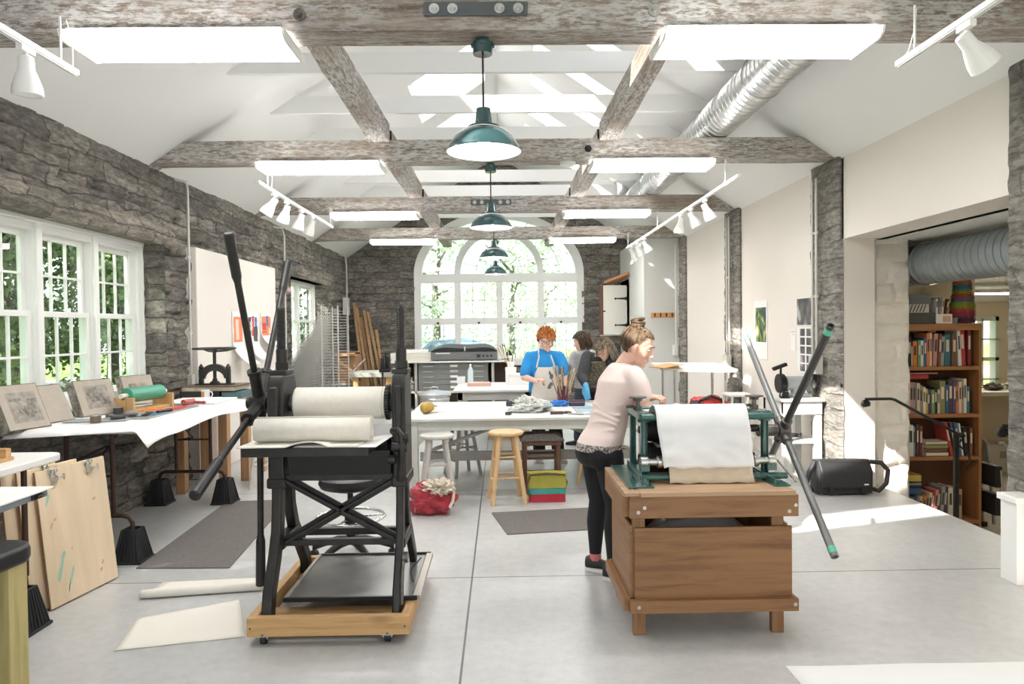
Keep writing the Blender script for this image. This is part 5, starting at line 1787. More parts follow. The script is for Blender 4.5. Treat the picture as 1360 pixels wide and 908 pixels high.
for k in range(5):
    z = .39 + k * .107
    d = part(MB().box((-1.66, 14.155, z), (-.29, 14.17, z + .097)), 'drawer', FF, t, .003)
    for x in (-1.48, -.46):
        part(MB().box((x - .1, 14.14, z + .04), (x + .1, 14.156, z + .055)).box((x - .1, 14.135, z + .052), (x + .1, 14.156, z + .058)), 'pull', STEEL, d, .002)
    part(MB().box((-1.04, 14.148, z + .03), (-.88, 14.156, z + .08)), 'label_holder', STEEL, d, .001)
    if k != 3:
        part(MB().box((-1.03, 14.146, z + .035), (-.89, 14.149, z + .075)), 'label_card', PAPER, d)
for k in range(7):
    x, z = [(-1.83, .40), (-1.8, .47), (-1.87, .46), (-1.82, .54), (-1.87, .40), (-1.86, .52), (-1.8, .42)][k]
    x = -1.835 + [(-.03), .02, -.03, .0, .03, .03, -.01][k]
    z = .405 + [0, .065, .085, .15, .005, .13, .2][k]
    m = MB().lathe([(.016, 0), (.03, 0), (.03, .6), (.016, .6), (.016, 0)], 16, Matrix.Translation((x, 14.12 + .02 * k, z)) @ Matrix.Rotation(R(-90), 4, 'X'))
    solo(m, 'rolled_paper', PAPERC, ['lowest left', 'right middle', 'left middle', 'upper middle', 'lowest right', 'upper right', 'topmost'][k] + ' roll of paper in the narrow counter bay', 'rolled paper', 'paper rolls in the counter bay')
t = thing('exposure_unit', 'grey and black vacuum exposure unit on the counter', 'exposure unit', (-.74, 14.5, .976))
part(MB().box((-1.42, 14.12, .99), (-.08, 14.88, 1.16)), 'body', P('speckled grey enamel', (.15, .155, .155), .45), t, .012)
m = MB()
m.grid(lambda s, u: (-1.38 + 1.26 * s, 14.12 + .74 * u, 1.20 + .10 * (1 - abs(2 * s - 1) ** 6) * min(1, .35 + u) + .01 * sin(s * 9)), 24, 8)
m.grid(lambda s, u: (-1.38 + 1.26 * s, 14.12 + .74 * u, 1.19), 24, 2)
m.grid(lambda s, u: (-1.38 + 1.26 * s, 14.12, 1.19 + (.01 + .10 * (1 - abs(2 * s - 1) ** 6) * .35 + .01 * sin(s * 9)) * u), 24, 2)
part(m, 'lid', BLACKPL, t)
part(MB().box((-1.41, 14.11, 1.16), (-.09, 14.86, 1.185)), 'rim', BLACKMET, t, .004)
for x in (-1.3, -.2):
    part(MB().cyl((x, 14.3, .976), (x, 14.3, .99), .03, n=14), 'foot', BLACKPL, t)
for x in (-.36, -.28, -.2):
    part(MB().cyl((x, 14.105, 1.07), (x, 14.12, 1.07), .022, n=14), 'knob', BLACKPL, t)
part(MB().box((-.50, 14.112, 1.04), (-.42, 14.12, 1.1)), 'switch_plate', BLACKPL, t)
m = MB()
rg = random.Random(2)
x = -1.32
for k in range(9):
    w = rg.uniform(.018, .03)
    m.box((x, 14.117, 1.115), (x + w, 14.12, 1.14))
    x += w + .008
part(m, 'nameplate', P('pale lettering', (.75, .75, .73), .5), t)
part(MB().box((-.75, 14.10, 1.17), (-.72, 14.12, 1.26)), 'latch', STEEL, t, .002)
rg = random.Random(5)
for k, (x, w, z, h, lb) in enumerate(((-1.83, .82, .976, .16, 'thick stack of cream paper at the left end of the counter'), (-1.78, .52, 1.14, .06, 'white folder fanned on top of the cream paper stack'))):
    m = MB()
    for j in range(int(h / .02)):
        m.cbox((x + rg.uniform(-.012, .012), 14.5 + rg.uniform(-.012, .012), z + .01 + j * .02), (w, .6, .019), (0, 0, rg.uniform(-.02, .02) + .1 * k))
    solo(m, 'paper_stack', PAPERC if k == 0 else PAPER, lb, 'paper stack')
t = thing('desk_lamp', 'thin black desk lamp on the counter beside the exposure unit', 'lamp', (.02, 14.4, .976))
part(MB().cyl((.08, 14.4, .976), (.08, 14.4, .995), .07, n=20), 'base', BLACKPL, t)
part(MB().cyl((.08, 14.4, .99), (.02, 14.4, 1.3), .008, n=8).cyl((.02, 14.4, 1.3), (.16, 14.38, 1.12), .006, n=8), 'arm', BLACKPL, t)
part(MB().lathe([(.03, .0), (.07, .09), (.066, .09), (.02, .0)], 18, Matrix.Translation((.16, 14.38, 1.16)) @ Matrix.Rotation(R(165), 4, 'X')), 'shade', BLACKPL, t)

# galvanised bin before the counter
t = thing('trash_can', 'round galvanised trash can with a domed lid before the flat file', 'trash can', (-1.17, 12.2, 0))
T = Matrix.Translation((-1.17, 12.2, 0))
pr = [(0, 0), (.22, 0), (.222, .02)]
for k in range(6):
    z = .05 + k * .07
    pr += [(.225 + z * .09, z), (.232 + z * .09, z + .012), (.225 + z * .09, z + .024)]
pr += [(.27, .47), (.275, .48)]
part(MB().lathe(pr, 36, T), 'body', GALV, t)
part(MB().lathe([(.285, .46), (.29, .49), (.27, .50), (.2, .535), (.08, .555), (0, .558)], 36, T), 'lid', P('dull zinc lid', (.52, .54, .56), .4, .4), t)
part(MB().tube([(-1.24, 12.2, .555), (-1.23, 12.2, .6), (-1.2, 12.2, .61), (-1.14, 12.2, .61), (-1.11, 12.2, .6), (-1.10, 12.2, .555)], .009, 8), 'handle', STEEL, t)
# low shelf under the smaller table region
t = thing('paint_can', 'white paint can with red marks under the smaller white table', 'paint can', (.0, 10.4, 0))
part(MB().cyl((.0, 10.4, .28), (.0, 10.4, .48), .09, n=24), 'can', WPAINT, t, .004)
part(MB().lathe([(.0905, .33), (.0912, .34), (.0912, .36), (.0905, .37)], 24, Matrix.Translation((0, 10.4, .02))), 'label_band', P('red label', (.6, .1, .08), .5), t)
part(MB().cyl((.0, 10.4, .48), (.0, 10.4, .492), .085, n=24), 'lid', STEEL, t)
t = thing('step_box', 'pale wooden box under the paint can', 'box', (0, 10.4, 0))
part(MB().box((-.2, 10.2, .0), (.36, 10.6, .26)), 'body', BIRCH, t, .003)
part(MB().box((-.21, 10.19, .26), (.37, 10.61, .28)), 'lid', BIRCH, t, .003)

# ------------------------------------------------------------ back left corner
t = thing('old_bench', 'old grey bench with an orange timber leg in the far left corner', 'bench', (-2.45, 13.2, 0))
part(MB().box((-2.78, 12.7, .76), (-1.95, 13.6, .84)), 'benchtop', GREYPAINT, t, .005)
for x in (-2.7, -2.1):
    for y in (12.76, 13.45):
        part(MB().box((x, y, 0), (x + .09, y + .09, .76)), 'leg', PINEZ, t, .003)
t = thing('clamp_vise', 'black iron clamp standing on the old grey bench', 'clamp', (-2.12, 12.8, .842))
part(MB().box((-2.22, 12.72, .842), (-2.03, 12.9, .9)).box((-2.2, 12.76, .9), (-2.13, 12.86, 1.1)).box((-2.09, 12.76, .88), (-2.03, 12.86, 1.12)), 'body', BLACKMET, t, .006)
part(MB().cyl((-2.11, 12.8, .9), (-2.11, 12.8, 1.2), .014, n=12).cyl((-2.2, 12.8, 1.19), (-2.02, 12.8, 1.19), .01, n=8), 'screw', CASTIRON, t)
part(MB().cyl((-2.15, 12.69, .72), (-2.15, 12.69, .85), .016, n=10).cyl((-2.15, 12.69, .45), (-2.15, 12.69, .73), .011, n=10), 'lower_screw', BLACKMET, t)
m = MB().tube([(-2.75, 12.95, .845), (-2.7, 12.9, .88), (-2.6, 12.85, .98), (-2.5, 12.9, 1.08)], .012, 8)
solo(m, 'cable', P('mauve cable', (.42, .33, .36), .6), 'mauve cable rising from the old grey bench', 'cable')
t = thing('cardboard_box', 'brown cardboard box before the leaning planks', 'box', (-3.0, 13.6, .55))
part(MB().box((-3.12, 13.3, .62), (-2.76, 13.7, 1.14)), 'body', CARDB, t, .004)
part(MB().cbox((-2.94, 13.24, 1.16), (.36, .14, .006), (R(20), 0, 0)).cbox((-2.94, 13.75, 1.17), (.36, .14, .006), (R(-25), 0, 0)), 'flap', CARDB, t)
t = thing('low_stand', 'low grey stand carrying the cardboard box', 'stand', (-2.95, 13.5, 0))
part(MB().box((-3.2, 13.2, .58), (-2.74, 13.8, .618)), 'top', GREYPAINT, t)
for x in (-3.18, -2.8):
    for y in (13.22, 13.74):
        part(MB().box((x, y, 0), (x + .04, y + .04, .58)), 'leg', GREYPAINT, t)
ORD = ['leftmost', 'second', 'third', 'fourth', 'fifth', 'rightmost']
for k, (xb, xt, yb, zt) in enumerate(((-2.98, -3.2, 14.75, 2.22), (-2.86, -3.14, 14.7, 2.12), (-2.78, -3.05, 14.8, 1.9), (-2.68, -2.98, 14.62, 2.05), (-2.55, -2.9, 14.7, 2.0), (-2.5, -2.72, 14.55, 1.62))):
    m = MB().bar((xb + .12, yb, .02), (xt, 15.3, zt), .065, .03)
    solo(m, 'plank', PLANKW, ORD[k] + ' plank leaning in the far left corner', 'plank', 'planks leaning in the corner', bevel=.003)
for k, (xb, xt, zt) in enumerate(((-2.08, -2.0, .78), (-1.98, -1.96, .70))):
    m = MB().bar((xb, 13.85, .02), (xt, 14.03, zt), .07, .03)
    solo(m, 'plank', PLANKW, ['longer', 'shorter'][k] + ' orange offcut leaning on the counter beside the paper rolls', 'plank', bevel=.003)

# drying rack: front ladder and tilted wire shelves
t = thing('drying_rack', 'tall grey wire drying rack with tilted shelves before the far left window', 'drying rack', (-2.8, 10.9, 0))
WIRE = P('zinc wire', (.56, .56, .54), .35, .5)
xa, xb, ya, yb = -2.73, -2.48, 10.7, 11.4
for x in (xa, xb):
    for y in (ya, yb):
        part(MB().cyl((x, y, 0), (x, y, 1.99), .011, n=10), 'post', WIRE, t)
part(MB().box((xa - .3, ya - .03, .02), (xa - .27, yb + .03, .05)).box((xa - .3, ya - .02, .02), (xb + .03, ya + .02, .05)).box((xa - .3, yb - .02, .02), (xb + .03, yb + .02, .05)), 'base_frame', WIRE, t)
for k in range(34):
    z = .42 + k * .0455
    m = MB()
    # rung across the front, then the shelf falling to the left
    dx, dz = -.55, -.85
    for y in (ya, yb):
        m.bar((xb, y, z), (xa, y, z), .008, .008)
    f0, f1 = V((xa, 0, z)), V((xa + dx, 0, z + dz))
    if f1.z < .12:
        g = (z - .12) / .85
        f1 = f0.lerp(f1, g)
    for q in range(6):
        y = ya + (yb - ya) * q / 5
        m.bar((f0.x, y, f0.z), (f1.x, y, f1.z), .006, .006)
    for q in range(1, 5):
        w = f0.lerp(f1, q / 4)
        m.bar((w.x, ya, w.z), (w.x, yb, w.z), .005, .005)
    part(m, 'wire_shelf', WIRE, t, smooth=False)

# ------------------------------------------------------------ right side
t = thing('drafting_table', 'white topped drafting table on thin steel legs by the right wall', 'table', (2.6, 9.5, 0))
part(MB().cbox((2.62, 9.55, 1.055), (1.0, .75, .03), (R(3), R(1.5), 0)), 'tabletop', P('pale drawing board', (.74, .70, .63), .5), t, .004)
part(MB().cbox((2.70, 9.16, 1.02), (.78, .03, .03), (0, R(1.5), 0)), 'ledge', PAPERC, t, .003)
for x, y in ((2.3, 9.25), (2.98, 9.25), (2.28, 9.85), (2.98, 9.85)):
    part(MB().cyl((x, y, 0), (x, y, 1.03), .017, n=12), 'leg', STEEL, t)
part(MB().cyl((2.3, 9.25, .3), (2.98, 9.25, .3), .012, n=10).cyl((2.28, 9.85, .3), (2.98, 9.85, .3), .012, n=10), 'stretcher', STEEL, t)
solo(MB().cbox((2.2, 9.3, 1.09), (.3, .4, .012), (0, R(-8), .3)), 'cutting_board', PINE, 'small tan board hanging over the left end of the drafting table', 'board')
solo(MB().cbox((2.66, 9.6, 1.083), (.7, .5, .004), (R(3), R(1.5), 0)), 'paper_sheet', PAPER, 'white sheet lying on the drafting table by the right wall', 'paper')
t = thing('backpack', 'red and black backpack behind the draped sheet of the green press', 'backpack', (2.42, 8.2, .525))
part(blob((2.42, 8.2, .645), (.22, .15, .15), .3, 2.5, 31, 48, 30, .8), 'body', P('scarlet nylon', (.68, .06, .05), .5), t)
part(blob((2.25, 8.12, .62), (.12, .11, .11), .3, 2.5, 33, 36, 24, .8), 'side_pocket', BLACKPL, t)
part(MB().tube([(2.3, 8.1, .74), (2.42, 8.05, .80), (2.56, 8.1, .75), (2.64, 8.1, .60)], .02, 8), 'strap', BLACKPL, t)
round_stool('white stool under the red and black backpack', 2.42, 8.2, .52, .19, WPAINT, WPAINT, .2)
t = thing('grinder_stand', 'white wooden stand with deep apron holding the bench grinder', 'stand', (3.08, 7.3, 0))
part(MB().box((2.84, 7.02, .83), (3.27, 7.62, .86)), 'top', WTABLE, t, .004)
part(MB().box((2.86, 7.04, .70), (3.25, 7.06, .83)).box((2.86, 7.06, .70), (2.88, 7.6, .83)).box((3.23, 7.06, .70), (3.25, 7.6, .83)), 'apron', WTABLE, t, .003)
for x in (2.86, 3.18):
    for y in (7.05, 7.54):
        part(MB().box((x, y, 0), (x + .07, y + .06, .83)), 'leg', WTABLE, t, .003)
part(MB().box((2.86, 7.06, .40), (3.25, 7.6, .425)), 'shelf', WTABLE, t, .003)
part(MB().tube([(3.0 + .1 * cos(a * .5), 7.3 + .1 * sin(a * .5), .433 + .002 * a) for a in range(26)], .006, 6), 'shelf_cable', BLACKPL, t) if False else solo(MB().tube([(3.04 + .1 * cos(a * .5), 7.3 + .1 * sin(a * .5), .434 + .0016 * a) for a in range(26)], .006, 6), 'cable', BLACKPL, 'black cable coiled on the shelf of the grinder stand', 'cable')
t = thing('bench_grinder', 'grey and black bench grinder with a clamp lamp on the white stand', 'bench grinder', (3.1, 7.3, .862))
part(MB().box((3.02, 7.2, .862), (3.2, 7.4, .89)).cyl((2.98, 7.3, 1.0), (3.2, 7.3, 1.0), .075, n=24).box((3.05, 7.25, .88), (3.15, 7.35, .95)), 'motor', P('pale grey motor enamel', (.45, .48, .5), .35), t, .006)
part(MB().cyl((2.9, 7.3, 1.0), (2.96, 7.3, 1.0), .10, n=28), 'wheel_guard', BLACKMET, t, .006)
part(MB().cyl((3.2, 7.24, 1.0), (3.25, 7.2, 1.0), .11, n=28), 'wheel_guard', P('charcoal guard', (.10, .105, .11), .4), t, .006)
part(MB().ball((3.2, 7.18, 1.0), (.055, .05, .055)), 'wheel_hub', STEEL, t)
part(MB().cyl((2.93, 7.3, 1.05), (2.9, 7.22, 1.17), .012, n=8).cbox((2.88, 7.2, 1.18), (.15, .05, .035), (0, R(-20), 0)), 'eye_shield', BLACKPL, t, .004)
t = thing('tape_cutter', 'small black cutter at the left corner of the grinder stand', 'cutter', (2.89, 7.12, .862))
part(MB().box((2.85, 7.08, .862), (2.94, 7.14, .88)).box((2.87, 7.09, .88), (2.93, 7.13, .93)), 'body', BLACKPL, t, .004)
part(MB().tube([(2.845, 7.11, .875), (2.85, 7.11, .93), (2.88, 7.11, .945), (2.93, 7.11, .94)], .008, 8), 'arm', BLACKMET, t)
t = thing('utility_shelf', 'thin metal stand behind the rim of the spoked wheel', 'stand', (2.55, 7.6, 0))
for x in (2.5, 2.72):
    for y in (7.55, 7.85):
        part(MB().cyl((x, y, 0), (x, y, .86), .012, n=8), 'post', P('ivory rod %g %g' % (x, y), (.7, .66, .58), .5), t)
for z in (.4, .84):
    part(MB().box((2.48, 7.53, z), (2.74, 7.87, z + .02)), 'shelf', PAPERC, t)

# posters on the right wall
XP = XR - .004
t = thing('poster', 'poster with a dark blue, green and yellow garden picture on the beige wall', 'poster', (XP, 8.9, 1.2))
part(MB().box((XP - .003, 8.69, 1.18), (XP, 9.14, 1.93)), 'sheet', PAPER, t)
ART = P('leafy abstract print', (.03, .05, .10), .7)
_m, _t, _N, _L, _b = nt('leafy abstract print 2')
_n = tex(_t, 'Noise', 6, (1, 1, .7), Detail=4, Distortion=1.6)
_L.new(ramp(_t, _n.outputs[0], [(.36, (.02, .03, .07)), (.46, (.05, .10, .07)), (.53, (.12, .22, .05)), (.6, (.6, .55, .08)), (.68, (.28, .34, .5))]), _b.inputs['Base Color'])
part(MB().box((XP - .004, 8.73, 1.40), (XP - .0031, 9.09, 1.84)), 'picture', _m, t)
t = thing('photograph', 'dark grey photograph of figures pinned beside the stone pier', 'photograph', (XP, 7.65, 1.6))
_m, _t, _N, _L, _b = nt('monochrome photo')
_n = tex(_t, 'Noise', 9, (1, 1, .5), Detail=5)
_L.new(ramp(_t, _n.outputs[0], [(.4, (.05, .045, .045)), (.55, (.16, .15, .15)), (.64, (.5, .48, .46))]), _b.inputs['Base Color'])
part(MB().box((XP - .003, 7.44, 1.60), (XP, 7.82, 1.91)), 'sheet', PAPERC, t)
part(MB().box((XP - .004, 7.45, 1.61), (XP - .0031, 7.81, 1.90)), 'picture', _m, t)
t = thing('contact_sheet', 'white sheet of small monochrome photographs below the large one', 'photographs', (XP, 7.6, 1.1))
part(MB().box((XP - .003, 7.43, 1.08), (XP, 7.80, 1.59)), 'sheet', PAPER, t)
for i in range(2):
    for j in range(5):
        y, z = 7.45 + i * .16, 1.10 + j * .097
        part(MB().box((XP - .004, y, z), (XP - .0031, y + .12, z + .08)), 'small_photo', _m, t)
t = thing('notice', 'faint white notice pinned beside the small photographs', 'notice', (XP, 8.0, 1.3))
part(MB().box((XP - .002, 7.86, 1.32), (XP, 7.99, 1.56)), 'sheet', PAPER, t)
part(MB().box((XP - .003, 7.88, 1.53), (XP - .0021, 7.97, 1.54)).box((XP - .003, 7.88, 1.5), (XP - .0021, 7.95, 1.505)), 'printed_line', P('faint grey ink', (.45, .45, .44), .7), t)

# coat hooks on the closet
t = thing('coat_rack', 'orange wooden rail with four black hooks on the white closet', 'coat rack', (3.0, 13.0, 1.8))
part(MB().box((2.79, 12.965, 1.785), (3.25, 12.998, 1.875)), 'rail', P('orange varnished rail', (.68, .34, .12), .4), t, .008)
for k in range(4):
    x = 2.86 + k * .107
    part(MB().box((x - .012, 12.955, 1.80), (x + .012, 12.966, 1.865)).tube([(x, 12.96, 1.855), (x, 12.93, 1.85), (x, 12.915, 1.865)], .006, 6).tube([(x, 12.96, 1.815), (x, 12.94, 1.80), (x, 12.925, 1.815)], .006, 6), 'hook', BLACKMET, t)
# wall cupboard with an open plank door
t = thing('wall_cupboard', 'white wall cupboard with strap hinges, its plank door swung open', 'cupboard', (2.6, 15.3, 1.44))
CUP = P('cream cupboard paint', (.74, .71, .64), .5)
part(MB().box((2.67, 14.5, 1.42), (2.70, 15.58, 2.62)).box((2.2, 15.54, 1.42), (2.7, 15.58, 2.55)), 'case', CUP, t, .003)
d = part(MB().box((2.17, 14.78, 1.46), (2.75, 14.82, 2.5)), 'door', CUP, t, .003)
part(MB().box((2.08, 14.785, 1.46), (2.168, 14.815, 2.5)), 'door_edge', DARKWOOD, d)
for z in (1.66, 2.22):
    part(MB().prism([(2.45, z - .01), (2.62, z - .022), (2.67, z - .045), (2.75, z - .04), (2.75, z + .04), (2.67, z + .045), (2.62, z + .022), (2.45, z + .01), (2.42, z + .025), (2.4, z), (2.42, z - .025)], 'y', 14.768, 14.779), 'strap_hinge', BLACKMET, d, .002)
part(MB().box((2.155, 14.765, 1.94), (2.21, 14.78, 1.97)), 'latch', BLACKMET, d)
m = MB().bar((2.3, 14.9, 2.56), (2.72, 14.5, 2.72), .35, .05)
part(m, 'sloping_top', P('terracotta board', (.5, .24, .12), .8), t, .003)

# black shoulder bag on the landing
t = thing('shoulder_bag', 'black shoulder bag standing on the sunlit floor at the opening', 'bag', (3.23, 6.62, 0))
m = MB()


def sbag(s, u):
    a = 2 * PI * s
    e = .35
    c_, s_ = cos(a), sin(a)
    z = .015 + .3 * u
    w = 1 - .28 * u ** 2
    return (3.23 + .27 * abs(c_) ** e * (1 if c_ > 0 else -1) * (1 - .06 * u), 6.62 + .11 * abs(s_) ** e * (1 if s_ > 0 else -1) * w, z + .008 * noise.noise(V((c_ * 3, s_ * 3, u * 4))))


m.grid(sbag, 48, 10)
m.add([sbag(k / 48, 1) for k in range(48)] + [(3.23, 6.62, .33)], [(k, (k + 1) % 48, 48) for k in range(48)])
BAGM = P('black ballistic nylon', (.022, .022, .024), .6, bmp=.2, scale=120, bd=.001)
part(m, 'body', BAGM, t)
m = MB().grid(lambda s, u: (2.985 + .485 * s, 6.50 - .006 - (.0 if u > .25 else 0) + .07 * max(0, u - .6) / .4, .07 + .26 * u + .006 * noise.noise(V((s * 5, u * 5, 3)))), 20, 12)
part(m, 'flap', BAGM, t, solid=.01)
m = MB().tube([(3.5, 6.6, .3), (3.6, 6.58, .29), (3.66, 6.57, .22), (3.64, 6.56, .1), (3.56, 6.55, .03), (3.5, 6.58, .05)], .022, 8)
part(m, 'strap', BAGM, t)
m = MB().tube([(2.97, 6.6, .3), (2.9, 6.55, .22), (2.87, 6.55, .1), (2.92, 6.55, .03)], .025, 8)
part(m, 'strap', BAGM, t)
for x in (3.08, 3.38):
    part(MB().box((x - .018, 6.485, .012), (x + .018, 6.497, .09)), 'buckle_strap', BLACKPL, t, .002)
part(MB().box((3.39, 6.486, .10), (3.43, 6.489, .112)), 'logo_mark', WPAINT, t)

# white block and paper at the near right
t = thing('plinth', 'sunlit white plinth standing before the near stone pier', 'plinth', (3.13, 4.35, 0))
part(MB().box((3.13, 4.2, 0), (3.26, 4.34, .50)), 'body', WPAINT, t, .004)
part(MB().box((3.115, 4.185, .50), (3.265, 4.355, .54)), 'top', WPAINT, t, .004)
t = thing('table', 'white covered table corner at the bottom right edge', 'table', (1.4, 1.3, 0))
m = MB().grid(lambda s, u: (.70 + 1.3 * s, .7 + 1.02 * u + .012 * noise.noise(V((s * 4, 0, 1))) * u, .752 + .004 * noise.noise(V((s * 6, u * 4, 2)))), 30, 12)
part(m, 'cover', PAPER, t, solid=.003)
part(MB().box((.76, .7, .715), (2.0, 1.64, .746)), 'tabletop', TOPG, t, .004)
for x in (.8, 1.9):
    for y in (.75, 1.55):
        part(MB().box((x, y, 0), (x + .05, y + .05, .715)), 'leg', LEGB, t)
# ------------------------------------------------------------ bookcase and annex
BX0, BX1, BY, BYB = 4.06, 4.995, 7.2, 7.52
t = thing('bookcase', 'tall reddish brown bookcase full of books beyond the opening', 'bookcase', (4.53, 7.36, AZ))
for x in (BX0, BX1 - .03):
    part(MB().box((x, BY, AZ), (x + .03, BYB, 1.60)), 'side_panel', CASEW, t, .002)
part(MB().box((BX0, BY - .005, 1.58), (BX1, BYB, 1.605)).box((BX0, BY - .008, 1.535), (BX1, BY + .015, 1.58)), 'top', CASEWX, t, .002)
part(MB().box((BX0 + .03, BYB - .012, AZ), (BX1 - .03, BYB, 1.6)), 'back_panel', P('dark bookcase back', (.14, .06, .03), .5), t)
SHZ = (1.135, .64, .195, -.47)
for z in SHZ:
    part(MB().box((BX0 + .03, BY, z), (BX1 - .03, BYB - .012, z + .026)).box((BX0 + .03, BY - .004, z - .012), (BX1 - .03, BY + .014, z + .026)), 'shelf', CASEWX, t, .002)
BKC = {'black': (.02, .02, .022), 'charcoal': (.06, .06, .065), 'white': (.72, .70, .66), 'cream': (.66, .58, .44), 'orange': (.68, .22, .05), 'green': (.16, .30, .12), 'olive': (.24, .23, .10), 'blue': (.05, .12, .28), 'teal': (.05, .16, .19), 'red': (.42, .05, .04), 'brown': (.17, .085, .045), 'tan': (.42, .27, .15), 'pink': (.58, .27, .25), 'grey': (.32, .31, .30), 'purple': (.13, .06, .19), 'yellow': (.62, .48, .10), 'maroon': (.20, .03, .035)}
BKM = {k: P('book cloth ' + k, v, .55) for k, v in BKC.items()}
PAGES = P('book pages', (.62, .56, .45), .9)
ordn = 'first second third fourth fifth sixth seventh eighth ninth tenth eleventh twelfth thirteenth fourteenth fifteenth sixteenth seventeenth eighteenth nineteenth twentieth twenty-first twenty-second twenty-third twenty-fourth twenty-fifth twenty-sixth'.split()


def book(label, x, y, z, w, h, d, c, lean=0, flat=False, group=None):
    """one upright book: spine towards the room; lean in radians; flat = lying"""
    t = thing('book', label, 'book', (x, y, z), group=group, world=False)
    t.rotation_euler = (0, lean, 0)
    if flat:
        part(MB().box((0, 0, 0), (h, d, .005)).box((0, 0, w - .005), (h, d, w)).box((0, 0, 0), (h, .006, w)), 'cover', BKM[c], t, .001)
        part(MB().box((.004, .006, .005), (h - .004, d - .004, w - .005)), 'pages', PAGES, t)
    else:
        m = MB().box((0, 0, 0), (.004, d, h)).box((w - .004, 0, 0), (w, d, h)).box((0, -.002, 0), (w, .006, h))
        part(m, 'cover', BKM[c], t, .0012)
        part(MB().box((.004, .006, .004), (w - .004, d - .004, h - .004)), 'pages', PAGES, t)
        if w > .018:
            lc = 'cream' if c in ('black', 'charcoal', 'blue', 'teal', 'red', 'brown', 'maroon', 'purple', 'olive', 'green') else 'charcoal'
            part(MB().box((w * .25, -.0035, h * .45), (w * .75, -.0021, h * .82)), 'spine_title', BKM[lc], t)
    return t


R1 = [('charcoal', .026, .33), ('grey', .06, .32), ('black', .036, .345), ('black', .03, .31), ('cream', .018, .21), ('orange', .045, .265), ('green', .03, .275), ('white', .028, .27), ('blue', .03, .30), ('orange', .035, .345), ('cream', .022, .35), ('pink', .04, .34), ('brown', .026, .34), ('grey', .04, .31), ('teal', .062, .335), ('brown', .05, .335), ('white', .034, .385), ('red', .05, .40), ('maroon', .036, .385)]
R2 = [('grey', .03, .28), ('white', .04, .25), ('cream', .028, .3), ('white', .052, .36), ('pink', .036, .33), ('grey', .03, .33), ('cream', .034, .32), ('tan', .028, .3), ('white', .024, .28), ('yellow', .026, .26), ('purple', .03, .24), ('green', .036, .25), ('black', .03, .27), ('cream', .022, .25), ('olive', .06, .34), ('blue', .024, .3), ('charcoal', .05, .35), ('purple', .03, .34), ('orange', .026, .29), ('cream', .028, .33), ('tan', .026, .34), ('white', .03, .36), ('teal', .034, .28)]
R3 = [('tan', .05, .29), ('green', .04, .3), ('white', .034, .315), ('white', .056, .33), ('grey', .03, .31), ('charcoal', .03, .33), ('maroon', .034, .32), ('cream', .018, .19)]
R3b = [('red', .03, .36, -.2), ('charcoal', .026, .355, -.16), ('blue', .028, .35, -.14), ('white', .016, .34, -.12), ('black', .04, .3, -.08), ('brown', .03, .29, 0)]
R4 = [('blue', .04, .22), ('charcoal', .03, .25), ('olive', .045, .24), ('green', .04, .235), ('purple', .034, .25), ('grey', .03, .24), ('cream', .032, .24), ('orange', .028, .25), ('tan', .03, .27), ('cream', .03, .28), ('red', .028, .3), ('pink', .03, .31), ('brown', .03, .32), ('grey', .036, .34), ('charcoal', .03, .34), ('cream', .05, .33), ('white', .03, .32), ('black', .026, .31), ('tan', .04, .31)]
rg = random.Random(12)
for row, z, nm, x0, leanf in ((R1, SHZ[0] + .0265, 'top', 4.12, lambda i, n: .05 if i in (11, 12, 13) else (-.05 if i in (16, 17) else 0)), (R2, SHZ[1] + .0265, 'second', 4.11, lambda i, n: 0), (R3, SHZ[2] + .0265, 'third', 4.11, lambda i, n: 0), (R4, SHZ[3] + .0265, 'bottom', 4.10, lambda i, n: .10 if 2 < i < 15 else 0)):
    x = x0
    lp = 0
    for i, (c, w, h) in enumerate(row):
        w *= 1.0
        ln = leanf(i, len(row))
        x += abs(ln - lp) * h * .95 if ln != lp else 0
        lp = ln
        book('%s book on the %s shelf of the bookcase, %s from its left end' % (c, nm, ordn[i]), x, BY + .03 + rg.uniform(0, .025), z + (abs(ln) * w if ln > 0 else 0), w, h, rg.uniform(.19, .24), c, ln, group='books on the %s shelf of the bookcase' % nm)
        x += w + .0015
x = 4.69
for i, (c, w, h, ln) in enumerate(R3b):
    book('%s book leaning at the right half of the third bookcase shelf, %s in its row' % (c, ordn[i]), x, BY + .03, SHZ[2] + .0265 + .0, w, h, .2, c, ln, group='books leaning on the third shelf')
    x += w + .012
for i, (c, x, z, w, h, lb) in enumerate((('red', 4.16, .0, .05, .3, 'thick red book lying flat on the upright books of the second shelf'), ('pink', 4.2, .052, .018, .36, 'thin pink book lying on the thick red one on the second shelf'), ('charcoal', 4.15, .0, .03, .3, 'dark book lying flat across the top shelf books'), ('tan', 4.4, .0, .02, .14, 'small tan book lying on the top shelf books'))):
    zb = (SHZ[1] + .0265 + .362) if i < 2 else (SHZ[0] + .0265 + .352)
    if i == 3:
        zb = SHZ[0] + .0265 + .352
    book(lb, x, BY + .04, zb + z, w, h, .2, c, 0, True, 'books lying flat in the bookcase')
for i, (c, w) in enumerate((('cream', .04), ('brown', .035), ('olive', .045), ('cream', .03))):
    book('%s book in the flat pile on the third bookcase shelf, %s from below' % (c, ordn[i]), 4.43, BY + .03, SHZ[2] + .0265 + sum((.04, .035, .045)[:i]) + .001 * i, w, .235 - .01 * (i % 2), .19, c, 0, True, 'flat pile of books on the third shelf')
for i, (c, w) in enumerate((('blue', .07), ('charcoal', .022), ('grey', .028), ('yellow', .07))):
    book('%s book in the flat pile above the bottom shelf row, %s from below' % (c, ordn[i]), 4.12, BY + .05, SHZ[3] + .0265 + .262 + (0, .071, .094, .135)[i], w, .27, .19, c, 0, True, 'flat pile of books on the bottom shelf')
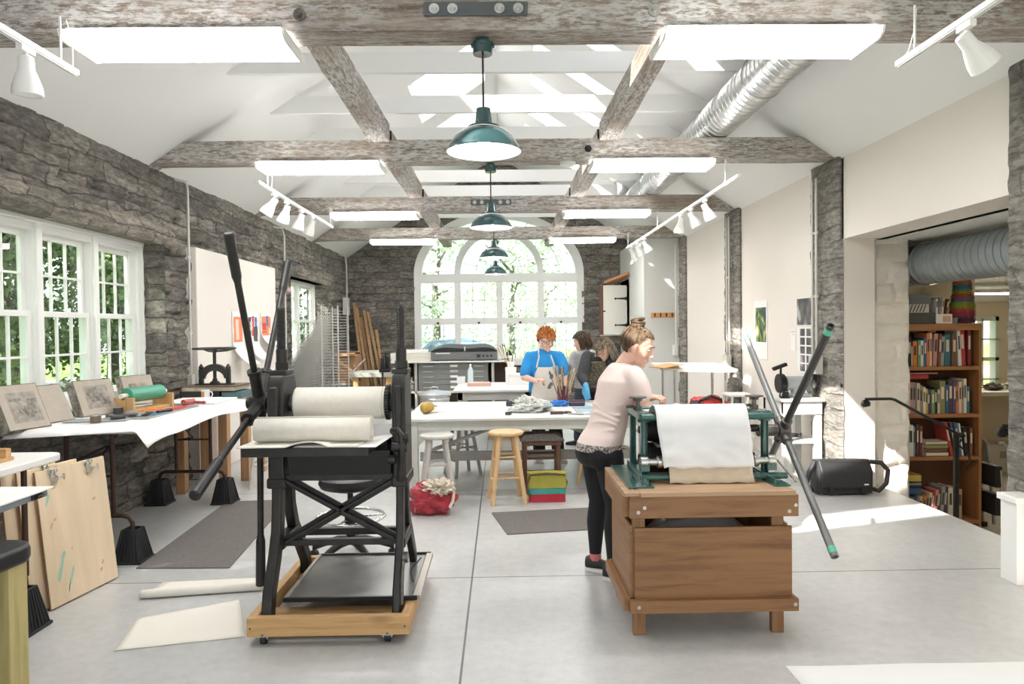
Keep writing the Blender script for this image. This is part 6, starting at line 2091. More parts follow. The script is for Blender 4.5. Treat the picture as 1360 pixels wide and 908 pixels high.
# on top of the bookcase
zt = 1.606
for nm, lb, z, h, c, w in (('box_file', 'dark grey file box at the bottom of the pile on the bookcase', 0, .115, (.07, .07, .07), .42), ('paper_ream', 'pale wrapped bundle between two grey boxes on the bookcase', .116, .09, (.55, .53, .47), .36), ('box_file', 'blue grey file box topping the pile on the bookcase', .208, .10, (.15, .16, .17), .38)):
    t = thing(nm, lb, 'box', (4.3, BY + .1, zt + z))
    part(MB().box((4.09, BY + .01, zt + z), (4.09 + w, BY + .27, zt + z + h)), 'body', P(lb[:14], c, .6), t, .004)
    if nm == 'box_file':
        part(MB().box((4.088, BY + .008, zt + z + h * .7), (4.092 + w, BY + .272, zt + z + h + .002)), 'lid', P(lb[:14] + ' lid', tuple(k * 1.15 for k in c), .6), t, .003)
    else:
        m = MB()
        for k in range(9):
            m.cbox((4.12 + k * .035, BY + .0095, zt + z + h / 2), (.012, .002, h * .9), (0, .4, 0))
        part(m, 'printed_stripe', P('dark stripe', (.08, .08, .08), .6), t)
t = thing('magazine_box', 'white open box holding pale booklets on the bookcase', 'box', (4.6, BY + .1, zt))
part(MB().box((4.53, BY + .02, zt), (4.70, BY + .24, zt + .10)), 'body', PAPERC, t, .003)
part(MB().box((4.60, BY + .016, zt + .02), (4.68, BY + .02, zt + .08)), 'label', P('peach label', (.66, .42, .30), .7), t)
for i, (c, x, h, ln) in enumerate((('blue', 4.50, .27, .0), ('white', 4.545, .16, .0), ('grey', 4.575, .17, .05), ('cream', 4.60, .17, .12), ('brown', 4.645, .16, .16))):
    if i == 0:
        book('dark blue book upright behind the white box on the bookcase', 4.505, BY + .26, zt, .05, .27, .02, 'blue')
    else:
        book('%s booklet standing in the white box on the bookcase' % c, x, BY + .05, zt + .101, .022, h, .15, c, ln, group='booklets in the white box')
t = thing('paint_pot', 'small grey pot between the white box and the fringed figure', 'pot', (4.77, BY + .1, zt))
part(MB().lathe([(0, 0), (.04, 0), (.045, .06), (.04, .06), (.038, .008), (0, .008)], 20, Matrix.Translation((4.765, BY + .1, zt))), 'pot', P('grey pot', (.22, .23, .24), .5), t)
t = thing('fringed_figure', 'rainbow fringed paper animal standing on the bookcase', 'figure', (4.88, BY + .12, zt))
FR = [(.05, .045, .05), (.35, .05, .10), (.55, .12, .04), (.28, .36, .05), (.06, .20, .28), (.42, .08, .06), (.30, .36, .06), (.06, .22, .30), (.5, .14, .05)]
FM = [P('fringe %d' % k, c, .9) for k, c in enumerate(FR)]
cx0, cy0 = 4.875, BY + .13
m = MB().lathe([(.0, 0), (.095, 0), (.11, .05), (.115, .18), (.095, .28), (.07, .34), (.075, .40), (.06, .44), (0, .45)], 24, Matrix.Translation((cx0, cy0, zt)), 1, .75)
part(m, 'body', FM[1], t)
rg = random.Random(3)
m = MB()
for j in range(15):
    z = .02 + j * .029
    rr_ = .118 if z < .22 else (.10 if z < .3 else .082)
    m.mat(min(8, int(j * 9 / 15)))
    for k in range(34):
        a = 2 * PI * (k + .5 * (j % 2)) / 34
        d = V((cos(a), .75 * sin(a), 0))
        p = V((cx0, cy0, zt + z + .03)) + d * rr_ * .96
        q = p + d * .022 + V((0, 0, -.048 + rg.uniform(-.01, .01)))
        s = V((-sin(a), cos(a), 0)) * .009
        m.add([p - s, p + s, q + s * .6, q - s * .6], [(0, 1, 2, 3)])
part(m, 'fringe', FM, t, fixn=False, smooth=False)
m = MB()
for s in (-1, 1):
    m.lathe([(.016, 0), (.02, .02), (0, .05)], 8, Matrix.Translation((cx0 + s * .06, cy0, zt + .425)) @ Matrix.Rotation(s * R(60), 4, 'Y'))
part(m, 'ear', FM[0], t)


# handrails of the steps
def handrail(label, y, sc_x, short):
    t = thing('handrail', label, 'handrail', (4.3, y, -.38))
    z0 = .9
    pts = [(sc_x + .06 + .045 * cos(a), y, z0 - .045 + .045 * sin(a)) for a in [PI * (1.5 - k / 10 * -1) if False else PI * (2.6 - k * .17) for k in range(13)]]
    pts = [(sc_x + .055 + (.02 + .035 * k / 12) * cos(PI * (-1.1 + 1.6 * (1 - k / 12)) + PI), y, z0 - .05 + (.02 + .03 * k / 12) * sin(PI * (-1.1 + 1.6 * (1 - k / 12)) + PI)) for k in range(13)]
    pts = [(sc_x + .055 + (.018 + .032 * k / 14) * cos(R(250) - k / 14 * R(340)), y, z0 - .05 + (.018 + .032 * k / 14) * sin(R(250) - k / 14 * R(340))) for k in range(12)]
    pts += [(sc_x + .06, y, z0), (3.68, y, z0), (3.72, y, z0 - .01), (4.30, y, .57), (4.36, y, .53)]
    part(MB().tube(pts, .014, 10), 'rail', BLACKMET, t)
    part(MB().box((4.285, y - .016, -.38), (4.325, y + .016, .56)), 'post', BLACKMET, t, .002)
    part(MB().tube([(4.34 + .05 * (1 - k / 16) * cos(k * .55), y, .53 + .05 * (1 - k / 16) * sin(k * .55) - .04 * k / 16) for k in range(14)], .009, 8), 'scroll', BLACKMET, t)
    if not short:
        part(MB().tube([(4.33, y, .45), (4.42, y, .38), (4.44, y, .3), (4.40, y, .25), (4.37, y, .28)], .009, 8), 'scroll', BLACKMET, t)
    part(MB().cyl((sc_x + .055, y - .02, z0 - .05), (sc_x + .055, y + .02, z0 - .05), .024, n=14), 'rosette', BLACKMET, t)


handrail('black iron handrail with a scroll end before the bookcase', 6.56, 3.38, False)
handrail('handrail scroll beside the near stone pier', 4.72, 3.36, True)
# folded step ladder
t = thing('step_ladder', 'folded grey step ladder standing beside the bookcase', 'step ladder', (5.2, 7.2, AZ))
AL = P('aluminium ladder', (.40, .41, .40), .4, .6)
for y in (7.05, 7.36):
    part(MB().tube([(5.06, y, .38), (5.12, y, .38), (5.16, y, .33), (5.19, y, .1), (5.24, y, AZ + .02)], .017, 10), 'front_rail', AL, t)
    part(MB().tube([(5.10, y + .02, .1), (5.12, y + .02, -.2), (5.135, y + .02, AZ + .02)], .015, 10), 'rear_rail', AL, t)
    part(MB().box((5.11, y - .02, AZ), (5.16, y + .045, AZ + .05)), 'rubber_foot', BLACKPL, t, .005)
for z, x in ((.02, 5.12), (-.27, 5.15)):
    part(MB().box((5.04, 7.06, z - .1), (5.075 + .04, 7.36, z + .12)), 'step', BLACKPL, t, .008)
# long counter and things in the far annex
t = thing('annex_counter', 'cream topped counter with orange posts in the far annex', 'counter', (7.8, 10.5, AZ))
part(MB().box((6.2, 9.9, .56), (10, 10.8, .62)), 'worktop', PAPERC, t, .004)
for x in (6.25, 7.95, 9.5):
    part(MB().box((x, 9.95, AZ), (x + .1, 10.05, .56)), 'post', PINEZ, t)
part(MB().box((6.25, 10.6, AZ), (9.9, 10.64, .5)), 'back_panel', CREAM, t)
rg = random.Random(31)
for k, (x, w, h, z, c, lb) in enumerate(((6.75, .4, .35, AZ, (.66, .62, .54), 'lower carton under the annex counter'), (6.8, .36, .26, AZ + .355, (.6, .57, .5), 'upper carton under the annex counter'), (7.3, .42, .4, AZ, (.62, .58, .50), 'larger carton beside the stack under the annex counter'))):
    t = thing('carton', lb, 'box', (x, 10.2, z))
    part(MB().box((x - w / 2, 10.05, z), (x + w / 2, 10.4, z + h)), 'body', P('carton %d' % k, c, .8), t, .004)
    part(MB().box((x - .06, 10.045, z + h * .5), (x + .06, 10.05, z + h * .75)), 'label', P('carton label %d' % k, (.35, .3, .25), .8), t)
for k, (x, r, h, lb) in enumerate(((7.25, .12, .1, 'dark lump of tools on the annex counter'), (7.6, .16, .12, 'crumpled white bag on the annex counter'), (7.95, .14, .3, 'tall pale plastic bag on the annex counter'))):
    solo(blob((x, 10.2, .625 + h * .45), (r, r, h / 2), .6, 3, 50 + k, 30, 20, .8), ['tool_heap', 'plastic_bag', 'plastic_bag'][k], P('annex item %d' % k, [(.12, .1, .08), (.6, .58, .52), (.62, .66, .62)][k], .6), lb, ['tools', 'bag', 'bag'][k])
t = thing('ceiling_light', 'lit fluorescent lamp on the far annex ceiling', 'ceiling light', (7.0, 10.2, 2.1))
part(MB().box((6.5, 10.1, 2.05), (7.7, 10.3, 2.10)), 'housing', WPAINT, t)
part(MB().box((6.5, 10.12, 2.03), (7.7, 10.28, 2.05)), 'diffuser', emis('warm annex lamp', (1, .9, .7), 26), t)
solo(MB().box((7.0, 11.0, 1.98), (7.35, 11.2, 2.06)), 'vent', P('ochre vent', (.5, .4, .2), .7), 'small tan ceiling vent in the far annex', 'vent', bevel=.003)
t = thing('ceiling_light', 'added unseen lamp brightening the near part of the annex, behind the header', 'ceiling light', (5.2, 5.2, 2.4))  # added out of view to brighten the annex
part(MB().box((5.6, 4.2, 2.39), (5.9, 5.4, 2.438)), 'housing', WPAINT, t)
part(MB().box((5.62, 4.22, 2.37), (5.88, 5.38, 2.39)), 'diffuser', bpy.data.materials['warm annex lamp'], t)
# ------------------------------------------------------------ outdoors
m = MB().box((-60, -20, -.6), (-3.75, 70, -.45)).box((-3.75, 16.05, -.6), (60, 70, -.45))
struct(m, 'ground_lawn', P('sunny lawn', (.17, .30, .06), .9, c2=(.26, .38, .10), scale=3), 'lawn outside the windows')
m = MB().box((-7.2, 5, -.45), (-5.9, 40, -.43)).box((-20, 27, -.45), (30, 34, -.43))
struct(m, 'path', P('pale gravel', (.55, .53, .48), .9), 'pale gravel path and drive outside')
BARK = P('grey bark', (.16, .13, .10), .9, c2=(.09, .07, .055), scale=9, bmp=.8, bd=.02)


def leaf_mat(name, a, b):
    m, t, N, L, p = nt(name)
    n = tex(t, 'Noise', 3, Detail=4)
    L.new(ramp(t, n.outputs[0], [(.35, a), (.65, b)]), p.inputs['Base Color'])
    p.inputs['Roughness'].default_value = .6
    p.inputs['Transmission Weight'].default_value = 0
    return m


LEAFS = [leaf_mat('fresh leaves', (.06, .115, .04), (.13, .20, .075)), leaf_mat('yellow green leaves', (.13, .20, .06), (.24, .32, .12)), leaf_mat('glare bleached leaves', (.55, .66, .48), (.72, .80, .64))]  # last colour bleached to paint in the glare beyond the arch


def tree_meshes(kind, seed, h, rx, rz, n=3200, sz=.17, low=.3):
    rg = random.Random(seed)
    t = thing('leafy_tree', '', 'tree', (0, 0, 0), world=False)
    pts = [(.12 * rg.uniform(-1, 1) * k / 5, .12 * rg.uniform(-1, 1) * k / 5, h * .8 * k / 6) for k in range(7)]
    m = MB().tube(pts, [.2, .16, .14, .125, .1, .08, .05], 10)
    part(m, 'trunk', BARK, t)
    for k in range(5):
        z = h * (.35 + .1 * k)
        a = rg.uniform(0, 6.28)
        m = MB().tube([(0, 0, z), (.4 * rx * cos(a), .4 * rx * sin(a), z + .5), (.75 * rx * cos(a), .75 * rx * sin(a), z + .9)], [.06, .045, .02], 7)
        part(m, 'branch', BARK, t)
    m = MB()
    cl = [(V((rg.gauss(0, .45) * rx, rg.gauss(0, .45) * rx, h * (low + (1 - low) * rg.random()))), rg.uniform(.5, 1.0) * rx * .42) for _ in range(26)]
    for _ in range(n):
        c, r = rg.choice(cl)
        d = V((rg.gauss(0, 1), rg.gauss(0, 1), rg.gauss(0, .8)))
        d.normalize()
        p = c + d * r * rg.uniform(.55, 1.05)
        if p.z < .2:
            continue
        u = V((rg.gauss(0, 1), rg.gauss(0, 1), rg.gauss(0, 1))).normalized()
        v = u.cross(d + V((.01, .02, .3))).normalized()
        s = sz * rg.uniform(.7, 1.3)
        m.add([p - u * s * .5, p + v * s * .32, p + u * s * .5, p - v * s * .32], [(0, 1, 2, 3)])
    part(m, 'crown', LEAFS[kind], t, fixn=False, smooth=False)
    return t


A = tree_meshes(0, 1, 9, 3.0, 3, 13000, .16, .12)
B = tree_meshes(1, 2, 6.5, 2.2, 2, 12000, .13, .05)
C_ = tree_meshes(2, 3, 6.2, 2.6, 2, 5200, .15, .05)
SP = [(A, (-9.6, -3.4), 'unseen tall tree added to block sun, behind the viewpoint', 1), (A, (-9.2, -.2), 'unseen tall tree added to shade the nearest left window', 1.05), (A, (-10, 2.8), 'unseen tall tree added to block sun beside the left windows', 1),  # out-of-view trees added to keep sun off the left windows
      (A, (-8.4, 10.5), 'dark green tree seen through the left window row', .9), (B, (-9.5, 14), 'yellow green tree seen through the left window row', 1), (A, (-13, 16), 'second dark tree seen through the left windows', 1.1), (B, (-12, 11.5), 'bushy yellow green tree beyond the dark one on the left', 1.1), (B, (-16, 22), 'distant yellow green tree on the left lawn', 1.3), (A, (-19, 17), 'distant dark tree on the left lawn', 1.2), (B, (-8, 25), 'yellow green tree behind the far left window', 1.2),(A, (-12, 30), 'dark tree behind the far left window', 1.2), (B, (-7.5, 19), 'leafy tree just outside the far left window', .8),
      (A, (-22, 14), 'far dark tree at the back of the left lawn', 1.4), (A, (-24, 22), 'farthest dark tree at the left of the lawn', 1.7), (B, (-19, 26), 'far yellow green tree at the back of the left lawn', 1.7), (A, (-16, 11), 'dark tree filling the gap in the left window row', 1.1), (A, (-11, 20), 'dark tree between the yellow green ones on the left lawn', 1), (A, (-17, 33), 'far dark tree behind the far left window', 1.6),
      (C_, (-5.2, 24), 'glare-bleached tree left in the arched window', 1), (C_, (.4, 26), 'glare-bleached tree in the middle of the arched window', .9), (C_, (5.2, 23.5), 'glare-bleached tree right in the arched window', 1), (C_, (2.6, 42), 'distant green tree behind the drive, right of the window middle', 1.4), (C_, (-4, 44), 'distant green tree behind the drive, left of the window middle', 1.5), (C_, (9.5, 36), 'distant green tree at the right of the drive', 1.5), (C_, (-9, 46), 'distant pale tree at the left of the drive', 1.3)]
used = set()
for k, (src, (x, y), lb, s) in enumerate(SP):
    o = src if id(src) not in used else dup(src, (0, 0, 0))
    used.add(id(src))
    o.location = (x, y, -.45)
    o.rotation_euler = (0, 0, k * 1.7)
    o.scale = (s, s, s)
    tag(o, lb, 'tree', 'trees outside the windows')

# parked car beyond the arched window
t = thing('car', 'pale blue parked car seen through the arched window', 'car', (-1.9, 29, -.43), world=False)
prof = [(-2.15, .30), (-2.2, .62), (-2.1, .78), (-1.5, .86), (-.85, 1.30), (.35, 1.38), (.95, 1.30), (1.55, .92), (2.1, .84), (2.2, .6), (2.15, .30)]
m = MB()
ws = [.82, .86, .86, .84, .66, .64, .66, .84, .86, .86, .82]
vs = [(x, -w, z) for (x, z), w in zip(prof, ws)] + [(x, w, z) for (x, z), w in zip(prof, ws)]
n = len(prof)
fs = [(k, k + 1, n + k + 1, n + k) for k in range(n - 1)] + [(n - 1, 0, n, 2 * n - 1)] + [tuple(range(n))[::-1], tuple(range(n, 2 * n))]
m.add(vs, fs)
t.scale = (1, 1, 1.24)
CARP = P('pale blue car paint', (.26, .42, .60), .25, .2, coat=.6)
part(m, 'body', CARP, t, .04)
m = MB()
for s in (-1, 1):
    m.add([(-1.25, s * .80, .92), (-.8, s * .70, 1.24), (.85, s * .70, 1.24), (1.35, s * .80, .94)], [(0, 1, 2, 3)])
m.add([(1.5, -.72, .97), (1.0, -.6, 1.28), (1.0, .6, 1.28), (1.5, .72, .97)], [(0, 1, 2, 3)])
m.add([(-1.46, -.72, .91), (-.9, -.6, 1.28), (-.9, .6, 1.28), (-1.46, .72, .91)], [(0, 1, 2, 3)])
part(m, 'window_glass', P('car glass', (.25, .32, .38), .1), t, solid=.03)
for x in (-1.35, 1.35):
    for s in (-1, 1):
        w_ = part(MB().cyl((x, s * .88, .31), (x, s * .70, .31), .31, n=24), 'wheel', BLACKPL, t, .02)
        part(MB().cyl((x, s * .885, .31), (x, s * .87, .31), .18, n=20), 'hubcap', STEEL, w_)
# ------------------------------------------------------------ people
def bake(mb, name, mats, voxel, smooth_it, root_loc, parent=None, sub=0):
    """join overlapping volumes into one continuous surface"""
    me = bpy.data.meshes.new('tmp')
    me.from_pydata([p for p in mb.v], [], mb.f)
    bm = bmesh.new()
    bm.from_mesh(me)
    bmesh.ops.recalc_face_normals(bm, faces=bm.faces)
    bm.to_mesh(me)
    bm.free()
    o = bpy.data.objects.new('tmp', me)
    COL.objects.link(o)
    md = o.modifiers.new('r', 'REMESH')
    md.mode = 'VOXEL'
    md.voxel_size = voxel
    md.use_smooth_shade = True
    if smooth_it:
        md = o.modifiers.new('s', 'SMOOTH')
        md.iterations = smooth_it
        md.factor = .5
    dg = bpy.context.evaluated_depsgraph_get()
    res = bpy.data.meshes.new_from_object(o.evaluated_get(dg))
    bpy.data.objects.remove(o)
    res.name = name
    res.transform(Matrix.Translation(-V(root_loc)))
    res.materials.clear()
    res.materials.append(mats)
    res.polygons.foreach_set('use_smooth', [True] * len(res.polygons))
    ob = bpy.data.objects.new(name, res)
    COL.objects.link(ob)
    if parent:
        ob.parent = parent
    return ob


def limb(m, pts, rs, n=14, k=5):
    """tapered tube with rounded ends through joints"""
    P_, Q = [], []
    pts = [V(p) for p in pts]
    for i in range(len(pts) - 1):
        for j in range(k):
            f = j / k
            P_.append(pts[i].lerp(pts[i + 1], f))
            Q.append(rs[i] + (rs[i + 1] - rs[i]) * f)
    P_.append(pts[-1])
    Q.append(rs[-1])
    m.tube(P_, Q, n)
    for p, r in zip(pts, rs):
        m.ball(p, r * .995, 12, 8)


def hand(m, w, d, up, s=1., curl=.6, side=1, thumb=True):
    """wrist point, direction of the palm, back-of-hand normal; five fingers"""
    w, d = V(w), V(d).normalized()
    n = V(up)
    n = (n - d * n.dot(d)).normalized()
    x = d.cross(n) * side
    c = w + d * .05 * s
    M = Matrix(((x.x, d.x, n.x, c.x), (x.y, d.y, n.y, c.y), (x.z, d.z, n.z, c.z), (0, 0, 0, 1)))
    m.ball((0, 0, 0), 1, 4, 3) if False else m.lathe([(sin(PI * k / 8), -cos(PI * k / 8)) if 0 < k < 8 else (0, -cos(PI * k / 8)) for k in range(9)], 14, M @ Matrix.Diagonal((.04 * s, .052 * s, .017 * s, 1)))
    limb(m, [w - d * .015, w + d * .04 * s], [.026 * s, .026 * s], 10, 2)
    for k, (ox, L) in enumerate(((.031, .068), (.011, .077), (-.010, .072), (-.030, .056))):
        p = c + x * ox * s + d * .038 * s
        a = curl * .55
        q1 = p + (d * cos(a) - n * sin(a)) * L * .45 * s
        a2 = curl * 1.5
        q2 = q1 + (d * cos(a2) - n * sin(a2)) * L * .33 * s
        a3 = curl * 2.3
        q3 = q2 + (d * cos(a3) - n * sin(a3)) * L * .25 * s
        limb(m, [p - d * .012, p, q1, q2, q3], [.0095 * s, .0095 * s, .0088 * s, .0078 * s, .0065 * s], 8, 2)
    p = w + d * .022 * s + x * .022 * s
    q1 = p + (x * .75 + d * .6 - n * .25).normalized() * .036 * s
    q2 = q1 + (d * .9 + x * .15 - n * .45 * curl).normalized() * .032 * s
    q3 = q2 + (d * .85 - x * .2 - n * .6 * curl).normalized() * .022 * s
    limb(m, [p, q1, q2, q3], [.0125 * s, .0105 * s, .0095 * s, .0075 * s], 8, 2)


def head(m, H, f, up=(0, 0, 1), s=1.):
    """skull, jaw, nose, lips, ears around the head centre; returns the frame (x right, y forward, z up)"""
    f = V(f).normalized()
    u = V(up)
    x = f.cross(u).normalized()
    u = x.cross(f)
    M = Matrix(((x.x, f.x, u.x, H[0]), (x.y, f.y, u.y, H[1]), (x.z, f.z, u.z, H[2]), (0, 0, 0, 1))) @ Matrix.Scale(s, 4)

    def e(c, r, n=16, mm=12, rx=0):
        m.lathe([(sin(PI * k / mm), -cos(PI * k / mm)) if 0 < k < mm else (0, -cos(PI * k / mm)) for k in range(mm + 1)], n, M @ Matrix.Translation(c) @ Matrix.Rotation(rx, 4, 'X') @ Matrix.Diagonal((*r, 1)))
    e((0, -.012, .030), (.074, .094, .084), 24, 16)     # cranium
    e((0, .030, -.01), (.062, .058, .085), 20, 14)      # face
    e((0, .034, -.062), (.045, .045, .045))             # jaw
    e((0, .066, -.092), (.021, .020, .018))             # chin
    e((.036, .052, -.03), (.024, .026, .024))           # cheeks
    e((-.036, .052, -.03), (.024, .026, .024))
    e((0, .072, .027), (.048, .016, .013))              # brow
    m.tube([M @ V(p) for p in ((0, .083, .012), (0, .095, -.008), (0, .105, -.026))], [.0075 * s, .0095 * s, .0125 * s], 10)
    e((0, .100, -.028), (.0145, .013, .010))            # nose tip
    e((.011, .090, -.031), (.008, .010, .007))
    e((-.011, .090, -.031), (.008, .010, .007))
    e((0, .084, -.0555), (.021, .0115, .0055))          # lips
    e((0, .083, -.066), (.018, .0115, .006))
    for k in (-1, 1):
        e((k * .074, -.004, -.010), (.009, .020, .031), 12, 10, R(12))
        e((k * .070, .002, -.03), (.008, .012, .013), 10, 8)
    return M


def eyes(M, root, iris=(.12, .16, .15), brow=(.18, .12, .07)):
    mm = MB()
    ir = MB()
    for k in (-1, 1):
        c = M @ V((k * .031, .0755, .008))
        T = M.copy()
        T.translation = c
        mm.lathe([(sin(PI * j / 8), -cos(PI * j / 8)) if 0 < j < 8 else (0, -cos(PI * j / 8)) for j in range(9)], 14, T @ Matrix.Diagonal((.0115, .0085, .0045, 1)))
        T2 = M.copy()
        T2.translation = M @ V((k * .031, .0812, .0075))
        ir.lathe([(sin(PI * j / 8), -cos(PI * j / 8)) if 0 < j < 8 else (0, -cos(PI * j / 8)) for j in range(9)], 10, T2 @ Matrix.Diagonal((.005, .0045, .0045, 1)))
    ir2 = MB()
    for k in (-1, 1):
        ir2.tube([M @ V(p) for p in ((k * .014, .0875, .029), (k * .03, .087, .034), (k * .049, .074, .028))], [.0035, .0042, .002], 6)
    part(mm, 'eyes', P('eye white %s' % root.name, (.5, .47, .44), .3), root)
    part(ir, 'irises', P('iris %s' % root.name, iris, .2), root)
    part(ir2, 'eyebrows', P('brow %s' % root.name, brow, .8), root)


def hair_cap(mb, M, r, zcut, back=-.02, thick=.012, seed=1, fringe=.04, wave=.006, extra=()):
    """shell of hair over the skull: vertices above a hairline, slightly strand-like"""
    n, mm = 72, 40
    vs, fs, keep = [], [], set()
    for j in range(mm + 1):
        th = PI * j / mm
        for i in range(n):
            ph = 2 * PI * i / n
            d = V((sin(th) * cos(ph), sin(th) * sin(ph), cos(th)))
            k = 1 + wave / .09 * noise.noise(V((d.x * 7, d.y * 7, d.z * 3 + seed))) + wave / .2 * sin(ph * 26 + d.z * 6 + 2 * noise.noise(d * 4))
            vs.append(M @ (V((0, -.012, .026)) + V((d.x * (r[0] + thick), d.y * (r[1] + thick), d.z * (r[2] + thick))) * k))
            # hairline height falls from forehead to nape
            fr = d.y
            hl = zcut + (fringe if fr > .55 else (fringe * max(0, (fr + .1) / .65) if fr > -.1 else back * min(1, (-.1 - fr) / .5)))
            if d.z * (r[2] + thick) + .026 > hl:
                keep.add(j * n + i)
    for j in range(mm):
        for i in range(n):
            q = (j * n + i, j * n + (i + 1) % n, (j + 1) * n + (i + 1) % n, (j + 1) * n + i)
            if all(v in keep for v in q):
                fs.append(q)
    mb.add(vs, fs)


def hair_mat(name, a, b):
    m, t, N, L, p = nt(name)
    n = tex(t, 'Noise', 60, (1, 1, .25), Detail=5)
    L.new(ramp(t, n.outputs[0], [(.35, a), (.65, b)]), p.inputs['Base Color'])
    p.inputs['Roughness'].default_value = .6
    p.inputs['Specular IOR Level'].default_value = .25
    bump(t, p, n.outputs[0], .5, .004)
    return m


def torso(m, rows, f, n=24):
    """rows: (centre, half width, half depth)"""
    f = V((f[0], f[1], 0)).normalized()
    x = V((f.y, -f.x, 0))
    m.rings([(V(c), x * w, f * d) for c, w, d in rows], n)
    return x, f


def shoe(name, ank, d, root, mat_, sole, s=1.):
    d = V((d[0], d[1], 0)).normalized()
    x = V((d.y, -d.x, 0))
    M = Matrix(((x.x, d.x, 0, ank[0]), (x.y, d.y, 0, ank[1]), (0, 0, 1, 0), (0, 0, 0, 1))) @ Matrix.Scale(s, 4)
    m = MB()
    rows = [(-.07, .030, .09), (-.055, .036, .10), (-.02, .038, .098), (.03, .040, .082), (.08, .045, .062), (.13, .046, .052), (.17, .036, .042), (.185, .018, .032)]
    vs, fs = [], []
    for y, w, h in rows:
        for k in range(12):
            a = 2 * PI * k / 12
            vs.append(M @ V((w * cos(a), y, .018 + (h - .018) * (.5 + .5 * sin(a)))))
    for i in range(len(rows) - 1):
        fs += [(i * 12 + k, i * 12 + (k + 1) % 12, (i + 1) * 12 + (k + 1) % 12, (i + 1) * 12 + k) for k in range(12)]
    fs += [tuple(range(12)), tuple(range(len(vs) - 12, len(vs)))]
    m.add(vs, fs)
    sh = part(m, 'shoe', mat_, root)
    m = MB()
    out = [(-.078, .0), (-.07, .030), (-.02, .041), (.06, .046), (.13, .049), (.175, .036), (.192, .0)]
    poly = [(w, y) for y, w in out] + [(-w, y) for y, w in out[::-1][1:-1]]
    m.prism(poly, 'z', .002, .026, M)
    part(m, 'sole', sole, sh, .004)
    return sh


SKIN = P('fair skin', (.72, .44, .33), .5, sss=.08, c2=(.76, .48, .37), scale=6)
SKIN2 = P('pale freckled skin', (.76, .47, .37), .5, sss=.08, c2=(.72, .42, .32), scale=9)

# --- young woman in pink at the green press
loc = (.655, 4.52, 0)
WORLD_keep = loc


def person(name, label, loc, build, skin, voxel=.006, it=6):
    m = MB()
    M = build(m)
    o = bake(m, name, skin, voxel, it, loc)
    o.location = loc
    WORLD[o.name] = V(loc)
    tag(o, label, 'person')
    return o, M


f = V((.93, .37, 0)).normalized()
r = V((f.y, -f.x, 0))
PEL = V((.645, 4.53, .86))
NB = V((.79, 4.53, 1.352))
SR, SL_ = NB + r * .165 + V((0, 0, -.045)) - f * .01, NB - r * .165 + V((0, 0, -.045)) + f * .02
ER, WR = SR + V((.075, -.02, -.265)), V((1.10, 4.34, 1.10))
EL, WL = SL_ + V((.10, .06, -.25)), V((.955, 4.60, 1.135))
HC = V((.882, 4.50, 1.478))
hd = V((.82, -.36, -.38))
HR, HL = PEL + r * .085 + V((0, 0, -.04)), PEL - r * .085 + V((0, 0, -.04))
KR, KL = V((.715, 4.43, .46)), V((.63, 4.60, .46))
AR, AL_ = V((.695, 4.40, .085)), V((.605, 4.585, .085))


def yw(m):
    torso(m, [(PEL + V((0, 0, -.08)) - f * .02, .15, .11), (PEL - f * .025, .165, .125), (PEL + V((.03, 0, .1)), .14, .10), (PEL + V((.06, 0, .2)), .125, .095), (PEL + V((.10, 0, .32)), .15, .105), (PEL + V((.125, 0, .41)), .155, .10), (NB + V((-.01, 0, -.03)), .11, .07), (NB, .06, .055)], f)
    limb(m, [NB + V((-.01, 0, -.02)), NB + V((.03, 0, .05)), HC + V((-.01, 0, -.04))], [.06, .052, .05])
    M = head(m, HC, hd, s=1.07)
    limb(m, [SR + V((0, 0, -.03)), ER, WR], [.038, .04, .026])
    limb(m, [SL_ + V((0, 0, -.03)), EL, WL], [.038, .04, .026])
    hand(m, WR, (.9, -.1, -.3), (.2, 0, 1), 1, .7, 1)
    hand(m, WL, (.75, -.6, .12), (.1, -.3, 1), 1.0, 1.05, -1)
    for h, k, a in ((HR, KR, AR), (HL, KL, AL_)):
        limb(m, [h, h.lerp(k, .45), k, k.lerp(a, .35) - f * .01, a], [.088, .078, .055, .052, .034])
    return M


yo, YM = person('person', 'woman with a hair bun, pink T-shirt and black leggings at the green press', loc, yw, SKIN, .0052, 5)
PINKT = P('pale pink jersey', (.84, .70, .66), .85, c2=(.81, .655, .61), scale=5, bmp=.12, bd=.004)
m = MB()
torso(m, [(PEL + V((.0, 0, -.01)) - f * .02, .176, .137), (PEL + V((.012, 0, .04)) - f * .008, .174, .132), (PEL + V((.035, 0, .1)), .158, .118), (PEL + V((.06, 0, .2)), .148, .114), (PEL + V((.10, 0, .31)), .166, .124), (PEL + V((.125, 0, .40)) - f * .01, .172, .122), (NB + V((-.022, 0, -.05)), .15, .10), (NB + V((-.02, 0, .0)), .085, .078), (NB + V((-.01, 0, .022)), .062, .062)], f, 32)
for s_, e_, sd in ((SR, ER, 1), (SL_, EL, -1)):
    d = (e_ - s_)
    limb(m, [NB - f * .01 + V((0, 0, -.045)), s_ - r * sd * .02 + V((0, 0, -.012))], [.062, .066], 16)
    limb(m, [s_ - r * sd * .02 + V((0, 0, -.012)), s_ + d * .22, s_ + d * .46], [.067, .066, .064], 16)
# soft folds
for k in range(7):
    z = .02 + k * .05
    c = PEL + V((.02 + z * .28, 0, z))
    m.tube([c + r * .165 * cos(a) * (1 - z * .2) + f * .122 * sin(a) + V((0, 0, .03 * cos(a * 2 + k))) for a in [PI * (-.9 + .8 * j / 10) for j in range(11)]], .008, 6)
sh = bake(m, 'tshirt', PINKT, .007, 9, loc, yo)
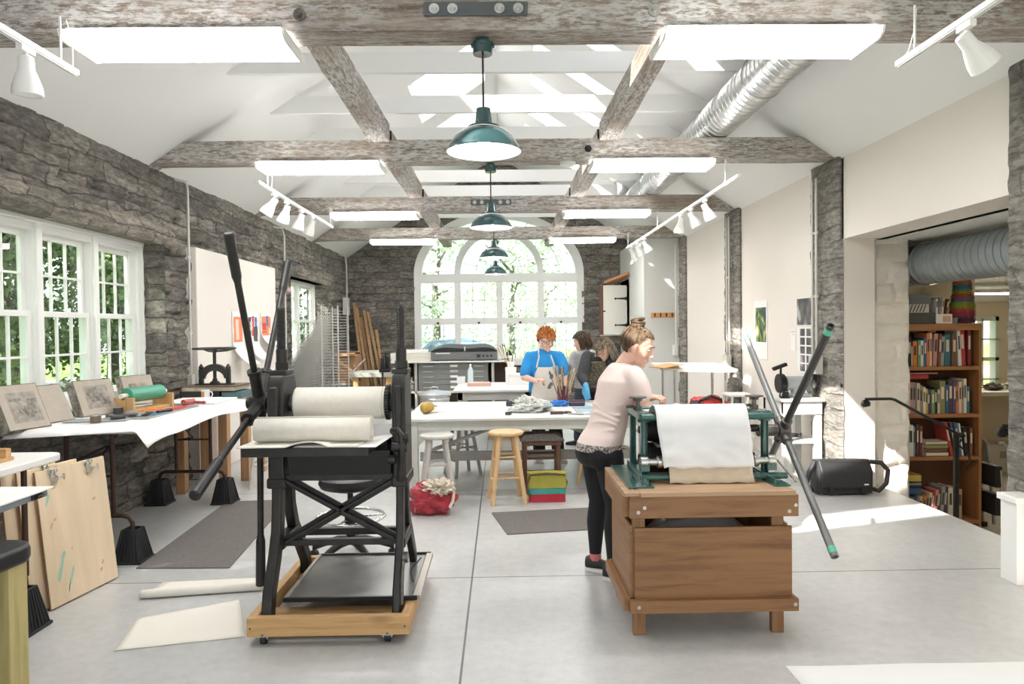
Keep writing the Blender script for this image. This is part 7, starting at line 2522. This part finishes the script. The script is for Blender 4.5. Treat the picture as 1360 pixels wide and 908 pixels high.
# hem, sleeve and neck trims
LEGG = P('black leggings', (.009, .009, .011), .8)
m = MB()
torso(m, [(PEL + V((0, 0, -.15)) - f * .02, .14, .105), (PEL + V((0, 0, -.09)) - f * .028, .166, .130), (PEL + V((0, 0, -.02)) - f * .022, .167, .126), (PEL + V((.01, 0, .06)), .15, .108)], f)
for h, k, a in ((HR, KR, AR), (HL, KL, AL_)):
    limb(m, [h + V((0, 0, -.03)), h.lerp(k, .45), k, k.lerp(a, .35) - f * .012, a + V((0, 0, .03))], [.098, .089, .062, .060, .039], 16)
    m.ball(h - f * .055 + V((0, 0, -.03)), (.086, .086, .095))
bake(m, 'leggings', LEGG, .007, 9, loc, yo)
m = MB()
torso(m, [(PEL + V((.0, 0, -.045)) - f * .026, .172, .141), (PEL + V((.004, 0, .0)) - f * .02, .172, .138)], f, 32)
part(m, 'undershirt_hem', P('speckled hem', (.10, .09, .085), .8, c2=(.5, .45, .4), scale=70, lo=.45, hi=.55), yo)
SHB = P('black running shoe', (.02, .02, .022), .6)
SOLW = P('white sole', (.78, .76, .74), .5)
shoe('a', (.70, 4.395), (.85, -.45), yo, SHB, SOLW)
shoe('b', (.61, 4.58), (.85, -.35), yo, SHB, SOLW)
for a, c in ((AR, 1), (AL_, 2)):
    part(MB().cyl(a + V((0, 0, -.01)), a + V((0, 0, .035)), .0385, .039, 16), 'sock', P('coral sock %d' % c, (.62, .18, .18), .8), yo)
eyes(YM, yo)
YH = hair_mat('ash brown hair', (.05, .031, .017), (.15, .098, .057))
m = MB()
hair_cap(m, YM, (.0745, .0945, .0845), -.002, -.075, .006, 3, .086, .004)
rg = random.Random(14)
for k in range(110):
    a = rg.uniform(0, 2 * PI)
    fr = sin(a)
    z0 = .086 if fr > .6 else (.0 + .086 * max(0, (fr + .1) / .7) if fr > -.1 else -.06 * min(1, (-.1 - fr) / .5))
    z0 += rg.uniform(-.012, .004)
    p0 = V((cos(a), fr, 0))
    pts = []
    for j in range(9):
        u_ = j / 8
        z = z0 + (.118 - z0) * u_
        q = max(0, 1 - ((z - .026) / .095) ** 2) ** .5
        tw = .25 * u_ * (1 if cos(a) > 0 else -1)
        pts.append(YM @ V((.0815 * q * cos(a + tw) * (1 - .1 * u_), -.012 + .1015 * q * sin(a + tw) * (1 - .1 * u_) - .03 * u_ ** 2, z)))
    m.tube(pts, [.002, .0045, .0055, .0055, .0055, .0055, .0055, .005, .004], 5)
hb = part(m, 'hair', YH, yo)
m = MB()
b = YM @ V((0, -.055, .135))
for k in range(9):
    pts = []
    for j in range(40):
        a = j * .42 + k
        rr2 = .027 + .011 * sin(j * .29 + k * 1.3)
        pts.append(b + V((rr2 * cos(a), rr2 * sin(a) * .9, .012 * sin(j * .21 + k * .7) + .003 * k - .012)))
    m.tube(pts, .011, 6)
m.ball(b, (.034, .034, .028))
for k in range(12):
    a = 2 * PI * k / 12
    m.tube([YM @ V((.05 * cos(a), -.02 + .06 * sin(a), .105)), YM @ V((.03 * cos(a), -.04 + .03 * sin(a), .119)), b + V((.012 * cos(a), .012 * sin(a), -.01))], .007, 6)
part(m, 'hair_bun', YH, hb)
m = MB().tube([NB + V((-.045, -.03, .03)), NB + V((0, -.055, .015)), NB + V((.05, -.03, -.012))], .003, 6)
part(m, 'necklace', P('gold thread', (.62, .45, .2), .4, .6), yo)

# --- woman in the blue T-shirt
loc = (.52, 8.5, 0)
f = V((.12, -1, 0)).normalized()
r = V((f.y, -f.x, 0))
PEL = V((.52, 8.56, .86))
NB = V((.515, 8.50, 1.335))
SR, SL_ = V((.345, 8.52, 1.275)), V((.70, 8.47, 1.275))
ER, WR = V((.275, 8.44, 1.02)), V((.40, 8.27, .985))
EL, WL = V((.79, 8.42, 1.02)), V((.76, 8.20, .93))
HC = V((.545, 8.42, 1.462))
hd = V((.42, -.80, -.32))
HR, HL = PEL + r * .09, PEL - r * .09
KR, KL = V((.44, 8.50, .46)), V((.64, 8.48, .46))
AR, AL_ = V((.45, 8.50, .085)), V((.68, 8.44, .085))


def bw(m):
    torso(m, [(PEL + V((0, 0, -.08)), .17, .12), (PEL, .18, .13), (PEL + V((0, -.01, .14)), .16, .12), (PEL + V((0, -.03, .30)), .17, .12), (PEL + V((0, -.045, .40)), .165, .10), (NB + V((0, 0, -.03)), .11, .07), (NB, .06, .055)], f)
    limb(m, [NB + V((0, 0, -.02)), NB + V((.01, -.02, .05)), HC + V((0, .02, -.04))], [.06, .055, .052])
    M = head(m, HC, hd, s=1.12)
    limb(m, [SR, ER, WR], [.048, .045, .028])
    limb(m, [SL_, EL, WL], [.048, .045, .028])
    hand(m, WR, (.6, -.6, .25), (-.3, -.2, 1), 1, 1.0, 1)
    hand(m, WL, (-.1, -.8, -.55), (.2, -.3, 1), 1, .6, -1)
    for h, k, a in ((HR, KR, AR), (HL, KL, AL_)):
        limb(m, [h, k, a], [.085, .055, .036])
    return M


bo, BM = person('person', 'woman with short ginger hair, blue T-shirt and stained white apron behind the work table', loc, bw, SKIN2, .007, 5)
BLUET = P('bright blue jersey', (.02, .28, .66), .8, c2=(.015, .23, .57), scale=6, bmp=.1)
m = MB()
torso(m, [(PEL + V((0, 0, -.03)), .196, .145), (PEL + V((0, -.01, .12)), .185, .14), (PEL + V((0, -.03, .30)), .188, .138), (PEL + V((0, -.045, .39)), .18, .115), (NB + V((0, 0, -.04)), .14, .094), (NB + V((0, 0, .0)), .082, .074), (NB + V((0, -.005, .025)), .064, .062)], f, 32)
for s_, e_ in ((SR, ER), (SL_, EL)):
    d = e_ - s_
    limb(m, [NB + V((0, 0, -.05)), s_ + V((0, 0, -.015))], [.062, .066], 16)
    limb(m, [s_ + V((0, 0, -.015)), s_ + d * .4, s_ + d * .8], [.068, .071, .072], 16)
bake(m, 'tshirt', BLUET, .008, 9, loc, bo)
m = MB()
torso(m, [(PEL + V((0, 0, -.14)), .15, .11), (PEL + V((0, 0, -.06)), .186, .134), (PEL + V((0, 0, .03)), .184, .134)], f)
for h, k, a in ((HR, KR, AR), (HL, KL, AL_)):
    limb(m, [h, k, a + V((0, 0, .01))], [.1, .085, .075], 16)
bake(m, 'trousers', LEGG, .009, 4, loc, bo)
APR = P('stained cream apron', (.74, .71, .65), .85, c2=(.70, .66, .59), scale=4)
m = MB()


def apron(PEL, f, r, zb, zt, wb, wt, yb, yt, lean, m=None):
    def fn(s, u):
        z = zb + (zt - zb) * u
        w = (wb + (wt - wb) * max(0, (u - .35) / .65)) if u > .35 else wb
        a = (s - .5) * 2
        dep = yb + (yt - yb) * u
        k = dep * (1 - .42 * a * a)
        p = V((PEL.x, PEL.y, 0)) + V(lean) * (z - PEL.z) + r * w * a + f * (k + .004 * noise.noise(V((a * 4, z * 6, 2))))
        return (p.x, p.y, z)
    return MB().grid(fn, 20, 26)


ap = part(apron(PEL, f, r, .56, 1.14, .185, .115, .160, .166, (0, -.10, 0)), 'apron', APR, bo, solid=.006)
m = MB()
for sx in (-1, 1):
    a = V((PEL.x, PEL.y, 0)) + V((0, -.10, 0)) * .28 + r * sx * .112 + f * .118
    m.tube([(a.x, a.y, 1.135), NB + r * sx * .075 + f * .095 + V((0, 0, -.075)), NB + r * sx * .065 + f * .03 + V((0, 0, .012)), NB + r * sx * .04 - f * .055 + V((0, 0, .03))], .010, 8)
part(m, 'neck_strap', APR, ap)
rg = random.Random(6)
STAIN = P('dark apron stains', (.16, .14, .13), .8)
for k in range(9):
    m = MB()
    cx_, z = rg.uniform(-.03, .08), rg.uniform(.86, 1.08)
    c = V((PEL.x, PEL.y, 0)) + V((0, -.10, 0)) * (z - .86) - r * cx_ * 1.0 + f * .1665
    q = []
    for j in range(9):
        a = 2 * PI * j / 9
        rr2 = rg.uniform(.012, .032)
        w = c + r * rr2 * cos(a) - f * .0005 * k
        q.append((w.x, w.y, z + rr2 * sin(a)))
    m.add(q, [tuple(range(9))])
    part(m, 'paint_stain', STAIN, ap)
eyes(BM, bo, brow=(.35, .17, .08))
GH = hair_mat('ginger hair', (.30, .085, .022), (.52, .20, .06))
m = MB()
hair_cap(m, BM, (.075, .095, .086), -.005, -.05, .02, 5, .05, .012)
rg = random.Random(4)
for k in range(90):
    d = V((rg.gauss(0, 1), rg.gauss(-.15, 1), abs(rg.gauss(.5, .6)))).normalized()
    if d.y > .5 and d.z < .35:
        continue
    c = V((d.x * .09, -.012 + d.y * .11, .03 + d.z * .105))
    if c.z < -.01 and c.y > -.02:
        continue
    t_ = d.cross(V((0, 0, 1))).normalized()
    pts = [BM @ (c + t_ * .016 * sin(j * 1.1 + k) + d * .008 * cos(j * 1.4) + V((0, 0, .016 - .011 * j))) for j in range(5)]
    m.tube(pts, [.005, .009, .009, .008, .003], 6)
part(m, 'hair', GH, bo)


def glasses(M, root):
    m = MB()
    for k in (-1, 1):
        m.tube([M @ V((k * .033 + .021 * cos(a), .098, .005 + .016 * sin(a))) for a in [2 * PI * j / 16 for j in range(16)]], .0022, 6, closed=True)
        m.tube([M @ V((k * .054, .096, .008)), M @ V((k * .074, .06, .008)), M @ V((k * .078, 0, .005))], .002, 6)
    m.tube([M @ V((-.012, .098, .008)), M @ V((0, .1, .01)), M @ V((.012, .098, .008))], .002, 6)
    part(m, 'glasses', BLACKPL, root)


glasses(BM, bo)
SHG = P('grey canvas shoe', (.45, .43, .40), .7)
shoe('a', (.45, 8.47), (-.1, -1), bo, SHG, SOLW, .95)
shoe('b', (.68, 8.42), (.35, -.9), bo, SHG, SOLW, .95)

# --- woman bending forward in the black cardigan
loc = (1.2, 8.75, 0)
f = V((-.35, -.94, 0)).normalized()
r = V((f.y, -f.x, 0))
PEL = V((1.22, 8.80, .86))
NB = V((1.18, 8.50, 1.26))
SR, SL_ = V((1.05, 8.52, 1.25)), V((1.33, 8.44, 1.22))
ER, WR = V((.955, 8.33, 1.03)), V((.985, 8.16, .93))
EL, WL = V((1.40, 8.26, 1.0)), V((1.28, 8.06, .86))
HC = V((1.235, 8.375, 1.345))
hd = V((-.55, -.62, -.55))
HR, HL = PEL + r * .09, PEL - r * .09
KR, KL = V((1.1, 8.76, .46)), V((1.32, 8.74, .46))
AR, AL_ = V((1.09, 8.80, .085)), V((1.33, 8.80, .085))
SPV = (NB - PEL)


def cw(m):
    torso(m, [(PEL + V((0, 0, -.08)), .17, .12), (PEL, .18, .13), (PEL + SPV * .3, .16, .125), (PEL + SPV * .6, .17, .13), (PEL + SPV * .85, .165, .11), (PEL + SPV, .10, .08)], f)
    limb(m, [NB - V((0, 0, .02)), NB.lerp(HC, .5), HC + V((.01, .03, -.03))], [.062, .055, .052])
    M = head(m, HC, hd, s=1.1)
    limb(m, [SR, ER, WR], [.048, .043, .028])
    limb(m, [SL_, EL, WL], [.055, .043, .028])
    hand(m, WR, (.05, -.25, -.95), (-.5, -.7, .1), 1.0, .3, 1)
    hand(m, WL, (-.3, -.6, -.6), (.3, -.5, .6), 1.0, .5, -1)
    for h, k, a in ((HR, KR, AR), (HL, KL, AL_)):
        limb(m, [h, k, a], [.085, .055, .036])
    return M


co, CM = person('person', 'woman in a black cardigan and blue gloves bending over the work table', loc, cw, SKIN, .007, 5)
CARD = P('charcoal black knit', (.035, .037, .04), .9, c2=(.05, .052, .056), scale=50, bmp=.2, bd=.002)
m = MB()
torso(m, [(PEL + V((0, 0, -.06)), .20, .15), (PEL + SPV * .15, .19, .148), (PEL + SPV * .4, .18, .142), (PEL + SPV * .65, .188, .142), (PEL + SPV * .88, .172, .12), (PEL + SPV * 1.0, .10, .09)], f, 32)
for s_, e_, w_ in ((SR, ER, WR), (SL_, EL, WL)):
    limb(m, [NB + V((0, .03, -.04)), s_], [.07, .072], 16)
    limb(m, [s_, e_, e_.lerp(w_, .75)], [.078, .064, .050], 16)
bake(m, 'cardigan', CARD, .008, 9, loc, co)
m = MB()
torso(m, [(PEL + V((0, 0, -.14)), .15, .11), (PEL + V((0, 0, -.04)), .186, .134)], f)
for h, k, a in ((HR, KR, AR), (HL, KL, AL_)):
    limb(m, [h, k, a + V((0, 0, .01))], [.1, .075, .06], 16)
bake(m, 'trousers', LEGG, .009, 4, loc, co)
part(apron(PEL, f, r, .60, 1.20, .17, .12, .165, .17, SPV / SPV.z), 'apron', P('brown speckled apron', (.10, .085, .06), .85, c2=(.28, .24, .17), scale=45, lo=.45, hi=.58), co, solid=.006)
GLV = P('blue nitrile glove', (.10, .42, .70), .4)
for w_, d_, n_, s_, cu in ((WR, V((.05, -.25, -.95)), (-.5, -.7, .1), 1, .3), (WL, V((-.3, -.6, -.6)), (.3, -.5, .6), -1, .5)):
    m = MB()
    hand(m, w_, d_, n_, 1.09, cu, s_)
    d_ = d_.normalized()
    e_ = ER if s_ == 1 else EL
    b_ = (e_ - V(w_)).normalized()
    limb(m, [V(w_), V(w_) + b_ * .06], [.034, .037], 12, 3)
    bake(m, 'glove', GLV, .006, 3, loc, co)
eyes(CM, co)
glasses(CM, co)
BH = hair_mat('blond grey hair', (.10, .075, .05), (.29, .235, .175))
m = MB()
hair_cap(m, CM, (.075, .095, .086), -.04, -.10, .018, 8, .085, .011)
rg = random.Random(9)
for k in range(80):
    a = rg.uniform(R(150), R(390))
    x0, y0 = .088 * cos(a), -.012 + .108 * sin(a)
    z0 = rg.uniform(.0, .06)
    pts = [CM @ V((x0 * (1 + .05 * j), y0 * (1 + .05 * j) + .006 * sin(j * 1.3 + k), z0 - .028 * j + .005 * cos(k + j))) for j in range(6)]
    m.tube(pts, [.006, .009, .009, .009, .007, .003], 6)
part(m, 'hair', BH, co)
shoe('a', (1.09, 8.78), (-.2, -1), co, SHB, BLACKPL, .95)
shoe('b', (1.33, 8.78), (.2, -1), co, SHB, BLACKPL, .95)

# --- woman in the grey sweater facing away to the left
loc = (1.13, 9.6, 0)
f = V((-.75, .6, 0)).normalized()
r = V((f.y, -f.x, 0))
PEL = V((1.16, 9.62, .84))
NB = V((1.13, 9.55, 1.30))
SR, SL_ = V((1.25, 9.68, 1.235)), V((1.0, 9.44, 1.235))
ER, WR = V((1.2, 9.86, 1.0)), V((1.0, 9.98, .95))
EL, WL = V((.93, 9.46, .98)), V((.80, 9.62, .93))
HC = V((1.095, 9.56, 1.418))
hd = V((-.86, .35, -.30))
HR, HL = PEL + r * .09, PEL - r * .09
KR, KL = V((1.22, 9.68, .45)), V((1.06, 9.55, .45))
AR, AL_ = V((1.22, 9.7, .085)), V((1.04, 9.58, .085))


def gw(m):
    torso(m, [(PEL + V((0, 0, -.08)), .17, .12), (PEL, .18, .13), (PEL + V((0, -.02, .15)), .16, .12), (PEL + V((-.01, -.04, .3)), .17, .12), (NB + V((0, 0, -.06)), .155, .10), (NB + V((0, 0, -.02)), .10, .07), (NB, .06, .055)], f)
    limb(m, [NB + V((0, 0, -.02)), NB.lerp(HC, .5), HC + V((.02, 0, -.03))], [.058, .052, .05])
    M = head(m, HC, hd, s=1.1)
    limb(m, [SR, ER, WR], [.046, .042, .027])
    limb(m, [SL_, EL, WL], [.052, .042, .027])
    hand(m, WR, (-.8, .4, -.1), (0, 0, 1), 1, .6, 1)
    hand(m, WL, (-.7, .6, -.1), (0, 0, 1), 1, .6, -1)
    for h, k, a in ((HR, KR, AR), (HL, KL, AL_)):
        limb(m, [h, k, a], [.085, .055, .036])
    return M


go_, GM = person('person', 'woman with brown bobbed hair and a heather grey sweater, turned away towards the window', loc, gw, SKIN, .007, 5)
HEA = P('heather grey knit', (.46, .46, .47), .95, c2=(.33, .33, .345), scale=55, lo=.45, hi=.55)
m = MB()
torso(m, [(PEL + V((0, 0, -.06)), .195, .145), (PEL + V((0, -.02, .15)), .18, .14), (PEL + V((-.01, -.04, .3)), .185, .137), (NB + V((0, 0, -.07)), .165, .112), (NB + V((0, 0, -.02)), .10, .085), (NB + V((0, 0, .01)), .07, .07)], f, 32)
for s_, e_, w_ in ((SR, ER, WR), (SL_, EL, WL)):
    limb(m, [NB + V((0, 0, -.05)), s_ + V((0, 0, -.01))], [.066, .068], 16)
    limb(m, [s_, e_, e_.lerp(w_, .9)], [.073, .060, .042], 16)
bake(m, 'sweater', HEA, .008, 9, loc, go_)
m = MB()
torso(m, [(PEL + V((0, 0, -.14)), .15, .11), (PEL + V((0, 0, -.04)), .186, .134)], f)
for h, k, a in ((HR, KR, AR), (HL, KL, AL_)):
    limb(m, [h, k, a + V((0, 0, .01))], [.1, .075, .06], 16)
bake(m, 'trousers', P('dark denim', (.04, .05, .07), .8), .009, 4, loc, go_)
eyes(GM, go_)
m = MB()
hair_cap(m, GM, (.075, .095, .086), -.05, -.085, .016, 12, .11, .008)
rg = random.Random(19)
for k in range(90):
    a = rg.uniform(R(165), R(375))
    x0, y0 = .09 * cos(a), -.012 + .108 * sin(a)
    pts = [GM @ V((x0 * (1 - .004 * j * j), y0 * (1 - .004 * j * j) + .004 * sin(j + k), rg.uniform(.0, .004) - .024 * j + .01)) for j in range(6)]
    m.tube(pts, [.007, .011, .011, .010, .008, .003], 6)
BRH = hair_mat('brown bobbed hair', (.035, .021, .012), (.09, .06, .036))
part(m, 'hair', BRH, go_)
shoe('a', (1.22, 9.68), (-.8, .3), go_, SHB, BLACKPL, .95)
shoe('b', (1.04, 9.56), (-.8, .3), go_, SHB, BLACKPL, .95)
# ------------------------------------------------------------ light
w = bpy.data.worlds.new('sky')
sc.world = w
w.use_nodes = True
N, L = w.node_tree.nodes, w.node_tree.links
bg = N['Background']
sk = N.new('ShaderNodeTexSky')
sk.sky_type = 'NISHITA'
sk.sun_disc = False
sk.sun_elevation = R(40)
sk.sun_rotation = R(230)
sk.air_density = 1.2
sk.dust_density = 2.5
mx = N.new('ShaderNodeMix')
mx.data_type = 'RGBA'
mx.inputs[0].default_value = .6
L.new(sk.outputs[0], mx.inputs[6])
mx.inputs[7].default_value = (5.5, 5.8, 6.2, 1)
L.new(mx.outputs[2], bg.inputs[0])
bg.inputs[1].default_value = SKYS
sd = bpy.data.lights.new('sun', 'SUN')
sd.energy = SUNE
sd.angle = R(.6)
sd.color = (1, .95, .87)
so = bpy.data.objects.new('sun', sd)
COL.objects.link(so)
so.rotation_euler = V((4.4, 3.4, -4.7)).to_track_quat('-Z', 'Y').to_euler()
so.location = (-10, -8, 12)


def portal(name, loc, sx, sy, d):
    ld = bpy.data.lights.new(name, 'AREA')
    ld.shape = 'RECTANGLE'
    ld.size, ld.size_y = sx, sy
    ld.cycles.is_portal = True
    o = bpy.data.objects.new(name, ld)
    COL.objects.link(o)
    o.location = loc
    o.rotation_euler = V(d).to_track_quat('-Z', 'Y').to_euler()


portal('daylight_windows', (-3.9, 4.2, 1.75), 6.0, 1.8, (1, 0, 0))
portal('daylight_far_window', (-3.9, 12.4, 1.75), 2.6, 1.8, (1, 0, 0))
portal('daylight_arch', (0, 15.9, 2.5), 4.0, 3.6, (0, -1, 0))
portal('daylight_added_opening', (0, -2.2, 1.6), 5.6, 3.4, (0, 1, 0))
for i, (a, b, c, d) in enumerate(SKL + SKR):
    x, y = (a + b) / 2, (c + d) / 2
    s = 1 if x > 0 else -1
    portal('daylight_roof', (x + s * .25 * .55, y, ceil_z(x) + .25), max(b - a, d - c) * 1.5, max(b - a, d - c) * 1.5, (-s * .553, 0, -.833))
sc.view_settings.view_transform = 'Standard'
sc.view_settings.look = 'None'
sc.view_settings.gamma = 1
sc.view_settings.use_curve_mapping = False
sc.view_settings.exposure = EXPO
cy = sc.cycles
cy.use_denoising = True
cy.max_bounces = 8
cy.diffuse_bounces = 5
cy.glossy_bounces = 4
cy.transparent_max_bounces = 12
cy.sample_clamp_indirect = 6
cy.caustics_reflective = cy.caustics_refractive = False
